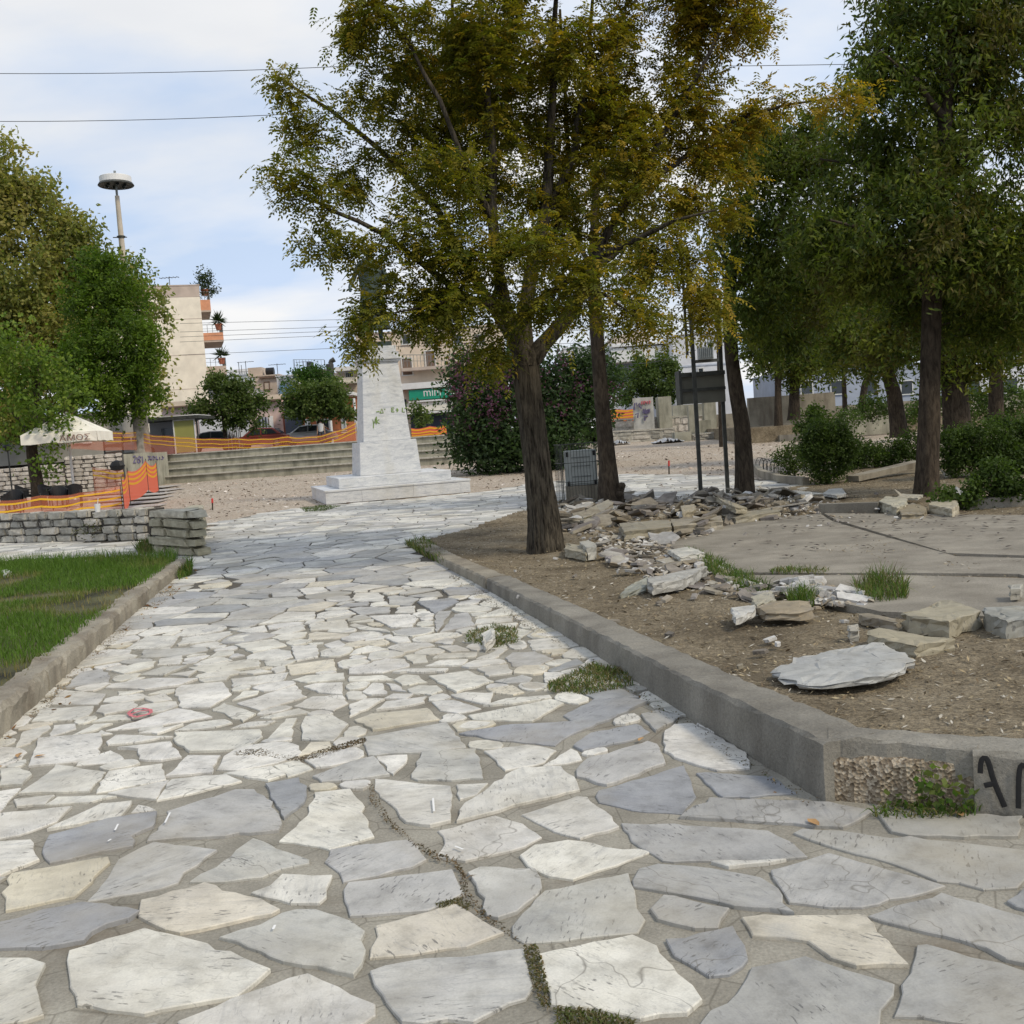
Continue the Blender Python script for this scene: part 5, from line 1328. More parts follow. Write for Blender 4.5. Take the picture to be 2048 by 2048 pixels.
litter('fallen_leaves', 'dry brown leaves blown along the foot of the left kerb', kl_strip, 520, lambda Y: .016, .025, .07, [(.26, .13, .05), (.33, .20, .08), (.18, .09, .04), (.42, .32, .16)], 1.6)
kr_strip = [tuple(Vector(p) + Vector((-.20, -.1))) for p in line] + [tuple(Vector(p)) for p in line[::-1]]
litter('fallen_leaves', 'dead leaves and grit along the foot of the right kerb', kr_strip, 700, lambda Y: .014, .01, .045, [(.20, .12, .06), (.30, .22, .12), (.10, .08, .06), (.36, .33, .28)], 1.8)
litter('gravel_bits', 'pale stone chips scattered over the dug up square', [(-14, 18), (12, 26), (16, 50), (-17, 50)], 9000, lambda Y: zg(Y) - .02, .05, .17, [(.40, .32, .26), (.52, .45, .38), (.30, .24, .19), (.62, .57, .52), (.22, .17, .13)], 1.5, 0, weight=1.0)

# ================================================================= STONES AND WALLS
STONE_CACHE = {}
def unit_stone(mat, kind='block', nvar=7):
    key = (mat.name, kind)
    if key not in STONE_CACHE:
        L = []
        for v in range(nvar):
            bm = bmesh.new()
            bmesh.ops.create_cube(bm, size=1.0)
            if kind == 'block':
                bmesh.ops.bevel(bm, geom=bm.edges[:], offset=0.13, segments=2, affect='EDGES', clamp_overlap=True)
                for q in bm.verts: q.co += Vector((rnd.gauss(0, .022), rnd.gauss(0, .03), rnd.gauss(0, .035)))
            me = bpy.data.meshes.new('stone'); bm.to_mesh(me); bm.free(); me.materials.append(mat); L.append(me)
        STONE_CACHE[key] = L
    return STONE_CACHE[key]
def shard_mesh(mat, nvar=10):
    key = (mat.name, 'shard')
    if key not in STONE_CACHE:
        L = []
        for v in range(nvar):
            n = rnd.randint(4, 7); a0 = rnd.uniform(0, 6)
            poly = []
            for i in range(n):
                a = a0 + 2 * math.pi * (i + rnd.uniform(-.3, .3)) / n; r_ = rnd.uniform(.34, .56)
                poly.append((r_ * math.cos(a), r_ * math.sin(a)))
            poly = jitter_poly(poly, .02, .32, rnd)
            m = MB(); m.prism(poly, -.5, .5, None, bev=.05)
            vv = [(x * (1 + rnd.gauss(0, .03)) + (.05 * z), y * (1 + rnd.gauss(0, .03)), z + rnd.gauss(0, .06)) for x, y, z in m.v]
            me = bpy.data.meshes.new('shard'); me.from_pydata(vv, [], m.f); me.materials.append(mat); L.append(me)
        STONE_CACHE[key] = L
    return STONE_CACHE[key]
def put(name, me, loc, rot, sc, parent=None):
    o = bpy.data.objects.new(name, me)
    if parent is not None: loc = Vector(loc) - wloc(parent)
    o.location = loc; o.rotation_euler = rot; o.scale = sc
    return place(o, parent)
def course_wall(t, A, B, h, rows, length, depth, mat, jmat, hb=None, uneven=0.0, gap=.012, proud=0.03, name='stone'):
    """coursed stones between base points A and B; the body lies behind (left of A->B is the back)"""
    A, B = Vector(A), Vector(B); d = Vector((B.x - A.x, B.y - A.y, 0)); L = d.length; d.normalize(); nb = Vector((-d.y, d.x, 0))
    ang = math.atan2(d.y, d.x); hb = hb or h
    core = MB()
    c = [A + nb * .03, B + nb * .03, B + nb * depth, A + nb * depth]
    vs_ = [p - Vector((0, 0, .15)) for p in c] + [c[0] + Vector((0, 0, h * .96)), c[1] + Vector((0, 0, hb * .96)), c[2] + Vector((0, 0, hb * .96)), c[3] + Vector((0, 0, h * .96))]
    core.add(vs_, [(0, 1, 5, 4), (1, 2, 6, 5), (2, 3, 7, 6), (3, 0, 4, 7), (4, 5, 6, 7)]).build('mortar', jmat, t)
    ms = unit_stone(mat)
    for r_ in range(rows):
        x = -rnd.uniform(0, length * .4)
        while x < L - .04:
            w = length * rnd.uniform(.65, 1.45); x0 = max(0, x); x1 = min(L, x + w); x = x + w
            if x1 - x0 < .08: continue
            f = (x0 + x1) / 2 / L; hh = h + (hb - h) * f; rh = hh / rows
            if r_ == rows - 1 and rnd.random() < uneven: continue
            z = A.z + (B.z - A.z) * f + rh * (r_ + .5) + rnd.gauss(0, .006)
            dp = min(.3, depth) * rnd.uniform(.8, 1.0)
            p = A + d * ((x0 + x1) / 2) + nb * (dp / 2 - rnd.uniform(0, proud)); p.z = z
            put(name, rnd.choice(ms), p, (rnd.gauss(0, .015), rnd.gauss(0, .02), ang + rnd.gauss(0, .015)), (x1 - x0 - gap, dp, rh * rnd.uniform(.86, .97)), t)

# low grey dry stone wall by the lawn
A = G(-90, 1089); B = G(300, 1081)
t = thing('stone_wall', 'low wall of rough grey stones between the lawn and the orange net', 'stone wall', (A + B) / 2)
course_wall(t, A, B, .64, 4, .40, .45, m_wst, m_joint, None, .3, .03, .07)
# its end pier of big slabs, running away beside the path
a = G(303, 1106); b = G(392, 1115); c = G(404, 1064); dv = c - b
t = thing('stone_pier', 'squat pier of large stacked beige stone slabs at the end of the low stone wall', 'stone pier', b)
bk = a + dv
up_ = Vector((0, 0, 1))
core = MB(); q = [a.lerp(c, .04), b.lerp(bk, .04), c.lerp(a, .03), bk.lerp(b, .03)]
core.add([p - up_ * .1 for p in q] + [q[0] + up_ * .66, q[1] + up_ * .70, q[2] + up_ * .50, q[3] + up_ * .48], [(0, 1, 5, 4), (1, 2, 6, 5), (2, 3, 7, 6), (3, 0, 4, 7), (4, 5, 6, 7)]).build('mortar', m_joint, t)
ms = unit_stone(m_pier)
fd = Vector((b.x - a.x, b.y - a.y, 0)); fl = fd.length; fd.normalize(); sdv = Vector((dv.x, dv.y, 0)); sl = sdv.length; sdv.normalize()
nx_ = Vector((-fd.y, fd.x, 0))
for r_ in range(5):
    z = .075 + r_ * .148
    cuts = [0, 1] if r_ in (1, 4) else [0, rnd.uniform(.35, .65), 1]
    for i in range(len(cuts) - 1):
        x0, x1 = cuts[i] * fl, cuts[i + 1] * fl
        p = a + fd * ((x0 + x1) / 2) + nx_ * (.14 - rnd.uniform(0, .05)); p.z = z
        put('stone', rnd.choice(ms), p, (rnd.gauss(0, .02), rnd.gauss(0, .02), math.atan2(fd.y, fd.x) + rnd.gauss(0, .02)), (x1 - x0 - .01, .3, .14), t)
    s = .28
    while s < sl:
        w = rnd.uniform(.4, .9); f = min(1, s / sl); zz_ = z * (1 - .28 * f)
        p = b + sdv * (s + w / 2) - fd * (.14 - rnd.uniform(-.02, .03)); p.z = zz_
        if s + w < sl + .2: put('stone', rnd.choice(ms), p, (rnd.gauss(0, .02), rnd.gauss(0, .02), math.atan2(sdv.y, sdv.x)), (w - .01, .3, .14 * (1 - .25 * f)), t)
        s += w
# café retaining wall
A = D(-60, 990, 44); B = D(133, 980, 44); A.z = B.z = zg(44) - .02
t = thing('stone_wall', 'long pale stone wall with dark joints behind the mulberry tree on the café terrace', 'stone wall', (A + B) / 2)
course_wall(t, A, B, 1.42, 8, .40, .5, m_wst2, m_joint, 1.5, 0, .03, .03)
A2 = Vector((B.x + .02, 44.0, B.z)); B2_ = D(250, 975, 44.6); B2_.z = B.z
t = thing('stone_wall', 'tall pale stone wall with black joints beside the graffiti end block', 'stone wall', (A2 + B2_) / 2)
course_wall(t, A2, B2_, 1.78, 10, .38, .9, m_wst2, m_joint, 1.78, 0, .03, .03)
# paver strips before the café
st = thing('paver_strip', 'striped strip of long thin grey paving slabs in front of the orange net', 'paving', G(280, 1000))
m_strip = M_basic('strip_paver', (0.40, 0.375, 0.355), .12, 2, .9, .1)
for i, y in enumerate([977, 983.5, 990.5, 998, 1006, 1014]):
    L0 = G(190 + i * 4, y + 5); R0_ = G(352 - i * 6 + rnd.uniform(-12, 8), y - 4)
    mb = MB(); dd = (R0_ - L0); nn = Vector((-dd.y, dd.x, 0)).normalized()
    wdt = .55 + .06 * (5 - i)
    mb.add([L0 - nn * wdt, R0_ - nn * wdt, R0_ + nn * wdt, L0 + nn * wdt] + [p + up_ * .03 for p in (L0 - nn * wdt, R0_ - nn * wdt, R0_ + nn * wdt, L0 + nn * wdt)], [(0, 1, 5, 4), (1, 2, 6, 5), (2, 3, 7, 6), (3, 0, 4, 7), (4, 5, 6, 7)])
    mb.build('slab', m_strip, st)

# ================================================================= WRITING
def text_mesh(s, size, extrude=.004):
    cu = bpy.data.curves.new('lettering', 'FONT'); cu.body = s; cu.size = size; cu.extrude = extrude
    cu.align_x = 'LEFT'
    o = bpy.data.objects.new('lettering', cu); COL.objects.link(o)
    bpy.context.view_layer.update()
    me = bpy.data.meshes.new_from_object(o.evaluated_get(bpy.context.evaluated_depsgraph_get()))
    bpy.data.objects.remove(o); return me
def put_text(s, size, origin, xdir, zdir, mat, parent, name='lettering', fit=None, extrude=.004):
    me = text_mesh(s, size, extrude); me.materials.clear(); me.materials.append(mat)
    xd = Vector(xdir).normalized(); zd = Vector(zdir).normalized(); nd = xd.cross(zd)
    co = [v.co.copy() for v in me.vertices]; w = max(c.x for c in co) - min(c.x for c in co); k = (fit / w) if fit else 1
    o0 = wloc(parent) if parent is not None else Vector((0, 0, 0))
    for v, c in zip(me.vertices, co): v.co = Vector(origin) - o0 + xd * c.x * k + zd * c.y + nd * c.z
    o = bpy.data.objects.new(name, me); return place(o, parent)
def strokes(lines, fn, w, mat, parent, name='graffiti'):
    """sprayed lines: fn maps (u, v) to a point on the surface and gives its normal"""
    mb = MB()
    for ln in lines:
        pts = [fn(u, v) for u, v in ln]
        # smooth once
        q = [pts[0]]
        for i in range(len(pts) - 1): q += [pts[i].lerp(pts[i + 1], .25), pts[i].lerp(pts[i + 1], .75)]
        q.append(pts[-1])
        mb.tube(q, w / 2, 6)
    return mb.build(name, mat, parent)

# black letters on the kerb wing
wn3 = Vector((wn_.x, wn_.y, 0)); wd3 = Vector((wd.x, wd.y, 0)); C1 = Vector((c1.x, c1.y, 0))
def kerbf(u, v):            # u metres along the wing, v metres above the ground
    return C1 + wd3 * u + wn3 * -.0055 + up_ * v
kpx = lambda x, y: ((x - 1652) / 491.0 * 1.0, (1632 - (x - 2048) * -0.0 - y) / 491.0)
def kp(x, y):
    t_ = (x - 1652) / 490.0
    return (t_, (1617 + (x - 1652) * .04 - y) / 497.0)
L1 = [kp(1938, 1547), kp(1940, 1522), kp(1947, 1514), kp(1953, 1524), kp(1960, 1560), kp(1978, 1612)]
L1b = [kp(1944, 1571), kp(1964, 1566)]
L2 = [kp(2001, 1614), kp(2002, 1580), kp(2004, 1545), kp(2008, 1528), kp(2016, 1530), kp(2030, 1570), kp(2044, 1596), kp(2052, 1600), kp(2055, 1560), kp(2056, 1520)]
gf = MB()
for ln in (L1, L1b, L2):
    pts = [kerbf(u, v) for u, v in ln]; q = [pts[0]]
    for i in range(len(pts) - 1): q += [pts[i].lerp(pts[i + 1], .25), pts[i].lerp(pts[i + 1], .75)]
    q.append(pts[-1]); gf.tube(q, .0105, 6)
vv = []
for p in gf.v:              # pressed flat on the kerb
    p = Vector(p); dd = (p - kerbf(0, 0)).dot(wn3); vv.append(tuple(p - wn3 * dd * .85))
gf.v = vv
gf.build('graffiti', m_graf, kr)['label'] = 'black sprayed letters AN'

# ================================================================= MONUMENT
P0 = G(652.5, 1008); u_ = Vector((math.cos(R(16)), math.sin(R(16)), 0)); n_ = Vector((-u_.y, u_.x, 0))
mon = thing('monument', 'white marble stepped monument pedestal standing at the edge of the crazy paving', 'monument', P0)
S1 = 4.12
def mp_(x, y, z): return P0 + u_ * x + n_ * y + up_ * z
def mblock(x0, x1, y0, y1, z0, z1, tp=0.0, name='block', mat=None, bev=.012):
    bm = bmesh.new()
    vs_ = [bm.verts.new(mp_(x, y, z0) - P0) for x, y in ((x0, y0), (x1, y0), (x1, y1), (x0, y1))] + [bm.verts.new(mp_(x, y, z1) - P0) for x, y in ((x0 + tp, y0 + tp), (x1 - tp, y0 + tp), (x1 - tp, y1 - tp), (x0 + tp, y1 - tp))]
    for f in ((3, 2, 1, 0), (4, 5, 6, 7), (0, 1, 5, 4), (1, 2, 6, 5), (2, 3, 7, 6), (3, 0, 4, 7)): bm.faces.new([vs_[i] for i in f])
    bmesh.ops.bevel(bm, geom=bm.edges[:], offset=bev, segments=1, affect='EDGES')
    me = bpy.data.meshes.new(name); bm.to_mesh(me); bm.free(); me.materials.append(mat or m_marble)
    return place(bpy.data.objects.new(name, me), mon)
# lowest step in facing slabs, with a thin coping
for x0, x1 in ((0, 1.0), (1.004, 2.46), (2.464, S1)): mblock(x0, x1, 0, .05, -.02, .305, 0, 'facing_slab', None, .004)
for y0, y1 in ((.054, 2.0), (2.004, S1)): mblock(0, .05, y0, y1, -.02, .305, 0, 'facing_slab', None, .004)
mblock(.055, S1 - .01, .055, S1, -.02, .30, 0, 'step_core')
mblock(-.02, 2.46, -.02, S1, .308, .365, 0, 'coping', None, .006); mblock(2.464, S1 + .02, -.02, S1, .308, .365, 0, 'coping', None, .006)
i1 = (S1 - 3.25) / 2
mblock(i1, S1 - i1, i1, S1 - i1, .366, .655, 0, 'step')
i2 = (S1 - 1.80) / 2
mblock(i2, S1 - i2, i2, S1 - i2, .656, 1.62, .065, 'base_block')
i3 = (S1 - 1.40) / 2
mblock(i3, S1 - i3, i3, S1 - i3, 1.621, 3.90, .17, 'shaft')
i4 = i3 + .155
for k, (e, z0, z1) in enumerate(((.0, 3.901, 3.94), (-.05, 3.942, 4.0), (-.10, 4.002, 4.06), (-.02, 4.062, 4.22), (.04, 4.222, 4.40))):
    mblock(i4 + e, S1 - i4 - e, i4 + e, S1 - i4 - e, z0, z1, 0, 'cornice' if k < 3 else 'cap', None, .008)
def fpt(px, py, yoff):       # a point of the shaft's leaning front face
    r_ = ray(px, py); o = mp_(0, i3, 1.62); tilt = (n_ * (2.28) - up_ * .17).normalized()   # outward normal is -tilt
    t_ = (o - CAM).dot(tilt) / r_.dot(tilt)
    return CAM + r_ * t_ - tilt * yoff
def zf(*p): return [(610 + x * .18634, 660 + y * .18634) for x, y in p]
gl = [zf((765,880),(800,875)), zf((805,895),(825,845),(840,890),(808,892)), zf((850,850),(862,852)), zf((930,880),(930,835),(955,835)), zf((930,858),(950,856)), zf((930,880),(958,878)), zf((985,840),(1000,860),(985,880)), zf((975,858),(998,858)),
      zf((1045,835),(1045,880),(1070,880)), zf((1070,840),(1095,838)), zf((735,1055),(735,1000),(725,960),(745,1000),(755,940),(760,1000)), zf((768,930),(765,1010)), zf((795,960),(768,985),(800,1005))]
g2 = MB()
for ln in gl: g2.tube([fpt(x, y, .004) for x, y in ln], .016, 5)
g2.build('graffiti', m_grafg, mon)['label'] = 'green sprayed scrawl'

# bronze figure
def skin_fig(name, joints, bones, mat, parent, sub=2, origin=None):
    me = bpy.data.meshes.new(name); off = wloc(parent) if parent is not None else Vector(origin)
    me.from_pydata([tuple(Vector(j[0]) - off) for j in joints], bones, [])
    o = bpy.data.objects.new(name, me); COL.objects.link(o)
    o.modifiers.new('s', 'SKIN'); sv = me.skin_vertices[0].data
    for i, j in enumerate(joints): sv[i].radius = j[1] if hasattr(j[1], '__len__') else (j[1], j[1]); sv[i].use_root = (i == 0)
    m2 = o.modifiers.new('d', 'SUBSURF'); m2.levels = sub; m2.render_levels = sub
    bpy.context.view_layer.update()
    me2 = bpy.data.meshes.new_from_object(o.evaluated_get(bpy.context.evaluated_depsgraph_get()))
    bpy.data.objects.remove(o)
    me2.materials.clear(); me2.materials.append(mat)
    me2.polygons.foreach_set('use_smooth', [True] * len(me2.polygons))
    r_ = bpy.data.objects.new(name, me2)
    if parent is None: r_.location = off
    return place(r_, parent)
def person_joints(base, xd, h, spread=.1, arm=((.24, -.02, .62), (.27, -.06, .46)), arm2=None):
    yd = Vector((-xd.y, xd.x, 0)); J = lambda x, y, z: base + xd * x * h / 1.75 + yd * y * h / 1.75 + up_ * z * h
    s = h / 1.75; arm2 = arm2 or arm
    jt = [(J(0, 0, .53), (.15 * s, .11 * s)), (J(0, 0, .64), (.14 * s, .10 * s)), (J(0, 0, .76), (.18 * s, .115 * s)), (J(0, 0, .84), (.09 * s, .08 * s)), (J(0, -.01, .875), .055 * s), (J(0, -.015, .925), (.075 * s, .088 * s)), (J(0, -.01, .965), (.07 * s, .08 * s)),
          (J(spread, 0, .47), .085 * s), (J(spread * 1.1, -.015, .27), .06 * s), (J(spread * 1.1, .02, .05), .042 * s), (J(spread * 1.2, -.12, .02), .034 * s),
          (J(-spread, 0, .47), .085 * s), (J(-spread * 1.1, -.015, .27), .06 * s), (J(-spread * 1.1, .02, .05), .042 * s), (J(-spread * 1.2, -.12, .02), .034 * s),
          (J(.20, 0, .805), .055 * s), (J(arm[0][0], arm[0][1], arm[0][2]), .045 * s), (J(arm[1][0], arm[1][1], arm[1][2]), .034 * s), (J(arm[1][0], arm[1][1] - .03, arm[1][2] - .06), .03 * s),
          (J(-.20, 0, .805), .055 * s), (J(-arm2[0][0], arm2[0][1], arm2[0][2]), .045 * s), (J(-arm2[1][0], arm2[1][1], arm2[1][2]), .034 * s), (J(-arm2[1][0], arm2[1][1] - .03, arm2[1][2] - .06), .03 * s)]
    bn = [(0, 1), (1, 2), (2, 3), (3, 4), (4, 5), (5, 6), (0, 7), (7, 8), (8, 9), (9, 10), (0, 11), (11, 12), (12, 13), (13, 14), (3, 15), (15, 16), (16, 17), (17, 18), (3, 19), (19, 20), (20, 21), (21, 22)]
    return jt, bn
pc = mp_(S1 / 2, S1 / 2, 4.40)
sta = thing('statue', 'dark bronze statue of a standing figure in a long coat on the marble pedestal', 'statue', pc)
MB().box(pc + up_ * .07, (.82, .82, .14), Matrix.Rotation(R(16), 3, 'Z')).build('plinth', m_bronze, sta)
jt, bn = person_joints(pc + up_ * .14, u_, 2.85, .10, ((.30, -.03, .66), (.26, -.20, .56)), ((.31, .02, .66), (.40, -.10, .58)))
skin_fig('body', jt, bn, m_bronze, sta)
ct = MB(); Lr = []
for z, rx, ry in ((.40, .50, .36), (.62, .44, .33), (.95, .39, .29), (1.3, .34, .25), (1.6, .31, .23), (1.95, .36, .25), (2.25, .40, .25), (2.40, .25, .18)):
    Lr.append([pc + up_ * (.14 + z) + u_ * (rx * math.cos(a) * (1 + .06 * math.sin(a * 9 + z))) + n_ * (ry * math.sin(a) * (1 + .06 * math.sin(a * 7))) for a in [2 * math.pi * k / 28 for k in range(28)]])
fs = [(i * 28 + k, i * 28 + (k + 1) % 28, (i + 1) * 28 + (k + 1) % 28, (i + 1) * 28 + k) for i in range(7) for k in range(28)]
ct.add([p for r_ in Lr for p in r_], fs).build('coat', m_bronze, sta, True)

# ================================================================= LAMP MAST
lb = D(284, 905, 64); lt = D(230, 350, 64)
ls = thing('lamp_mast', 'tall beige lamp mast with a round disc shaped head above the trees', 'street lamp', (lb.x, lb.y, 1.72))
lx, ly = lt.x, lt.y
base = Vector((lt.x + (lb.x - lt.x) * .0, ly, 1.72))
k64 = 64 / FPX
mtop = D(232, 392, 64)
MB().tube([base, (lx, ly, mtop.z * .5), (lx, ly, mtop.z)], [.30, .24, .135], 12).build('pole', m_mast, ls)
MB().tube([(lx, ly, mtop.z), (lx, ly, lt.z + .25)], .075, 8).build('neck', m_metal, ls)
zc = D(230, 372, 64).z
hd = MB(); hd.lathe((lx, ly, zc), [(.3, .10), (.82, .05), (1.03, 0.0), (1.06, .03), (.98, .16)], 32).build('reflector', m_rust, ls)
MB().lathe((lx, ly, zc), [(.93, .165), (.93, .52), (.88, .55), (.2, .62)], 32).build('housing', m_white, ls)
for a in range(6):
    q = Vector((lx + .55 * math.cos(a * 1.047), ly + .55 * math.sin(a * 1.047), zc + .02)); MB().lathe(q, [(.02, -.12), (.09, -.06), (.09, .05), (.02, .06)], 8).build('lamp', m_glass, ls)
cl_ = D(240, 476, 64).z
MB().lathe((lx, ly, cl_), [(.20, 0), (.26, .03), (.26, .10), (.20, .13)], 12).build('collar', m_rust, ls)
MB().bar((lx - .5, ly, cl_ + .06), (lx + .35, ly, cl_ + .02), .05).build('bracket', m_rust, ls)

# ================================================================= NETS
def net(label, top_px, d_list, h, mat, stripes, zf=None, stakes=True, sag=.12, sw=.05):
    """a sagging safety net hung between stakes"""
    base = []
    for (x, y), d in zip(top_px, d_list): base.append(D(x, y, d))
    mid = base[len(base) // 2]
    t = thing('safety_net', label, 'safety net', Vector((mid.x, mid.y, mid.z - h)), 'orange construction safety nets')
    top = []
    for i in range(len(base) - 1):
        for j in range(8):
            f = j / 8; p = base[i].lerp(base[i + 1], f); p.z -= sag * 4 * f * (1 - f); top.append((p, f, i))
    top.append((base[-1], 0, len(base) - 1))
    n = len(top)
    def sheet(v0, v1, off):
        V, F = [], []
        for p, f, i in top:
            for v in (v0, v1):
                hh = h + sag * 4 * f * (1 - f) * -.4
                tc_ = Vector((-p.x, -p.y, 0)).normalized() * off; V.append(Vector((p.x + tc_.x, p.y + tc_.y, p.z - hh * v - .02 * math.sin(p.x * 5 + v * 3))))
        F = [(2 * i, 2 * i + 1, 2 * i + 3, 2 * i + 2) for i in range(n - 1)]
        m = MB(); return m.add(V, F)
    sheet(0, 1, 0).build('net', mat, t)
    for s in stripes: sheet(s, s + sw / h, .02).build('stripe', m_tape, t)
    if stakes:
        for p in base: MB().tube([p + Vector((0, .02, .08)), p + Vector((0, .02, -h - .12))], .014, 6).build('stake', m_rust, t)
    return t
net('low orange net with three yellow strips across the front of the café terrace', [(-60, 1003), (80, 992), (160, 984), (240, 972)], [30, 31, 32, 33], .72, m_net, (.12, .42, .70), None, True, .05, .055)
net('bright dense orange net with sagging yellow waves beside the end block', [(242, 958), (254, 940), (291, 922), (312, 926)], [31, 33, 36.5, 38], 1.0, m_net2, (.06, .22, .38), None, True, .16, .075)
net('pale orange net hung before the tall pale stone wall', [(184, 933), (247, 940)], [40, 38], .95, m_net, (.1, .3), None, True, .05, .06)
net('long orange net along the top of the steps before the pink house', [(130, 857), (275, 863), (345, 872), (470, 876), (575, 872), (640, 870), (712, 845)], [50, 54.2, 54.2, 54.2, 54.2, 54.2, 54.2], .98, m_net, (.05, .28, .48), None, True, .07, .045)
net('orange net with yellow strips on the steps right of the monument', [(822, 856), (860, 853), (892, 848)], [54.2, 54.2, 54.2], .82, m_net2, (.06, .28, .45), None, True, .06, .07)
net('short yellow striped net between the purple shrub and the leaning graffiti slab', [(1210, 818), (1268, 818)], [66, 66], .8, m_net2, (.05, .3, .55, .75), None, True, .05, .1)

# ================================================================= LOOSE STONE AND RUBBLE
hs_t = 0
def hero(label, pxs, thick, T=None, dz=0.0, tilt=0.0, cat='stone slab', col=(0.428, 0.420, 0.391), name='stone_slab', group=None, on=zsoil, rough=.006):
    """a broken slab traced from the photograph, standing at its own place on the ground"""
    thick *= .8
    P = [T(p) for p in pxs] if T else pxs
    P = [hit(x, y, lambda Y: on(Y) + thick + dz) for x, y in P]
    poly = [(p.x, p.y) for p in P]
    n = len(poly); a = sum(poly[i][0] * poly[(i + 1) % n][1] - poly[(i + 1) % n][0] * poly[i][1] for i in range(n))
    if a < 0: poly = poly[::-1]
    poly = jitter_poly(poly, rough, .05, rnd); n = len(poly)
    cy = sum(p[1] for p in poly) / n; cx = sum(p[0] for p in poly) / n; zb = on(cy) + (dz - .004 if 0 < dz < .06 and tilt == 0 else dz * .75 - .015)
    z1 = on(cy) + thick + dz
    V = []; rings = [(1.0, zb), (1.0 + .01, zb + (z1 - zb) * .35), (.97, zb + (z1 - zb) * .62), (1.0, z1 - .008), (.99, z1 - .001), (.93, z1), (.55, z1 + .002)]
    for i, (k, z) in enumerate(rings):
        for p in poly:
            j = rnd.gauss(0, .007) if 0 < i < 4 else 0
            V.append((cx + (p[0] - cx) * k + j, cy + (p[1] - cy) * k + rnd.gauss(0, .005), z + tilt * (p[0] - cx) + (rnd.gauss(0, .007) if i in (1, 2) else rnd.gauss(0, .0035))))
    F = [(r_ * n + i, r_ * n + (i + 1) % n, (r_ + 1) * n + (i + 1) % n, (r_ + 1) * n + i) for r_ in range(6) for i in range(n)] + [tuple(6 * n + i for i in range(n))] + [tuple(range(n - 1, -1, -1))]
    m = MB(); m.add(V, F, (*col, rnd.random()))
    return tag(m.build(name, m_pave, tint=True), label, cat, group)
T7 = lambda p: (1100 + p[0] * .265, 960 + p[1] * .265)
T8 = lambda p: (1536 + p[0] * .265, 960 + p[1] * .265)
hero('large flat white marble slab with a ragged edge lying near the kerb', [(30,1435),(230,1345),(400,1305),(800,1230),(860,1235),(1105,1350),(1040,1400),(940,1450),(650,1500),(400,1530),(300,1530),(150,1490)], .032, T8, .035, 0, col=(0.428, 0.433, 0.422), rough=.012)
hero('long beige stone slab lying right behind the large flat white slab', [(750,1140),(840,1122),(1200,1175),(1405,1195),(1110,1245),(760,1175)], .085, T8, 0, 0, col=(0.360, 0.328, 0.242))
hero('thick broken beige block near the front edge of the concrete slab', [(1010,1000),(1140,985),(1300,915),(1380,910),(1610,985),(1360,1055),(1050,1020)], .12, T8, 0, 0, col=(0.377, 0.344, 0.258))
hero('grey broken block at the right edge of the photograph', [(1630,965),(1700,960),(1880,950),(2060,980),(2060,1040),(1800,1060),(1640,1000)], .13, T8, 0, 0, col=(0.343, 0.344, 0.312))
hero('narrow brown stone strip left of the thick beige block', [(680,1010),(760,1005),(970,1045),(985,1075),(700,1030)], .06, T8, 0, 0, col=(0.292, 0.252, 0.188))
hero('brown stone slab with dark overhanging front beside the white rubble', [(-90,960),(60,915),(300,910),(340,975),(240,995),(-20,995)], .07, T8, .02, 0, col=(0.343, 0.286, 0.203))
hero('small square beige block beside the green grass tuft', [(1520,880),(1670,840),(1700,900),(1560,940)], .09, T7, 0, 0, col=(0.428, 0.403, 0.320))
hero('bright white wedge shaped stone left of the brown overhanging slab', [(1365,965),(1550,945),(1545,985),(1400,1045)], .05, T7, .03, 0, col=(0.651, 0.638, 0.593))
hero('long grey stone slab propped on rubble in the bed', [(730,740),(1180,650),(1100,700),(1000,745),(770,785)], .07, T7, .06, 0, col=(0.428, 0.420, 0.391))
hero('thin greenish slab leaning below the long grey slab', [(530,850),(580,800),(740,740),(720,810)], .03, T7, .02, .08, col=(0.360, 0.370, 0.320))
hero('white angular slab at the left corner of the concrete slab', [(890,530),(1050,505),(1165,545),(980,575)], .06, T7, .03, 0, col=(0.582, 0.571, 0.515))
hero('beige broken block lying at the foot of the leaning tree', [(110,520),(130,480),(285,500),(270,545)], .10, T7, 0, 0, col=(0.394, 0.361, 0.273))
hero('upright white cube of stone beside the leaning tree', [(220,470),(290,455),(345,480),(340,500),(280,510)], .16, T7, 0, 0, col=(0.479, 0.470, 0.422))
hero('purple grey flat slab between the leaning tree and the concrete slab', [(415,580),(560,560),(590,590),(470,605)], .04, T7, 0, 0, col=(0.360, 0.328, 0.320))
hero('long broken concrete kerb beam across the middle of the rubble heap', [(520,330),(900,300),(920,350),(560,385)], .16, T7, 0, 0, col=(0.308, 0.277, 0.203), cat='kerb fragment', name='kerb_fragment')
hero('second broken kerb beam lying in line at the right of the rubble heap', [(905,300),(1290,270),(1300,310),(930,345)], .15, T7, 0, 0, col=(0.343, 0.302, 0.227), cat='kerb fragment', name='kerb_fragment')
hero('third kerb beam at the right end of the rubble heap', [(1300,265),(1500,235),(1720,205),(1740,235),(1400,285)], .12, T7, 0, 0, col=(0.325, 0.294, 0.219), cat='kerb fragment', name='kerb_fragment')
hero('large tilted beige slab topping the rubble in front of the slender tree', [(1250,110),(1290,95),(1420,190),(1490,205),(1400,240),(1330,200)], .05, T7, .14, -.25, col=(0.377, 0.336, 0.242))
hero('pointed beige slab leaning at the left end of the rubble heap', [(225,235),(300,205),(440,165),(480,185),(400,235),(250,265)], .06, T7, .10, .1, col=(0.360, 0.323, 0.242))
hero('beige square slab standing in the middle of the rubble heap', [(985,195),(1090,185),(1105,225),(1000,250)], .10, T7, .08, 0, col=(0.394, 0.344, 0.242))
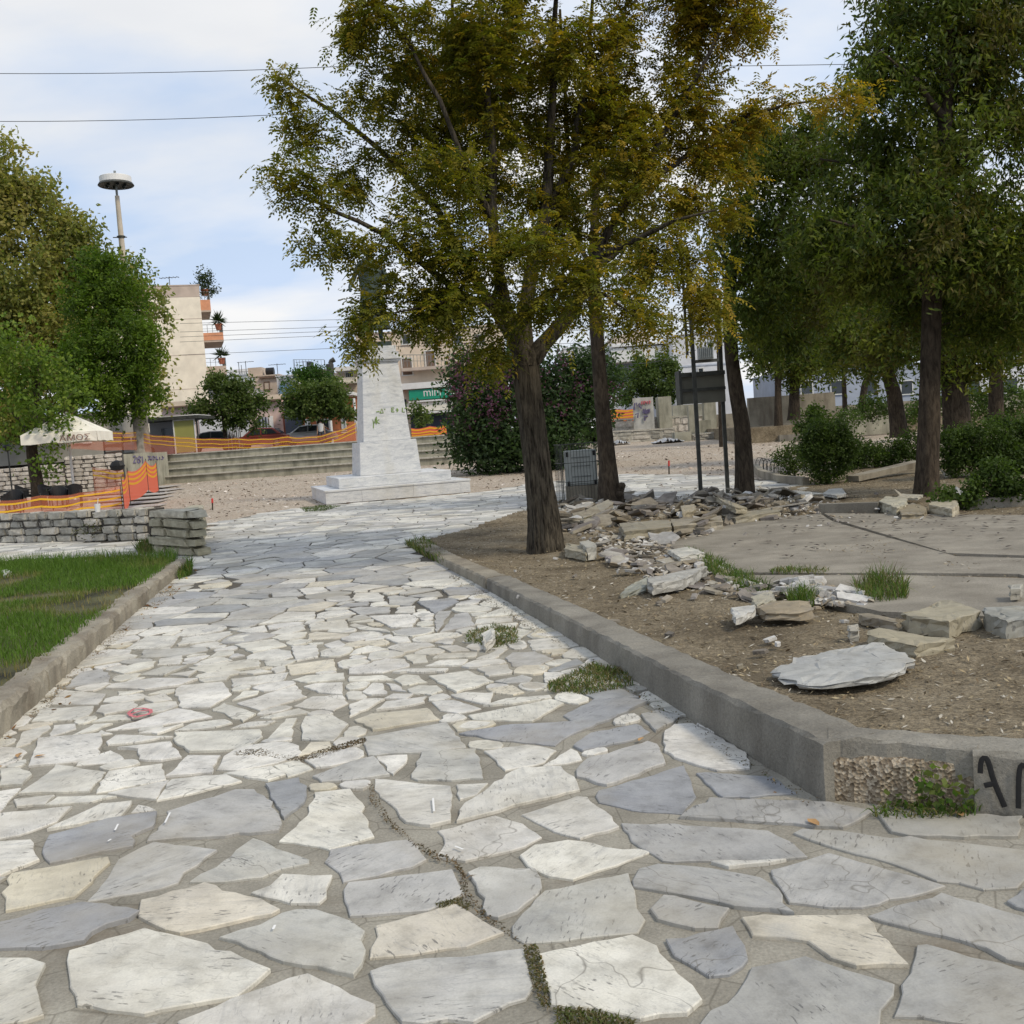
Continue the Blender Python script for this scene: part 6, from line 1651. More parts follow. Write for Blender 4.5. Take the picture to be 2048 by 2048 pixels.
hero('white stone slab on the earth left of the pale broken blocks', [(415,100),(460,68),(560,62),(590,100),(520,115)], .06, T8, .03, 0, col=(0.531, 0.529, 0.500))
hero('broken cream block with white face, left of the pair at the slab edge', [(840,160),(890,125),(1050,140),(1040,180),(970,205)], .16, T8, 0, 0, col=(0.514, 0.487, 0.383))
hero('broken cream block with white face, right of the pair at the slab edge', [(1215,185),(1240,150),(1420,145),(1435,185),(1390,215)], .16, T8, 0, 0, col=(0.479, 0.437, 0.336))
hero('round brown boulder between the two cream blocks', [(980,215),(1090,175),(1200,205),(1180,250),(1010,260)], .10, T8, 0, 0, col=(0.308, 0.260, 0.179), cat='stone')
hero('thin cream plate lying behind the two cream blocks', [(970,130),(1010,105),(1170,110),(1130,135)], .04, T8, .05, 0, col=(0.514, 0.487, 0.406))
hero('small white faced stone on the concrete slab at the right edge', [(1815,795),(1920,788),(1900,820),(1830,825)], .09, T8, .03, 0, col=(0.428, 0.412, 0.359), cat='stone', name='stone')
hero('small pale cube on the earth near the narrow brown strip', [(600,1095),(680,1090),(680,1130),(620,1130)], .07, T8, 0, 0, col=(0.446, 0.420, 0.359), cat='stone', name='stone')
hero('small white block lying on weeds in the path', [(965, 1262), (985, 1258), (990, 1278), (968, 1288)], .06, None, 0, .4, 'stone', (.68, .67, .62), 'stone', None, lambda Y: 0.02)
hero('small white stone lying at the left edge of the lawn', [(3, 1140), (14, 1138), (23, 1144), (10, 1150)], .05, None, 0, 0, 'stone', (.74, .74, .74), 'stone', None, lambda Y: 0.15)
# leaning beam and shards near the tall trunk
a = S(1705, 962); b = D(1838, 926, a.y + 1.2)
bt_ = MB(); bt_.bar(a + up_ * .05, Vector((b.x, b.y, b.z)), .34, .12); bt_.build('beam', m_kerb_old)
tag(bpy.data.objects['beam'], 'long grey concrete beam leaning up against the tall brown trunk', 'beam')
def shard3(label, px, py, w, h, lean, col, d=None):
    p = S(px, py); m = MB(); x = [(-w * .4, 0), (w * .45, 0.01), (w * .5, h * .45), (w * .1, h * .8), (-w * .25, h), (-w * .5, h * .5)]
    n = len(x); V = [(p.x + q[0] + lean * q[1], p.y + y, p.z + q[1]) for y in (-.02, .02) for q in x]
    m.add(V, [tuple(range(n)), tuple(range(2 * n - 1, n - 1, -1))] + [((i + 1) % n, i, n + i, n + (i + 1) % n) for i in range(n)], (*col, rnd.random()))
    return tag(m.build('stone_shard', m_pave, tint=True), label, 'stone shard')
shard3('white shard standing upright against the small bush', 1925, 1002, .14, .23, -.25, (.70, .72, .74))
shard3('thin white plank leaning by the foot of the tall trunk', 1893, 955, .05, .22, -.6, (.68, .67, .64))
shard3('thin cream sliver leaning just left of the tall trunk', 1812, 1000, .06, .2, -.9, (.60, .56, .48))
# the heap itself
heap_px = [(1085, 1010), (1160, 1000), (1240, 992), (1330, 996), (1440, 985), (1560, 985), (1650, 1000), (1640, 1028), (1560, 1040), (1470, 1048), (1420, 1075), (1340, 1085), (1260, 1075), (1180, 1068), (1110, 1060), (1080, 1040)]
heap = [tuple(S(x, y)[:2]) for x, y in heap_px]
hx = [p[0] for p in heap]; hy = [p[1] for p in heap]
trail = [tuple(S(x, y)[:2]) for x, y in [(1180, 1065), (1300, 1080), (1400, 1120), (1470, 1150), (1560, 1190), (1530, 1200), (1440, 1190), (1350, 1165), (1230, 1140), (1220, 1110)]]
sh = shard_mesh(m_rub)
m_rubw = M_random_stone('white_rubble_stone', [(0.0, (0.40, 0.40, 0.40)), (0.5, (0.55, 0.54, 0.52)), (1.0, (0.66, 0.66, 0.65))])
shw = shard_mesh(m_rubw, 6)
def bump_h(x, y):          # how high the heap stands
    m = min((math.hypot(x - p[0], y - p[1]) for p in heap)); return .05 * min(1.0, m / .8)
cnt = 0; tries = 0; pile = MB(); small = []
while cnt < 215 and tries < 9000:
    tries += 1
    x = rnd.uniform(min(hx), max(hx)); y = rnd.uniform(min(hy), max(hy))
    if not inside(heap, x, y): continue
    s = rnd.choice([.18, .24, .30, .38, .5, .6]) * rnd.uniform(.8, 1.2)
    z = zsoil(y) + bump_h(x, y) * rnd.uniform(.3, 2.2) + .02
    o = put('stone_fragment', rnd.choice(sh if rnd.random() < .9 else shw), (x, y, z), (rnd.gauss(0, .28), rnd.gauss(0, .28), rnd.uniform(0, 6.28)), (s, s * rnd.uniform(.55, .9), rnd.uniform(.022, .055)))
    fx = (x - min(hx)) / (max(hx) - min(hx)); zn = 'cabinet end of the rubble heap' if fx < .3 else ('middle of the rubble heap' if fx < .62 else 'right end of the rubble heap')
    lab = ('large' if s > .38 else 'medium' if s > .27 else 'small') + (' near' if y < 17.3 else ' far') + ' side paving fragment at the ' + zn
    tag(o, lab, 'stone fragment', lab.replace('paving fragment', 'paving fragments')); cnt += 1
cnt = 0
while cnt < 84:
    tx = [p[0] for p in trail]; ty = [p[1] for p in trail]
    x = rnd.uniform(min(tx), max(tx)); y = rnd.uniform(min(ty), max(ty))
    if not inside(trail, x, y): continue
    s = rnd.choice([.12, .18, .26, .34]) * rnd.uniform(.8, 1.2)
    o = put('stone_fragment', rnd.choice(sh if rnd.random() < .8 else shw), (x, y, zsoil(y) + rnd.uniform(.0, .03)), (rnd.gauss(0, .15), rnd.gauss(0, .15), rnd.uniform(0, 6.28)), (s, s * rnd.uniform(.5, .9), rnd.uniform(.014, .036)))
    tag(o, 'small broken piece in the trail of stone along the front of the concrete slab', 'stone fragment', 'stone pieces trailing along the slab'); cnt += 1
wr = [tuple(S(x, y)[:2]) for x, y in [(1565, 1165), (1660, 1175), (1720, 1195), (1755, 1208), (1700, 1214), (1630, 1206), (1570, 1190)]]
cnt = 0
while cnt < 30:
    x = rnd.uniform(min(p[0] for p in wr), max(p[0] for p in wr)); y = rnd.uniform(min(p[1] for p in wr), max(p[1] for p in wr))
    if not inside(wr, x, y): continue
    s = rnd.choice([.06, .1, .16, .26, .34])
    o = put('stone_fragment', rnd.choice(shw), (x, y, zsoil(y) + rnd.uniform(.015, .05)), (rnd.gauss(0, .15), rnd.gauss(0, .15), rnd.uniform(0, 6.28)), (s, s * rnd.uniform(.5, .8), rnd.uniform(.03, .06)))
    tag(o, 'bright white piece in the small patch of rubble by the seeding grass tuft', 'stone fragment', 'white rubble pieces by the grass tuft'); cnt += 1
for i in range(16):
    px, py = rnd.uniform(1560, 1830), rnd.uniform(985, 1016)
    p = S(px, py); s = rnd.uniform(.08, .2)
    tag(put('stone_fragment', rnd.choice(sh), p + up_ * .02, (rnd.gauss(0, .2), rnd.gauss(0, .2), rnd.uniform(0, 6)), (s, s * .7, .04)), 'stone piece on the bare earth behind the rear slab kerb', 'stone fragment', 'stone pieces behind the slab')
for i, (px, py) in enumerate([(1340, 1265), (1040, 1190), (1320, 1205), (1555, 1285), (1520, 1300), (1540, 1275), (1150, 1150), (1110, 1115), (1180, 1195), (1030, 1140), (1225, 1240), (1690, 1240), (1480, 1330), (1300, 1160), (1010, 1165)]):
    p = S(px, py); s = rnd.uniform(.05, .12)
    tag(put('stone_chip', rnd.choice(shw if i % 2 else sh), p + up_ * -.01, (rnd.gauss(0, .1), rnd.gauss(0, .1), rnd.uniform(0, 6)), (s, s * .6, .022)), 'lone flat chip lying on the bare earth between the kerb and the rubble', 'stone chip', 'flat chips on the bare earth by the kerb')
# crumbs too small to pick apart
m = MB()
for i in range(2600):
    u = rnd.random()
    if u < .62: P_ = heap
    elif u < .85: P_ = trail
    else: P_ = wr
    x = rnd.uniform(min(p[0] for p in P_), max(p[0] for p in P_)); y = rnd.uniform(min(p[1] for p in P_), max(p[1] for p in P_))
    if not inside(P_, x, y) and rnd.random() < .85: continue
    s = rnd.uniform(.015, .06); g = rnd.choice([(.36, .32, .26), (.44, .42, .38), (.27, .25, .23), (.56, .55, .53), (.33, .28, .21)])
    q = Euler((rnd.gauss(0, .4), rnd.gauss(0, .4), rnd.uniform(0, 6))).to_matrix()
    m.box((x, y, zsoil(y) + bump_h(x, y) * (.9 if P_ is heap else .0) * rnd.random() + s * .2), (s * 1.7, s, s * .35), q, .75, (*g, 1))
o = m.build('stone_crumbs', m_litter, tint=True); tag(o, 'small stone crumbs spread through the rubble', 'rubble', None, 'stuff')
# rear kerb of the slab, left of and right of the cream blocks
for lab, x0, x1, y0, y1 in (('low dark kerb behind the concrete slab, left of the cream blocks', 1640, 1758, 1024, 1021), ('low dark kerb behind the concrete slab running to the right edge', 1918, 2200, 1016, 1000)):
    a = S(x0, y0); b = S(x1, y1); mb = MB(); mb.bar(a + up_ * .04, b + up_ * .04, .14, .17)
    tag(mb.build('kerb', m_kerb), lab, 'kerb')
# dark pods and leaves fallen on the slab
pm = MB(); L_ = 1.0
pts = [(-.5, 0, 0), (-.2, .16, .06), (.2, .17, .05), (.5, 0, .02), (.2, -.16, .07), (-.2, -.17, .05), (0, 0, .14)]
pm.add(pts, [(0, 6, 1), (1, 6, 2), (2, 6, 3), (3, 6, 4), (4, 6, 5), (5, 6, 0)])
m_pod = M_basic('dark_pod', (0.035, 0.022, 0.017), 0.4, 20, 0.8, 0.2)
pme = bpy.data.meshes.new('pod'); pme.from_pydata(pm.v, [], pm.f); pme.materials.append(m_pod)
pod_px = [(1538+x*.265*1.0, 960+y*.265) for x, y in [(10,460),(-10,345),(180,497),(135,570),(320,475),(325,515),(360,490),(365,520),(280,505),(420,485),(410,310),(475,350),(350,352),(320,370),(120,352),(205,345),(520,312),(575,320),(640,365),(710,370),(735,350),(790,355),(800,320),(690,310),(760,275),(710,275),(640,285),(590,290),(880,310),(920,330),(980,300),(960,370),(985,368),(930,420),(740,418),(640,438),(670,425),(1040,330),(1080,310),(1110,320),(1150,300),(1200,325),(1260,310),(1320,300),(1390,285),(1450,270),(1410,350),(1570,290),(1630,325),(1610,390),(1730,400),(1820,320),(1850,310),(1830,365),(1810,500),(920,530),(750,492),(710,497),(1240,372),(1700,280),(1770,268)]] + [(1555, 1090), (1540, 1064), (1518, 1068), (1480, 1082), (1470, 1088), (1590, 1068), (1500, 1100), (1100+1780*.265, 960+570*.265), (1535, 1083)]
for i in range(80):
    x = rnd.uniform(1560, 2100); y = 1022 + abs(rnd.gauss(0, 1)) * 26
    pod_px.append((x, y))
for x, y in pod_px:
    p = S(x, y, .034); s = rnd.uniform(.07, .13)
    o = put('pod', pme, p, (0, 0, rnd.uniform(0, 6.28)), (s, s * rnd.uniform(.7, 1.1), s * .6))
    tag(o, 'small dark dry pod lying on the concrete slab', 'dry pod', 'dark pods strewn over the slab')
# a few leaves on the path
lf = MB(); lf.add([(-.5, 0, 0), (-.1, .28, .08), (.35, .18, .1), (.55, 0, .02), (.3, -.22, .12), (-.15, -.26, .06), (0, 0, .0)], [(0, 6, 1), (1, 6, 2), (2, 6, 3), (3, 6, 4), (4, 6, 5), (5, 6, 0)])
lme = bpy.data.meshes.new('fallen_leaf'); lme.from_pydata(lf.v, [], lf.f); lme.materials.append(M_basic('dead_leaf', (.42, .25, .11), .25, 15, .8, .1))
for x, y, lab, s in ((1626, 1644, 'curled tan leaf lying alone on the slabs below the kerb corner', .065), (80, 1512, 'dry greenish leaf on a white slab near the left edge', .06), (38, 1510, 'dry leaf heap corner by the left kerb foot', .07), (1282, 1478, 'orange leaf scrap on the blue grey slab in the middle right', .05), (1920, 1628, 'pale leaf at the foot of the kerb below the black letters', .06)):
    p = G(x, y, .022); tag(put('fallen_leaf', lme, p, (.1, .1, rnd.uniform(0, 6)), (s, s, s)), lab, 'leaf')
# red paint ring on the paving
def flatring(label, cx, cy, rx, ry, mat, nm):
    m = MB(); n = 20; V = []
    for i in range(n):
        a = 2 * math.pi * i / n
        for k in (.62, 1.0):
            p = G(cx + rx * k * math.cos(a) * (1 + .1 * math.sin(3 * a)), cy + ry * k * math.sin(a), .028); V.append(p)
    F = [(2 * i, 2 * i + 1, (2 * i + 3) % (2 * n), (2 * i + 2) % (2 * n)) for i in range(n)]
    m.add([V[i] for i in range(2 * n)], F)
    o = m.build(nm, mat, path_o); o['label'] = label
for ln in ([(258, 1424), (268, 1417), (285, 1416), (301, 1419), (302, 1425), (290, 1430), (275, 1434), (262, 1431), (257, 1425)], [(262, 1428), (280, 1422), (296, 1421)], [(266, 1434), (282, 1431), (300, 1428)]):
    m = MB(); m.tube([G(x, y, .027) for x, y in ln], .012, 5); m.v = [(x, y, .027 + (z - .027) * .1) for x, y, z in m.v]
    m.build('paint_mark', m_grafr, path_o)['label'] = 'faded red sprayed ring'
for ln in ([(236, 1648), (230, 1660)], [(222, 1678), (216, 1682)], [(340, 1625), (330, 1645)], [(866, 1596), (868, 1622)], [(910, 1692), (926, 1698)], [(550, 1850), (546, 1858)]):
    m = MB(); m.tube([G(x, y, .026) for x, y in ln], .0045, 5); vv = [(x, y, .026 + (z - .026) * .15) for x, y, z in m.v]; m.v = vv
    m.build('paint_mark', m_white, path_o)['label'] = 'white paint smear'

# ================================================================= CABINET IN A CAGE, SIGN FRAME, STAKES
cb = S(1170, 1006); cd_ = cb.y
cx0, cx1 = D(1128, 990, cd_).x, D(1203, 990, cd_).x
cw = cx1 - cx0; ck = cd_ / FPX
cg_ = thing('meter_cabinet', 'grey meter cabinet on a concrete plinth inside a rusty wire cage', 'cabinet', (cx0 + cw / 2, cd_ + .3, cb.z))
pz = cb.z
MB().box((cx0 + cw * .52, cd_ + .32, pz + .16), (cw * .86, .5, .40)).build('plinth', m_kerb_old, cg_)
bz0, bz1 = pz + .37, pz + 1.10
MB().box((cx0 + cw * .52, cd_ + .34, (bz0 + bz1) / 2), (cw * .84, .36, bz1 - bz0)).build('cabinet_body', M_basic('cabinet_grey', (.34, .37, .36), .08, 3, .5, .05), cg_)
MB().box((cx0 + cw * .52, cd_ + .15, (bz0 + bz1) / 2), (cw * .74, .02, (bz1 - bz0) * .9)).build('door', M_basic('cabinet_door', (.40, .43, .42), .08, 3, .5, .05), cg_)
for zz_ in (.25, .55, .8):
    MB().box((cx0 + cw * .52, cd_ + .135, bz0 + (bz1 - bz0) * zz_), (cw * .5, .012, .025)).build('rib', m_metal, cg_)
for sx in (-.36, .36):
    for zz_ in (.06, .9): MB().box((cx0 + cw * (.52 + sx), cd_ + .13, bz0 + (bz1 - bz0) * zz_), (.05, .015, .10)).build('hinge', m_black, cg_)
zt_ = pz + 1.24
cage = MB()
for z in (pz + .04, pz + .45, pz + .85, zt_):
    for (xa, ya, xb, yb) in ((cx0, cd_, cx1 + .05, cd_), (cx0, cd_, cx0 - .12, cd_ + .62), (cx0 - .12, cd_ + .62, cx1 - .05, cd_ + .62), (cx1 + .05, cd_, cx1 - .05, cd_ + .62)):
        cage.bar((xa, ya, z), (xb, yb, z), .012)
for i in range(14):
    f = i / 13; cage.bar((cx0 + (cw + .05) * f, cd_, pz - .02), (cx0 + (cw + .05) * f, cd_, zt_), .008 if i % 13 else .022)
    cage.bar((cx0 - .12 + cw * f, cd_ + .62, pz - .02), (cx0 - .12 + cw * f, cd_ + .62, zt_), .008)
for i in range(8):
    f = i / 7; cage.bar((cx0 - .12 * f, cd_ + .62 * f, pz), (cx0 - .12 * f, cd_ + .62 * f, zt_), .008); cage.bar((cx1 + .05 - .1 * f, cd_ + .62 * f, pz), (cx1 + .05 - .1 * f, cd_ + .62 * f, zt_), .008)
cage.build('cage', m_rust, cg_)

f1 = S(1402, 992); f2 = D(1456, 990, f1.y + .5); fy = f1.y
sg = thing('sign_frame', 'weathered grey sign panel seen from behind on two tall steel posts', 'sign', ((f1.x + f2.x) / 2, fy, f1.z))
pt1 = D(1384, 640, fy); pt2 = D(1446, 700, fy + .5)
zt1 = pt1.z
for b_, ztop in ((f1, 4.9), (f2, 3.3)):
    mb = MB(); mb.box((b_.x, b_.y, (b_.z + ztop) / 2 - .1), (.075, .075, ztop - b_.z + .2)); mb.build('post', m_rust, sg)
MB().box((f1.x - .11, fy + .02, 3.9), (.05, .05, 2.0)).build('post', m_rust, sg)
pz0 = D(1400, 806, fy).z; pz1 = D(1400, 742, fy).z
xa, xb = f1.x - .22, f2.x + .02
m_panel = M_basic('panel_back', (.15, .15, .125), .15, 2, .7, .08)
mb = MB(); c_ = Vector(((xa + xb) / 2, fy + .35, (pz0 + pz1) / 2)); mb.box(c_, (xb - xa, .10, pz1 - pz0)); mb.build('panel', m_panel, sg)
MB().box((c_.x, fy + .27, pz1 - .05), (xb - xa, .1, .08)).build('rail', m_rust, sg)
MB().box((c_.x, fy + .27, pz0 + .28), (xb - xa, .06, .06)).build('rail', m_rust, sg)
MB().box((xa - .02, fy + .5, (pz0 + pz1) / 2 + .02), (.05, .5, pz1 - pz0 + .05)).build('side_panel', m_rust, sg)
def stake(label, px, py, h, flag=True):
    p = G(px, py); t = thing('survey_stake', label, 'stake', p, None)
    MB().tube([p - up_ * .05, p + Vector((.02, 0, h))], .022, 6).build('stick', m_twig, t)
    MB().tube([p + Vector((.012, 0, h * .6)), p + Vector((.021, 0, h + .01))], .03, 6).build('painted_tip', m_red, t)
stake('red tipped survey stake in the gravel behind the stone pier', 425, 1018, .30)
stake('red tipped survey stake in the gravel behind the rubble heap', 1338, 948, .40)

# low wire hoop fence and its kerb
hp = thing('hoop_fence', 'low fence of bent wire hoops around the bush by the gravel', 'fence', S(1545, 945))
for i in range(9):
    a = S(1520 + i * 7.2, 938 + i * 2.2); w = .11
    MB().tube([a + Vector((-w, 0, -.05)), a + Vector((-w, 0, .22)), a + Vector((-w * .5, 0, .33)), a + Vector((w * .5, 0, .33)), a + Vector((w, 0, .22)), a + Vector((w, 0, -.05))], .010, 5).build('hoop', m_rust, hp)
bk_ = MB()
kp_ = [S(1512, 938), S(1522, 950), S(1560, 962), S(1612, 968)]
for i in range(3): bk_.bar(kp_[i] + up_ * .03, kp_[i + 1] + up_ * .03, .15, .22)
tag(bk_.build('kerb', m_kerb_old), 'short curved kerb below the wire hoop fence', 'kerb')

# ================================================================= RIGHT SIDE WALLS
tr = MB(); tr.box((30, 57, .5), (37, 15.5, 1.0)); tag(tr.build('planted_terrace', m_soil), None, None, None, 'structure')
rw = MB(); rw.box((33, 64.15, 1.3), (42, .3, 1.0)); tag(rw.build('retaining_wall', m_kerb_old), 'long low retaining wall at the back of the raised bed on the right', 'wall')
def wall_px(label, x0, x1, yt0, yt1, yb, d, depth, rows, length, mat, jm, cop=True, cat='stone wall', d2=None):
    d2 = d2 or d
    A = D(x0, yb, d); B = D(x1, yb, d2); zb = zg(min(d, 62)) - .15; zt0 = D(x0, yt0, d).z; zt1 = D(x1, yt1, d2).z
    A.z = B.z = zb
    t = thing('stone_wall', label, cat, (A + B) / 2)
    course_wall(t, A, B, zt0 - zb, rows, length, depth, mat, jm, zt1 - zb, 0, .05, .03)
    if cop:
        dd = (B - A).normalized(); nn = Vector((-dd.y, dd.x, 0)); mb = MB()
        q = [A - nn * .04, B - nn * .04, B + nn * (depth + .03), A + nn * (depth + .03)]; zz_ = [zt0, zt1, zt1, zt0]
        V = [Vector((p.x, p.y, z)) for p, z in zip(q, zz_)] + [Vector((p.x, p.y, z + .09)) for p, z in zip(q, zz_)]
        mb.add(V, [(3, 2, 1, 0), (4, 5, 6, 7), (0, 1, 5, 4), (1, 2, 6, 5), (2, 3, 7, 6), (3, 0, 4, 7)]).build('coping', m_pjoint, t)
    return t
wall_px('low irregular stone wall with a pale coping below the leaning graffiti slab', 1205, 1352, 866, 858, 886, 60.5, .5, 3, .9, m_wst, m_pjoint)
wall_px('low rough stone wall right of the concrete cube', 1386, 1490, 872, 860, 892, 57, .5, 3, .7, m_wst, m_pjoint)
wall_px('dark mossy stone wall running right behind the slender tree', 1496, 1612, 862, 853, 890, 52, .6, 3, .8, m_dst, m_joint)
wall_px('upper stone wall behind the leaning graffiti slab', 1215, 1410, 842, 832, 866, 64, .5, 3, .6, m_wst2, m_pjoint)
p = D(1367, 892, 57); zt = D(1367, 864, 57).z
tag(MB().box((p.x, 57.4, (zt + .2) / 2), (D(1384, 880, 57).x - D(1351, 880, 57).x, 1.0, zt - .2)).build('concrete_cube', m_step), 'pale concrete cube at the end of the low irregular wall', 'concrete block')
p = D(1493, 888, 51); tag(MB().box((p.x, 51.4, .75), (.24, .3, 1.1)).build('white_post', m_white), 'short white post at the left end of the dark mossy wall', 'post')
def slab_up(label, x0, x1, y0, y1, d, thick=.5, rot=0, mat=m_step, nm='concrete_slab'):
    a = D(x0, (y0 + y1) / 2, d); b = D(x1, (y0 + y1) / 2, d); z0 = .3; z1 = D((x0 + x1) / 2, y0, d).z
    mb = MB(); mb.box(((a.x + b.x) / 2, d + thick / 2, (z0 + z1) / 2), (b.x - a.x, thick, z1 - z0), Matrix.Rotation(rot, 3, 'Z'))
    return tag(mb.build(nm, mat), label, 'concrete slab')
m_palec = M_concrete('pale_concrete', (.52, .51, .47), (.28, .27, .23))
gs = slab_up('tall pale concrete slab covered in red and violet graffiti', 1268, 1309, 795, 860, 62.5, .7, -.12, m_palec)
slab_up('narrow tall concrete slab with black streaks right of the graffiti slab', 1318, 1344, 793, 858, 63, 1.2)
slab_up('thin concrete pillar behind the left post of the sign frame', 1378, 1390, 811, 860, 60, .5)
slab_up('concrete slab standing between the two sign posts', 1409, 1433, 804, 868, 60, .6)
slab_up('ribbed low concrete block left of the slender tree', 1398, 1432, 840, 866, 59, .6)
slab_up('dark tall concrete slab right behind the slender tree', 1478, 1488, 785, 862, 56, .5, 0, m_kerb)
slab_up('long concrete panel wall with joints behind the trees on the right', 1498, 1672, 790, 862, 54.5, .4, .02, m_kerb_old)
slab_up('low concrete parapet far behind the graffiti slab', 1345, 1410, 809, 822, 72, .3)
slab_up('low pale coping wall behind the clipped bush', 1672, 1790, 836, 852, 48, .4)
slab_up('distant cream parapet between the trunks on the right', 1690, 1800, 812, 830, 62, .4)
slab_up('cream parapet seen under the leaves right of the thick old trunk', 1880, 2060, 805, 824, 60, .4, 0, m_step)
# graffiti on the slab
def slabf(x, y): 
    p = D(x, y, 62.42); return p
ZS = lambda *p: [(1200 + x * .2277, 640 + y * .2277) for x, y in p]
for mat, lines in ((m_grafp, [[(305,730),(300,790)], [(320,725),(325,760),(345,730),(345,765)], [(350,760),(365,780)], [(310,830),(335,820),(330,860)], [(380,780),(380,820),(395,822),(398,780)], [(405,790),(405,825)], [(418,785),(420,822)], [(432,780),(434,812)], [(385,850),(420,845)], [(390,860),(395,885)]]), (m_grafr, [[(365,715),(365,740)], [(378,712),(385,740),(395,712)], [(400,715),(415,735),(420,712)], [(430,710),(440,715),(432,735)]])):
    g = MB()
    for ln in lines: g.tube([slabf(x, y) for x, y in ZS(*ln)], .045, 5)
    o = g.build('graffiti', mat, gs)
# scribble on the end block of the steps
def xplane(x, y):
    r_ = ray(x, y); return CAM + r_ * ((XE + .01) / r_.x)
g = MB(); ZB = lambda *p: [(200 + x * .13458, 820 + y * .13458) for x, y in p]
for ln in ([(490,700),(520,685),(525,720),(495,790),(530,785)], [(545,700),(555,790)], [(580,690),(565,730),(585,745),(570,790),(600,770),(585,740),(605,700),(580,690)], [(625,690),(630,790)], [(710,690),(750,690),(715,745)], [(730,720),(760,740)], [(775,690),(770,740)], [(790,690),(820,700),(795,740)], [(840,690),(830,730),(860,735)], [(880,700),(890,740)], [(920,690),(945,710),(915,735)]):
    g.tube([xplane(x, y) for x, y in ZB(*ln)], .035, 5)
g.build('graffiti', m_grafp, eb)
# tarpaulins and broken pieces before the walls
for lab, x0, x1, y, d in (('crumpled grey tarpaulin before the low irregular stone wall', 1310, 1372, 893, 56), ('pale crumpled sheet at the left end of the low irregular wall', 1222, 1262, 882, 58)):
    a = D(x0, y, d); b = D(x1, y, d); nx2, ny2 = 22, 8; V = []; z0 = zg(d) - .02
    for j in range(ny2):
        for i in range(nx2):
            V.append((a.x + (b.x - a.x) * i / (nx2 - 1), d + j * .25, z0 + .04 + .26 * abs(math.sin(i * 1.9 + j * 1.3) * math.sin(i * .5 + j)) * math.sin(math.pi * (i + .5) / nx2)))
    F = [(j * nx2 + i, j * nx2 + i + 1, (j + 1) * nx2 + i + 1, (j + 1) * nx2 + i) for j in range(ny2 - 1) for i in range(nx2 - 1)]
    m = MB(); m.add(V, F); tag(m.build('tarpaulin', M_basic('tarp', (.42, .43, .45), .2, 3, .6, .3), None, True), lab, 'tarpaulin')
stp = thing('garden_steps', 'few dark steps at the right end of the dark mossy wall', 'steps', D(1580, 890, 49))
for i in range(4):
    a = D(1560, 885, 49 + i * .5); b = D(1625, 885, 49 + i * .5); MB().box(((a.x + b.x) / 2, 49.3 + i * .5, .3 + i * .09), (b.x - a.x, .6, .5 + i * .17)).build('step', m_kerb, stp)

# ================================================================= BUILDINGS
m_cap = plaster('cream_wall', (.80, .74, .62), (.66, .60, .50)); m_grey = plaster('grey_blue_wall', (.42, .46, .52)); m_beige = plaster('beige_wall', (.55, .47, .40))
m_pink = plaster('pink_wall', (.64, .50, .46)); m_tan = plaster('tan_wall', (.45, .38, .32)); m_bw = plaster('white_wall', (.66, .67, .70)); m_peach = plaster('peach_wall', (.66, .56, .45))
m_soff = plaster('soffit', (.50, .42, .36)); m_orb = M_basic('orange_balcony', (.62, .30, .18), .1, 2, .8, .1); m_blue = plaster('blue_wall', (.16, .27, .40)); m_dk = plaster('dark_wall', (.05, .06, .08))
m_frame = M_basic('window_frame', (.62, .62, .60), .05, 3, .5, .0); m_shut = M_basic('brown_shutter', (.17, .115, .085), .1, 8, .7, .1)
m_hill = plaster('pale_blue_wall', (.50, .54, .62))
def bbox_px(x0, x1, yt, yb, d):
    ym = (yt + yb) / 2; a = D(x0, ym, d); b = D(x1, ym, d); z1 = D((x0 + x1) / 2, yt, d).z; z0 = D((x0 + x1) / 2, yb, d).z
    return a.x, b.x, z0, z1
def bld(label, x0, x1, yt, d, depth, mat, z0=1.6, name='building', cat='building', parapet=True, roof=None):
    xa, xb, _, z1 = bbox_px(x0, x1, yt, 900, d)
    xa = D(x0, yt + 40, d).x; xb = D(x1, yt + 40, d).x
    t = thing(name, label, cat, ((xa + xb) / 2, d, z0))
    MB().box(((xa + xb) / 2, d + depth / 2, (z0 + z1) / 2), (xb - xa, depth, z1 - z0)).build('wall', mat, t)
    if parapet:
        MB().box(((xa + xb) / 2, d + depth / 2, z1 + .06), (xb - xa + .16, depth + .16, .12)).build('roof_edge', roof or mat, t)
    return t
def panel(t, x0, x1, yt, yb, d, mat, name, thick=.12, out=.0):
    xa, xb, z0, z1 = bbox_px(x0, x1, yt, yb, d - out)
    return MB().box(((xa + xb) / 2, d - out - thick / 2 - .003, (z0 + z1) / 2), (xb - xa, thick, z1 - z0)).build(name, mat, t)
def window(t, x0, x1, yt, yb, d, glass=None, frame=None, out=0.0):
    xa, xb, z0, z1 = bbox_px(x0, x1, yt, yb, d); y = d - .004 - out; w = .09
    m = MB()
    for c, s in ((((xa + xb) / 2, y - .04, z1 - w / 2), (xb - xa, .08, w)), (((xa + xb) / 2, y - .05, z0 + w / 2), (xb - xa + .1, .1, w)), ((xa + w / 2, y - .04, (z0 + z1) / 2), (w, .08, z1 - z0 - 2 * w)), ((xb - w / 2, y - .04, (z0 + z1) / 2), (w, .08, z1 - z0 - 2 * w))): m.box(c, s)
    f = m.build('window', frame or m_frame, t)
    MB().box(((xa + xb) / 2, y - .015, (z0 + z1) / 2), (xb - xa - 2 * w, .03, z1 - z0 - 2 * w)).build('pane', glass or m_glass, f)
    return f
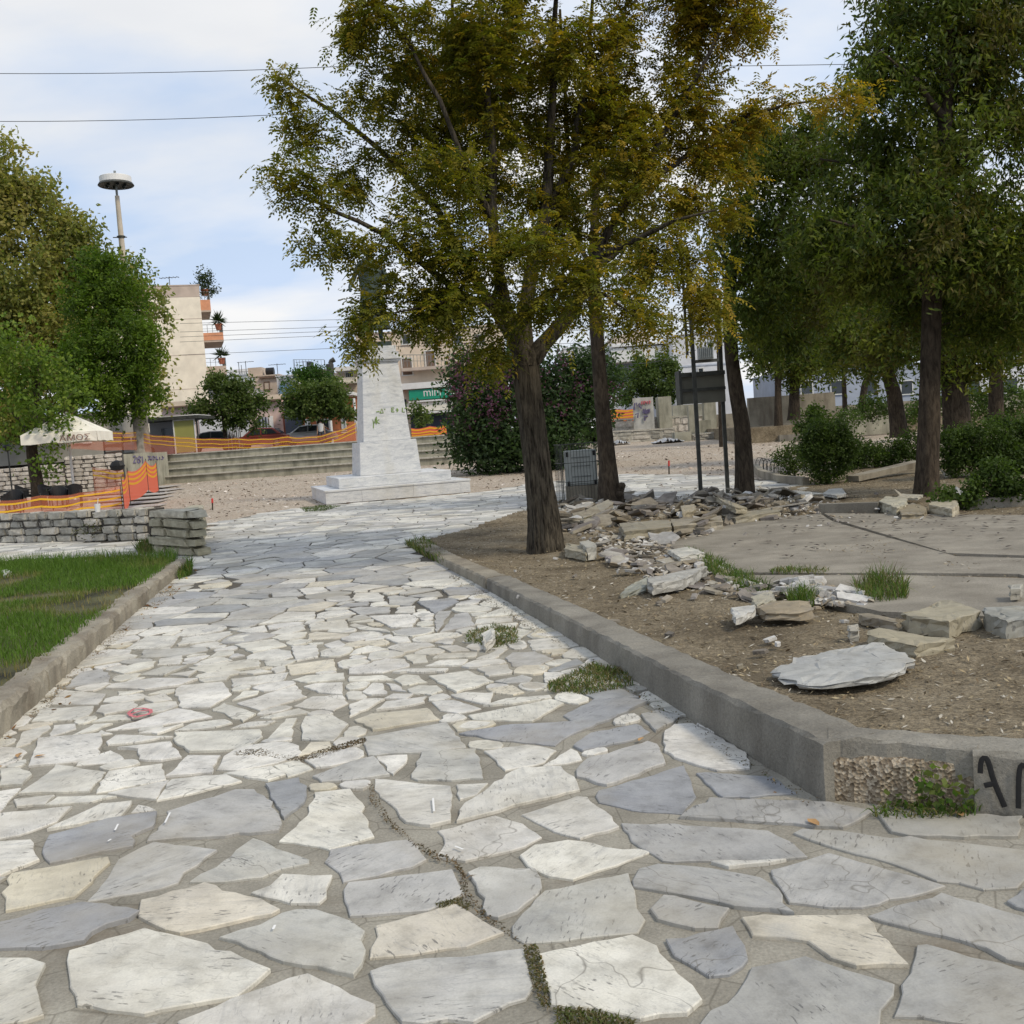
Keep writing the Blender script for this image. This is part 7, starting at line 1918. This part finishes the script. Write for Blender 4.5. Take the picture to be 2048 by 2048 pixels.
def rail(t, a, b, h, n=8, mat=None):
    m = MB(); a, b = Vector(a), Vector(b)
    m.bar(a + up_ * h, b + up_ * h, .05); m.bar(a + up_ * h * .5, b + up_ * h * .5, .03)
    for i in range(n + 1): p = a.lerp(b, i / n); m.bar(p, p + up_ * h, .035)
    return m.build('railing', mat or m_metal, t)
def antenna(label, px, yt, yb, d, kind=0):
    a = D(px, yb, d); z1 = D(px, yt, d).z; t = thing('antenna', label, 'antenna', a)
    MB().tube([a - up_ * .3, (a.x, a.y, z1)], .035, 5).build('pole', m_rust, t)
    if kind:
        m = MB(); m.bar((a.x - .9, a.y, z1 - .1), (a.x + .9, a.y, z1 - .1), .04)
        for i in range(6): x = a.x - .8 + i * .32; m.bar((x, a.y - .4, z1 - .1), (x, a.y + .4, z1 - .1), .03)
        m.build('aerial', m_rust, t)
def potted(label, px, py, d, s, spiky=False):
    b = D(px, py, d); t = thing('potted_plant', label, 'potted plant', b)
    MB().lathe(b, [(.22 * s, 0), (.30 * s, .4 * s), (.33 * s, .4 * s), (.33 * s, .48 * s), (.28 * s, .48 * s)], 12).build('pot', m_terr, t)
    c = np.array(b) + np.array([0, 0, .5 * s])
    if spiky:
        n = 90; p = np.repeat(c[None] + np.array([[0, 0, .25 * s]]), n, 0); d_ = unit(rng.normal(0, 1, (n, 3)) + np.array([0, 0, .5]))
        V, F, T = simple_leaves(p, d_, .95 * s * rng.uniform(.6, 1.1, n), np.full(n, .11 * s), np.array([[.03, .05, .02]]) * rng.uniform(.6, 1.4, (n, 1)))
        np_mesh('leaves', V, F, rgba(T), m_leafd, t)
    else:
        pts = c + rng.normal(0, 1, (40, 3)) * np.array([.38, .3, .45]) * s + np.array([0, 0, .5 * s])
        leafy(t, 'leaves', pts, 14, .16 * s, .2 * s, .1 * s, [(.03, .05, .02), (.05, .07, .025)], 0, m_leafd, 2)
# apartment block with a blank side wall
AD = 95
AX = D(404, 640, AD); AR = Matrix.Rotation(R(17.6), 3, 'Z')
t = thing('building', 'tall cream apartment block with a blank side wall and orange balconies', 'building', (AX.x, AD, 1.6))
def al(x, y, z): return Vector((AX.x, AD, 0)) + AR @ Vector((x, y, 0)) + up_ * z
def abox(c, s, name, mat): return MB().box(al(*c), s, AR).build(name, mat, t)
zr = D(370, 573, AD).z; LW = 9.5
abox((-LW / 2, 8, (1.6 + zr) / 2), (LW, 16, zr - 1.6), 'wall', m_cap)
abox((-LW / 2, 8, zr + .05), (LW + .12, 16.12, .1), 'roof_edge', m_soff)
abox((-LW / 2, -.012, zr - .5), (LW, .02, 1.0), 'parapet_band', m_soff)
for z in [D(360, y, AD).z for y in (640, 712, 780)]: abox((-LW / 2, -.008, z), (LW, .012, .05), 'floor_line', m_soff)
for i, (w, yt, yb) in enumerate(((.95, 592, 617), (1.85, 660, 679), (1.85, 729, 746), (1.7, 797, 812))):
    z0 = D(420, yb, AD).z; z1 = D(420, yt, AD).z; y0 = 2.0
    abox((w / 2, y0 + 3, z0 + .08), (w, 6, .16), 'balcony_floor', m_soff)
    abox((w / 2, y0 + .05, (z0 + z1) / 2 + .08), (w, .1, z1 - z0 - .16), 'balcony_front', m_orb if i < 2 else m_soff)
    abox((w - .05, y0 + 3.05, (z0 + z1) / 2 + .08), (.1, 5.9, z1 - z0 - .16), 'balcony_front', m_orb)
    rail(t, al(0, y0 + .05, z1), al(w, y0 + .05, z1), .75, 4); rail(t, al(w - .05, y0, z1), al(w - .05, y0 + 5.8, z1), .75, 8)
    for yy in (1.6, 4.0): abox((.03, y0 + yy, z0 + 1.3), (.06, 1.1, 2.2), 'balcony_door', m_glass)
potted('bushy plant in a pot on the topmost orange balcony', 411, 592, AD + 2.5, 1.25)
potted('spiky yucca in a pot on the middle orange balcony', 438, 660, AD + 2.5, 1.15, True)
potted('drooping plant in a pot on the lower balcony', 444, 728, AD + 2.5, 1.1, True)
antenna('small roof aerial on the tall cream block', 340, 553, 574, AD + 1, 1)
# grey-blue low block beside it
t = bld('grey blue building with white roof slabs right of the tall cream block', 405, 512, 752, 112, 10, m_grey)
panel(t, 430, 505, 742, 754, 112, m_bw, 'penthouse', 2, -3); panel(t, 405, 516, 769, 775, 112, m_white, 'roof_slab', 1.4); panel(t, 455, 492, 776, 786, 112, m_white, 'awning', 1.2)
for x in (425, 470): window(t, x, x + 24, 790, 815, 112)
rail(t, D(410, 764, 111), D(500, 762, 111), 1.0, 10)
for i, x in enumerate((479, 484, 493)): antenna(['thin roof aerial', 'short thin aerial', 'tall thin aerial'][i] + ' above the grey blue building', x, [724, 730, 722][i], 748, 113, i == 2)
t = bld('beige house with brown framed openings between the grey blue and tan buildings', 512, 562, 752, 106, 9, m_beige)
panel(t, 508, 535, 738, 756, 106, m_beige, 'stair_tower', 2.5, -3); panel(t, 520, 560, 753, 756, 106, m_shut, 'roof_trim', .3); window(t, 515, 521, 775, 782, 106, None, m_pink); window(t, 528, 540, 763, 780, 106, m_beige, m_shut)
b = D(541, 752, 107); tk = thing('water_tank', 'small black water tank on the roof of the beige house', 'water tank', b); MB().tube([b + Vector((-.4, 0, .45)), b + Vector((.4, 0, .45))], .42, 14).build('drum', m_black, tk); MB().box(b + up_ * .03, (.7, .6, .12)).build('stand', m_rust, tk)
for i, (x, y) in enumerate(((500, 791), (515, 791))):
    b = D(x, y, 100); t_ = thing('satellite_dish', ['left', 'right'][i] + ' one of the two white satellite dishes above the pink house', 'satellite dish', b - up_ * .5, 'satellite dishes above the pink house')
    m = MB(); V = []; n = 18
    for r_, q in ((0, .12), (.3, .08), (.6, -.0), (.68, -.06)):
        V += [b + Vector((r_ * math.cos(2 * math.pi * k / n), q, r_ * math.sin(2 * math.pi * k / n))) for k in range(n)]
    m.add(V, [(i_ * n + k, i_ * n + (k + 1) % n, (i_ + 1) * n + (k + 1) % n, (i_ + 1) * n + k) for i_ in range(3) for k in range(n)]); m.build('dish', m_white, t_, True)
    MB().tube([b + Vector((0, .1, -.9)), b + Vector((0, .12, 0))], .04, 6).build('mast', m_metal, t_); MB().bar(b + Vector((0, 0, -.3)), b + Vector((0, -.5, 0)), .03).build('arm', m_metal, t_)
antenna('lone thin aerial with a side arm between the beige house and the tan rooftop', 556, 727, 752, 107, 1)
t = bld('blue fronted building with a pale corrugated top', 556, 600, 752, 101, 8, plaster('pale_sheet', (.55, .56, .58))); panel(t, 560, 597, 769, 795, 101, m_blue, 'blue_front', .2)
for i in range(3): panel(t, 560, 592, 755 + i * 4.5, 757 + i * 4.5, 101, m_grey, 'sheet_rib', .15)
t = bld('tan building with a cluttered roof terrace behind the green tree', 588, 652, 742, 125, 9, m_tan); 
rail(t, D(588, 741, 124.5), D(650, 741, 124.5), 1.3, 10); panel(t, 617, 628, 725, 740, 125, m_dk, 'solar_tank', 1.2, -2); window(t, 600, 612, 752, 764, 125); window(t, 628, 640, 752, 764, 125)
for i, (x, y) in enumerate(((590, 720), (608, 722), (651, 720))): antenna(['left', 'middle', 'right'][i] + ' aerial over the tan roof terrace', x, y, 742, 124, i == 1)
b = D(662, 760, 118); ch = thing('chimney', 'dark metal chimney pipe with a bent cowl beside the tan building', 'chimney', (b.x, b.y, 1.7)); MB().tube([(b.x, b.y, 1.7), (b.x, b.y, D(661, 728, 118).z)], .45, 10).build('pipe', m_rust, ch); q = D(661, 728, 118); MB().tube([q, q + Vector((.1, 0, .3)), q + Vector((.5, 0, .5))], [.3, .28, .3], 8).build('cowl', m_rust, ch)
t = bld('beige house with a white balcony rail left of the monument', 676, 730, 742, 104, 8, m_peach); panel(t, 674, 722, 735, 743, 104, m_white, 'roof_slab', 1.6); panel(t, 682, 716, 756, 768, 104, m_cap, 'balcony', 1.4)
rail(t, D(682, 756, 102.5), D(716, 756, 102.5), 1.1, 8); window(t, 690, 708, 742, 757, 104)
# tall beige building with the shop sign
t = bld('beige apartment building behind the monument with a green shop sign', 713, 1010, 660, 87, 14, m_peach, 1.6)
panel(t, 713, 740, 640, 664, 87, m_peach, 'roof_room', 3, -4)
window(t, 803, 826, 715, 752, 87, m_shut); window(t, 738, 756, 715, 752, 87, m_shut); window(t, 850, 872, 700, 738, 87, m_shut)
for x in (803, 850, 905, 950): window(t, x, x + 20, 668, 690, 87)
panel(t, 806, 905, 735, 741, 87, m_soff, 'balcony_floor', 1.3); rail(t, D(808, 734, 85.8), D(904, 734, 85.8), 1.0, 14)
panel(t, 800, 1000, 762, 774, 87, m_white, 'canopy', 1.2)
sgn = panel(t, 818, 930, 777, 797, 86.2, m_green, 'shop_sign', .25)
xa, xb, z0, z1 = bbox_px(846, 884, 777, 797, 86)
put_text('mini market', 1.0, (xa, 85.93, z0 + .22), (1, 0, 0), (0, 0, 1), m_white, sgn, 'lettering', (xb - xa) * 2.75, .01)
panel(t, 818, 960, 798, 801, 86.4, m_white, 'sign_edge', .5); panel(t, 815, 960, 802, 820, 87, m_cream, 'awning', .9); panel(t, 815, 960, 821, 825, 86.5, m_white, 'awning_valance', .5)
panel(t, 822, 905, 828, 868, 87, m_dk, 'shop_front', .1); panel(t, 768, 815, 800, 868, 87, m_dk, 'shop_front', .1)
# orange shop and its white canopy
t = bld('low orange fronted shop under a white canopy left of the monument', 570, 735, 800, 82, 8, m_orange)
panel(t, 570, 604, 806, 872, 82, M_basic('navy_wall', (.07, .08, .11), .1, 2, .7, .05), 'blue_wall', .15); panel(t, 603, 716, 790, 796, 82, m_white, 'canopy', 2.5)
panel(t, 612, 622, 838, 872, 82, m_white, 'white_pillar', .3)
window(t, 634, 660, 838, 866, 82); window(t, 683, 693, 836, 866, 82, m_grey); window(t, 584, 597, 845, 858, 82, m_grey, m_blue)
for x in (664, 714): 
    q = D(x, 872, 79.5); MB().tube([(q.x, q.y, 1.7), (q.x, q.y, D(x, 796, 79.5).z)], .1, 8).build('canopy_post', m_white, t)
for y in (858, 862, 866): panel(t, 668, 716, y, y + 1.5, 80.5, m_rust, 'rail', .06)
# pink house
t = bld('long low pink house with a flat roof and dark shutters behind the street trees', 325, 566, 804, 84, 8, m_pink)
panel(t, 325, 566, 797, 806, 84, m_peach, 'parapet', .4); panel(t, 325, 568, 806, 809, 84, m_shut, 'cornice', .5)
panel(t, 400, 500, 832, 880, 84, m_bw, 'white_front', .1)
for i in range(7): panel(t, 517 + i * 3.0, 519.2 + i * 3.0, 834, 872, 83.9, m_dk if i % 2 else m_grey, 'shutter_slat', .12)
panel(t, 540, 548, 832, 872, 83.9, m_white, 'door_frame', .12)
for y in (848, 856, 862): panel(t, 555, 561, y, y + 1.2, 83.9, m_shut, 'wall_groove', .05)
for i in range(9):
    q = D(453 + i * 3.6, 884, 71); MB().tube([(q.x, q.y, 1.7), (q.x, q.y, D(453, 848, 71).z)], .035, 5).build('bare_stake', m_white if i % 2 else m_shut, t)
# kiosk by the steps
t = thing('kiosk', 'small kiosk with a flat dark roof and an olive yellow side panel', 'kiosk', D(335, 905, 63))
xa, xb, z0, z1 = bbox_px(272, 398, 841, 900, 63); z0 = 1.72
MB().box(((xa + xb) / 2, 64.4, z1 + .1), (xb - xa + .3, 3.4, .2)).build('roof', m_rust, t)
MB().box(((xa + xb) / 2, 64.3, z1 + .23), (xb - xa, 3.2, .05)).build('roof_edge', m_white, t)
xp0, xp1, _, _ = bbox_px(349, 391, 843, 896, 63); MB().box(((xp0 + xp1) / 2, 63.02, (z0 + z1) / 2 + .05), (xp1 - xp0, .08, z1 - z0 - .1)).build('olive_panel', M_basic('olive_panel', (.34, .33, .10), .06, 1, .5, .0), t)
MB().box(((xp0 + xp1) / 2, 62.97, z1 - .04), (xp1 - xp0 + .06, .04, .07)).build('panel_frame', m_white, t)
for x in (xp0, xp1): MB().box((x, 62.97, (z0 + z1) / 2), (.07, .05, z1 - z0)).build('panel_frame', m_white, t)
MB().box((xa + 1.3, 65.6, (z0 + z1) / 2), (2.6, .15, z1 - z0)).build('back_wall', m_hill, t)
wq = MB().box((xa + 1.2, 65.5, (z0 + z1) / 2 + .25), (.9, .08, .8)).build('window', m_glass, t)
for x in (xa + .1, xa + 2.35, xb - .1): MB().box((x, 63.1, (z0 + z1) / 2), (.09, .09, z1 - z0)).build('post', m_rust, t)
# right: white houses
t = bld('white house with a deep balcony on the right behind the sign frame', 1130, 1345, 690, 92, 12, m_bw)
panel(t, 1222, 1333, 694, 722, 92, m_white, 'balcony_front', .2, 1.6); panel(t, 1222, 1333, 722, 726, 92, m_soff, 'balcony_floor', 1.7); panel(t, 1224, 1330, 726, 770, 92, m_grey, 'recess', .08)
panel(t, 1220, 1336, 690, 694, 92, m_white, 'roof_slab', 2.0); window(t, 1258, 1276, 735, 768, 92, m_cream); window(t, 1300, 1316, 735, 768, 92)
xa, xb, z0, z1 = bbox_px(1225, 1300, 662, 690, 95)
m = MB(); m.add([(xa, 95, z0), (xb, 95, z0), (xb, 95, z0 + .9), ((xa + xb) / 2 + .6, 95, z1), (xa, 95, z0 + .9), (xa, 101, z0), (xb, 101, z0), (xb, 101, z0 + .9), ((xa + xb) / 2 + .6, 101, z1), (xa, 101, z0 + .9)], [(0, 1, 2, 3, 4), (9, 8, 7, 6, 5), (2, 7, 8, 3), (3, 8, 9, 4), (1, 6, 7, 2), (4, 9, 5, 0)]).build('gable', m_beige, t)
rail(t, D(1180, 690, 91.5), D(1226, 688, 91.5), 1.1, 12)
t = bld('plain white house right of the balcony house behind the transformer', 1346, 1475, 668, 88, 10, m_bw); window(t, 1395, 1408, 735, 752, 88); panel(t, 1346, 1475, 728, 731, 88, m_hill, 'wall_band', .06)
m_shade = plaster('shaded_blue_wall', (.36, .40, .48))  # darker copy of the pale blue wall, shade put into its colour
t = bld('long pale blue building seen between the trunks on the right', 1560, 1900, 735, 84, 9, m_shade); 
for x in (1600, 1660, 1730, 1800): window(t, x, x + 26, 760, 790, 84)
t = bld('pale house seen under the leaves at the right edge', 1905, 2200, 725, 86, 9, m_bw)
for x in (1935, 2010): window(t, x, x + 26, 755, 790, 86)
# building left behind the café
t = bld('low grey café building with two small windows behind the parasol', -80, 205, 838, 62, 6, plaster('cafe_wall', (.40, .38, .34)), 1.6, 'building')
for x in (150, 168): window(t, x, x + 14, 871, 887, 62, m_glass, m_white)
pn = MB(); xa, xb, z0, z1 = bbox_px(208, 245, 872, 905, 57); 
t = thing('screen', 'striped brown screen panel beside the café building', 'screen', ((xa + xb) / 2, 57, 1.72))
for i in range(6): MB().box(((xa + xb) / 2, 57, 1.72 + (z1 - 1.72) * (i + .5) / 6), (xb - xa, .05, (z1 - 1.72) / 6 - .03)).build('slat', m_shut if i % 2 else m_tan, t)
MB().box((xa, 57, (1.72 + z1) / 2), (.08, .08, z1 - 1.72)).build('post', m_rust, t); MB().box((xb, 57, (1.72 + z1) / 2), (.08, .08, z1 - 1.72)).build('post', m_rust, t)

# ================================================================= CARS, PERSON, POLES, WIRES
def car(label, px, py, d, yaw, mat, van=False):
    b = D(px, py, d); b.z = 1.725; t = thing('parked_car', label, 'car', b)
    rot = Matrix.Rotation(yaw, 3, 'Z'); L, Wd, H = (4.1, 1.7, 1.45)
    def tr_(m): m.v = [tuple(b + rot @ Vector(p)) for p in m.v]; return m
    low = [(-2.05, .30), (-2.05, .72), (-1.95, .86), (-1.2, .93), (1.35, .95), (1.95, .88), (2.06, .62), (2.04, .30)]
    cab = [(-1.15, .92), (-.45, 1.40), (.1, 1.46), (1.0, 1.42), (1.62, .95)] if not van else [(-1.3, .92), (-.7, 1.5), (.2, 1.56), (1.75, 1.52), (1.98, .95)]
    m = MB(); n = len(low)
    V = [(x, s * .85 * (1 if .3 < z < .9 else .96), z) for s in (-1, 1) for x, z in low]
    m.add(V, [tuple(range(n)), tuple(range(2 * n - 1, n - 1, -1))] + [((i + 1) % n, i, n + i, n + (i + 1) % n) for i in range(n)])
    n2 = len(cab); V = [(x, s * (.80 if z < 1 else .62), z) for s in (-1, 1) for x, z in cab]
    m.add(V, [tuple(range(n2)), tuple(range(2 * n2 - 1, n2 - 1, -1))] + [((i + 1) % n2, i, n2 + i, n2 + (i + 1) % n2) for i in range(n2)])
    o = tr_(m).build('body', mat, t); bv = o.modifiers.new('b', 'BEVEL'); bv.width = .05; bv.segments = 2
    for s in (-1, 1):
        q = [(cab[0][0] + .28, .99), (cab[1][0] + .05, 1.34), (.12, 1.38), (.12, .99)], [(.22, .99), (.22, 1.38), (cab[3][0] - .06, 1.34), (cab[4][0] - .3, .99)]
        for w in q:
            m = MB(); V = [(x, s * (.80 - (z - .95) * .36 + .012), z) for x, z in w] + [(x, s * (.80 - (z - .95) * .36 - .02), z) for x, z in w]
            m.add(V, [(0, 1, 2, 3), (7, 6, 5, 4), (0, 4, 5, 1), (1, 5, 6, 2), (2, 6, 7, 3), (3, 7, 4, 0)]); tr_(m).build('window', m_glass, t)
    for x0, x1 in ((cab[0], cab[1]), (cab[4], cab[3])):
        m = MB(); sg_ = -1 if x0[0] < 0 else 1; V = []
        for f, w in ((.12, .70), (.9, .58)):
            x = x0[0] + (x1[0] - x0[0]) * f; z = x0[1] + (x1[1] - x0[1]) * f
            V += [(x + sg_ * .02, -w, z + .015), (x + sg_ * .02, w, z + .015)]
        m.add(V, [(0, 1, 3, 2)]); tr_(m).build('windscreen', m_glass, t)
    for x in (-1.28, 1.25):
        for s in (-1, 1):
            m = MB(); m.tube([(x, s * .70, .31), (x, s * .88, .31)], .31, 18); w = tr_(m).build('wheel', m_black, t)
            m = MB(); m.tube([(x, s * .86, .31), (x, s * .89, .31)], .19, 12); tr_(m).build('rim', m_metal, w)
    for s in (-1, 1):
        m = MB(); m.box((2.03, s * .62, .74), (.06, .34, .16)); tr_(m).build('tail_light', m_red, t)
        m = MB(); m.box((-2.03, s * .60, .70), (.06, .34, .15)); tr_(m).build('headlight', m_white, t)
m_silver = M_basic('silver_paint', (.42, .43, .44), .04, 1, .3, 0, 10, .5)
m_car = M_basic('dark_red_paint', (.22, .05, .04), .05, 1, .3, 0, 10, .2)
car('silver car parked beyond the orange net left of the monument', 618, 900, 74, .0, m_silver)
car('white car parked between the screen panel and the pale trunk', 262, 906, 66, .25, m_white, True)
car('car half hidden behind the long orange net left of the silver car', 525, 902, 73, 0, m_car)
car('dark car behind the orange net near the kiosk', 425, 902, 72, .0, M_basic('grey_paint', (.10, .10, .11), .05, 1, .3, 0, 10, .2))
pb = D(645, 895, 71.5); pb.z = 1.73
pr = thing('person', 'person in a pale top standing by the silver car beyond the net', 'person', pb)
jt, bn = person_joints(pb, Vector((1, 0, 0)), 1.72)
skin_fig('body', jt, bn, M_basic('skin', (.45, .28, .20), .1, 5, .6, 0), pr)
m = MB(); V = []
for z, rx, ry in ((.88, .20, .15), (1.05, .19, .145), (1.25, .22, .15), (1.38, .235, .145), (1.46, .12, .10)): V += [pb + up_ * z + Vector((rx * math.cos(2 * math.pi * k / 14), ry * math.sin(2 * math.pi * k / 14), 0)) for k in range(14)]
m.add(V, [(i * 14 + k, i * 14 + (k + 1) % 14, (i + 1) * 14 + (k + 1) % 14, (i + 1) * 14 + k) for i in range(4) for k in range(14)]).build('shirt', m_white, pr, True)
MB().lathe(pb + up_ * 1.62, [(.10, -.06), (.105, .02), (.08, .09), (.0, .12)], 12).build('hair', m_black, pr)
m = MB()
for s in (-1, 1): m.tube([pb + Vector((s * .1, 0, .93)), pb + Vector((s * .11, -.01, .5)), pb + Vector((s * .115, .01, .08))], [.115, .085, .06], 10)
for s in (0,):
    pass
m.build('trousers', m_dk, pr, True)
# transformer on its pole pair
td = 48
tp = thing('utility_pole', 'tall brown utility pole carrying a platform beside the slender tree', 'utility pole', (D(1438, 760, td).x, td, .3))
z1 = D(1436, 600, td).z
MB().tube([(D(1438, 760, td).x, td, .2), (D(1436, 600, td).x, td, z1)], [.17, .12], 10).build('pole', m_bark2, tp)
xq = D(1392, 722, td).x; zq = D(1412, 722, td).z
MB().box(((xq + D(1438, 722, td).x) / 2, td - .1, zq), (D(1438, 722, td).x - xq + .3, .12, .14)).build('platform', m_rust, tp)
MB().box(((xq + D(1438, 722, td).x) / 2, td - .1, zq + 1.9), (1.4, .1, .1)).build('crossarm', m_rust, tp)
xa, xb, z0, z1 = bbox_px(1396, 1424, 694, 719, td - .3)
tf = thing('transformer', 'grey ribbed transformer box mounted on the utility pole platform', 'transformer', ((xa + xb) / 2, td - .35, z0))
MB().box(((xa + xb) / 2, td - .35, (z0 + z1) / 2), (xb - xa, .5, z1 - z0)).build('tank', m_metal, tf)
for i in range(7): MB().box((xa + (xb - xa) * (i + .5) / 7, td - .63, (z0 + z1) / 2), (.03, .08, (z1 - z0) * .8)).build('fin', m_metal, tf)
for i in range(3): MB().lathe((xa + .15 + i * .2, td - .35, z1), [(.03, 0), (.06, .05), (.03, .1), (.06, .15), (.03, .2), (.02, .28)], 8).build('insulator', m_black, tf)
MB().tube([(xb - .2, td - .35, z1 + .18), (xb + .1, td - .35, z1 + .18)], .11, 10).build('conservator', m_metal, tf)
def wire(label, pts, r_=.012, cat='wire', sag=0.0):
    P = []
    for i in range(len(pts) - 1):
        for j in range(14):
            f = j / 14; p = pts[i].lerp(pts[i + 1], f); p.z -= sag * 4 * f * (1 - f); P.append(p)
    P.append(pts[-1]); m = MB(); m.tube(P, r_, 4); return tag(m.build('overhead_wire', m_rust), label, cat, 'overhead wires')
wire('upper of the two wires crossing the sky at top left', [D(-300, 142, 45), D(700, 132, 45), D(2300, 112, 45)], .014, 'wire', .2)
wire('lower of the two wires crossing the sky at top left', [D(-300, 238, 45), D(600, 227, 45), D(2300, 206, 45)], .014, 'wire', .2)
for i, (y0, y1) in enumerate(((645, 638), (662, 652), (672, 660), (682, 668), (708, 694))):
    wire(['topmost', 'second', 'third', 'fourth', 'lowest'][i] + ' of the thin wires stretched between the cream block and the statue', [D(360, y0 + 2, 90), D(730, y1, 84), D(1300, y1 - 10, 80)], .016)
q0 = D(1300, 720, 70)
wire('thin wire sloping down to the transformer before the white houses', [D(1240, 725, 80), D(1392, 700, 48)], .014, 'wire', .3)

# ================================================================= CAFÉ TERRACE
def chair(label, px, py, d, yaw):
    b = D(px, py, d); b.z = zg(d); t = thing('chair', label, 'chair', b, 'black wicker chairs of the café')
    rot = Matrix.Rotation(yaw, 3, 'Z'); f = lambda m: (setattr(m, 'v', [tuple(b + rot @ Vector(p)) for p in m.v]), m)[1]
    f(MB().box((0, 0, .43), (.56, .54, .10))).build('seat', m_black, t)
    m = MB(); V = []; n = 11
    for z, k in ((.38, 1.0), (.62, 1.04), (.86, 1.12)):
        for i in range(n):
            a = math.pi * (i / (n - 1)); zz_ = z - (.16 * abs(math.cos(a)) ** 2 if z > .8 else 0)
            V.append((.30 * k * math.cos(a), .28 * k * math.sin(a), zz_)); V.append((.26 * k * math.cos(a), .24 * k * math.sin(a), zz_))
    F = []
    for r_ in range(2):
        for i in range(n - 1):
            a_ = r_ * 2 * n + 2 * i; F += [(a_, a_ + 2, a_ + 2 + 2 * n, a_ + 2 * n), (a_ + 3, a_ + 1, a_ + 1 + 2 * n, a_ + 3 + 2 * n)]
    for i in range(n - 1): a_ = 4 * n + 2 * i; F.append((a_, a_ + 2, a_ + 3, a_ + 1))
    f(m.add(V, F)).build('backrest', m_black, t)
    for sx in (-1, 1):
        for sy in (-1, 1):
            f(MB().bar((.22 * sx, .21 * sy, 0), (.24 * sx, .22 * sy, .40), .035)).build('leg', m_black, t)
for i, (px, py, d, yw) in enumerate(((148, 992, 37.5, -2.6), (118, 996, 36.5, .4), (95, 988, 39, 2.9), (28, 1000, 36, .2), (3, 1003, 35, -1.2), (48, 985, 39.5, 2.6))):
    chair(['rightmost black wicker chair, beside the white parasol pole', 'black wicker chair between the mulberry trunk and the parasol pole', 'black wicker chair right behind the mulberry trunk', 'black wicker chair left of the mulberry trunk', 'black wicker chair cut off by the left edge', 'black wicker chair farthest back by the long pale wall'][i], px, py, d, yw)
for i, (px, py, d) in enumerate(((122, 975, 38), (25, 978, 37.5))):
    b = D(px, py, d); b.z = zg(d); t = thing('table', ['dark square café table right of the mulberry trunk', 'dark square café table left of the mulberry trunk'][i], 'table', b)
    MB().box(b + up_ * .74, (.95, .9, .05)).build('tabletop', m_black, t); MB().tube([b, b + up_ * .72], .04, 8).build('leg', m_black, t); MB().box(b + up_ * .03, (.5, .5, .06)).build('base', m_black, t)
pd = 40.0
pb = D(150, 1000, pd); pb.z = zg(pd); ptop = D(160, 822, pd)
t = thing('parasol', 'large square cream parasol with a lettered valance over the café chairs', 'parasol', pb)
MB().tube([pb, (pb.x, pb.y, ptop.z)], .05, 10).build('pole', m_white, t); MB().box(pb + up_ * .06, (.7, .7, .12)).build('base', m_metal, t)
hw = 1.36; ez = D(150, 866, pd).z; vh = .36; rot = Matrix.Rotation(R(9), 3, 'Z')
cn = [Vector((pb.x, pb.y, ez)) + rot @ Vector((sx * hw, sy * hw, 0)) for sx, sy in ((-1, -1), (1, -1), (1, 1), (-1, 1))]; ap = Vector((pb.x, pb.y, ptop.z))
m = MB(); V = [ap] + cn + [(cn[i] + cn[(i + 1) % 4]) / 2 for i in range(4)]
m.add(V, [(0, 1, 5), (0, 5, 2), (0, 2, 6), (0, 6, 3), (0, 3, 7), (0, 7, 4), (0, 4, 8), (0, 8, 1)]); m.build('canopy', m_cream, t)
for i in range(4):
    a, b = cn[i], cn[(i + 1) % 4]; m = MB(); V = []
    for j in range(9):
        p = a.lerp(b, j / 8); wv = .03 * math.sin(j * 2.1); nn = rot @ Vector(((0, -1, 0), (1, 0, 0), (0, 1, 0), (-1, 0, 0))[i]); V += [p + nn * .005, p + nn * (wv + .02) - up_ * (vh + .02 * math.sin(j * 1.7))]
    m.add(V, [(2 * j, 2 * j + 1, 2 * j + 3, 2 * j + 2) for j in range(8)]).build('valance', m_cream, t)
    MB().bar(ap - up_ * .15, a + (ap - a) * .02 - up_ * .05, .035).build('rib', m_metal, t)
xd = rot @ Vector((1, 0, 0)); nd = rot @ Vector((0, -1, 0))
m_let = M_basic('brown_lettering', (.20, .11, .09), .1, 5, .8, 0)
put_text('ΑΜΟΣ', .3, cn[0] + nd * .075 + xd * 1.38 - up_ * .31, xd, (0, 0, 1), m_let, t, 'lettering', 1.1, .004)
# lamp post arm on the left
b = D(24, 980, 41); b.z = zg(41); t = thing('spotlight', 'small dark spotlight on a post above the long pale wall', 'spotlight', b)
q = D(20, 900, 41); MB().tube([b, (b.x, b.y, q.z)], .03, 6).build('post', m_rust, t); MB().lathe((b.x, b.y - .05, q.z - .05), [(.05, 0), (.16, .05), (.18, .2), (.1, .3)], 12).build('head', m_black, t)
# black bag hung on the pale wall, small objects on the low wall
b = D(231, 933, 43.9); bg_ = MB(); bg_.lathe(b - up_ * .22, [(.05, 0), (.28, .08), (.34, .25), (.22, .42), (.05, .48)], 12); vv = [(x, 44.2 + (y - b.y) * .4 - .1, z) for x, y, z in bg_.v]; bg_.v = vv
tag(bg_.build('bag', m_black), 'black bag hanging on the tall pale stone wall by the end block', 'bag')
b = G(196, 1024, .62); t = thing('plastic_cup', 'clear white plastic cup standing on top of the low stone wall', 'cup', b); MB().lathe(b, [(.045, 0), (.06, .16), (.064, .165), (.055, .165)], 12).build('cup', m_white, t); MB().tube([b + up_ * .12, b + up_ * .27 + Vector((.03, 0, 0))], .006, 5).build('straw', m_white, t)
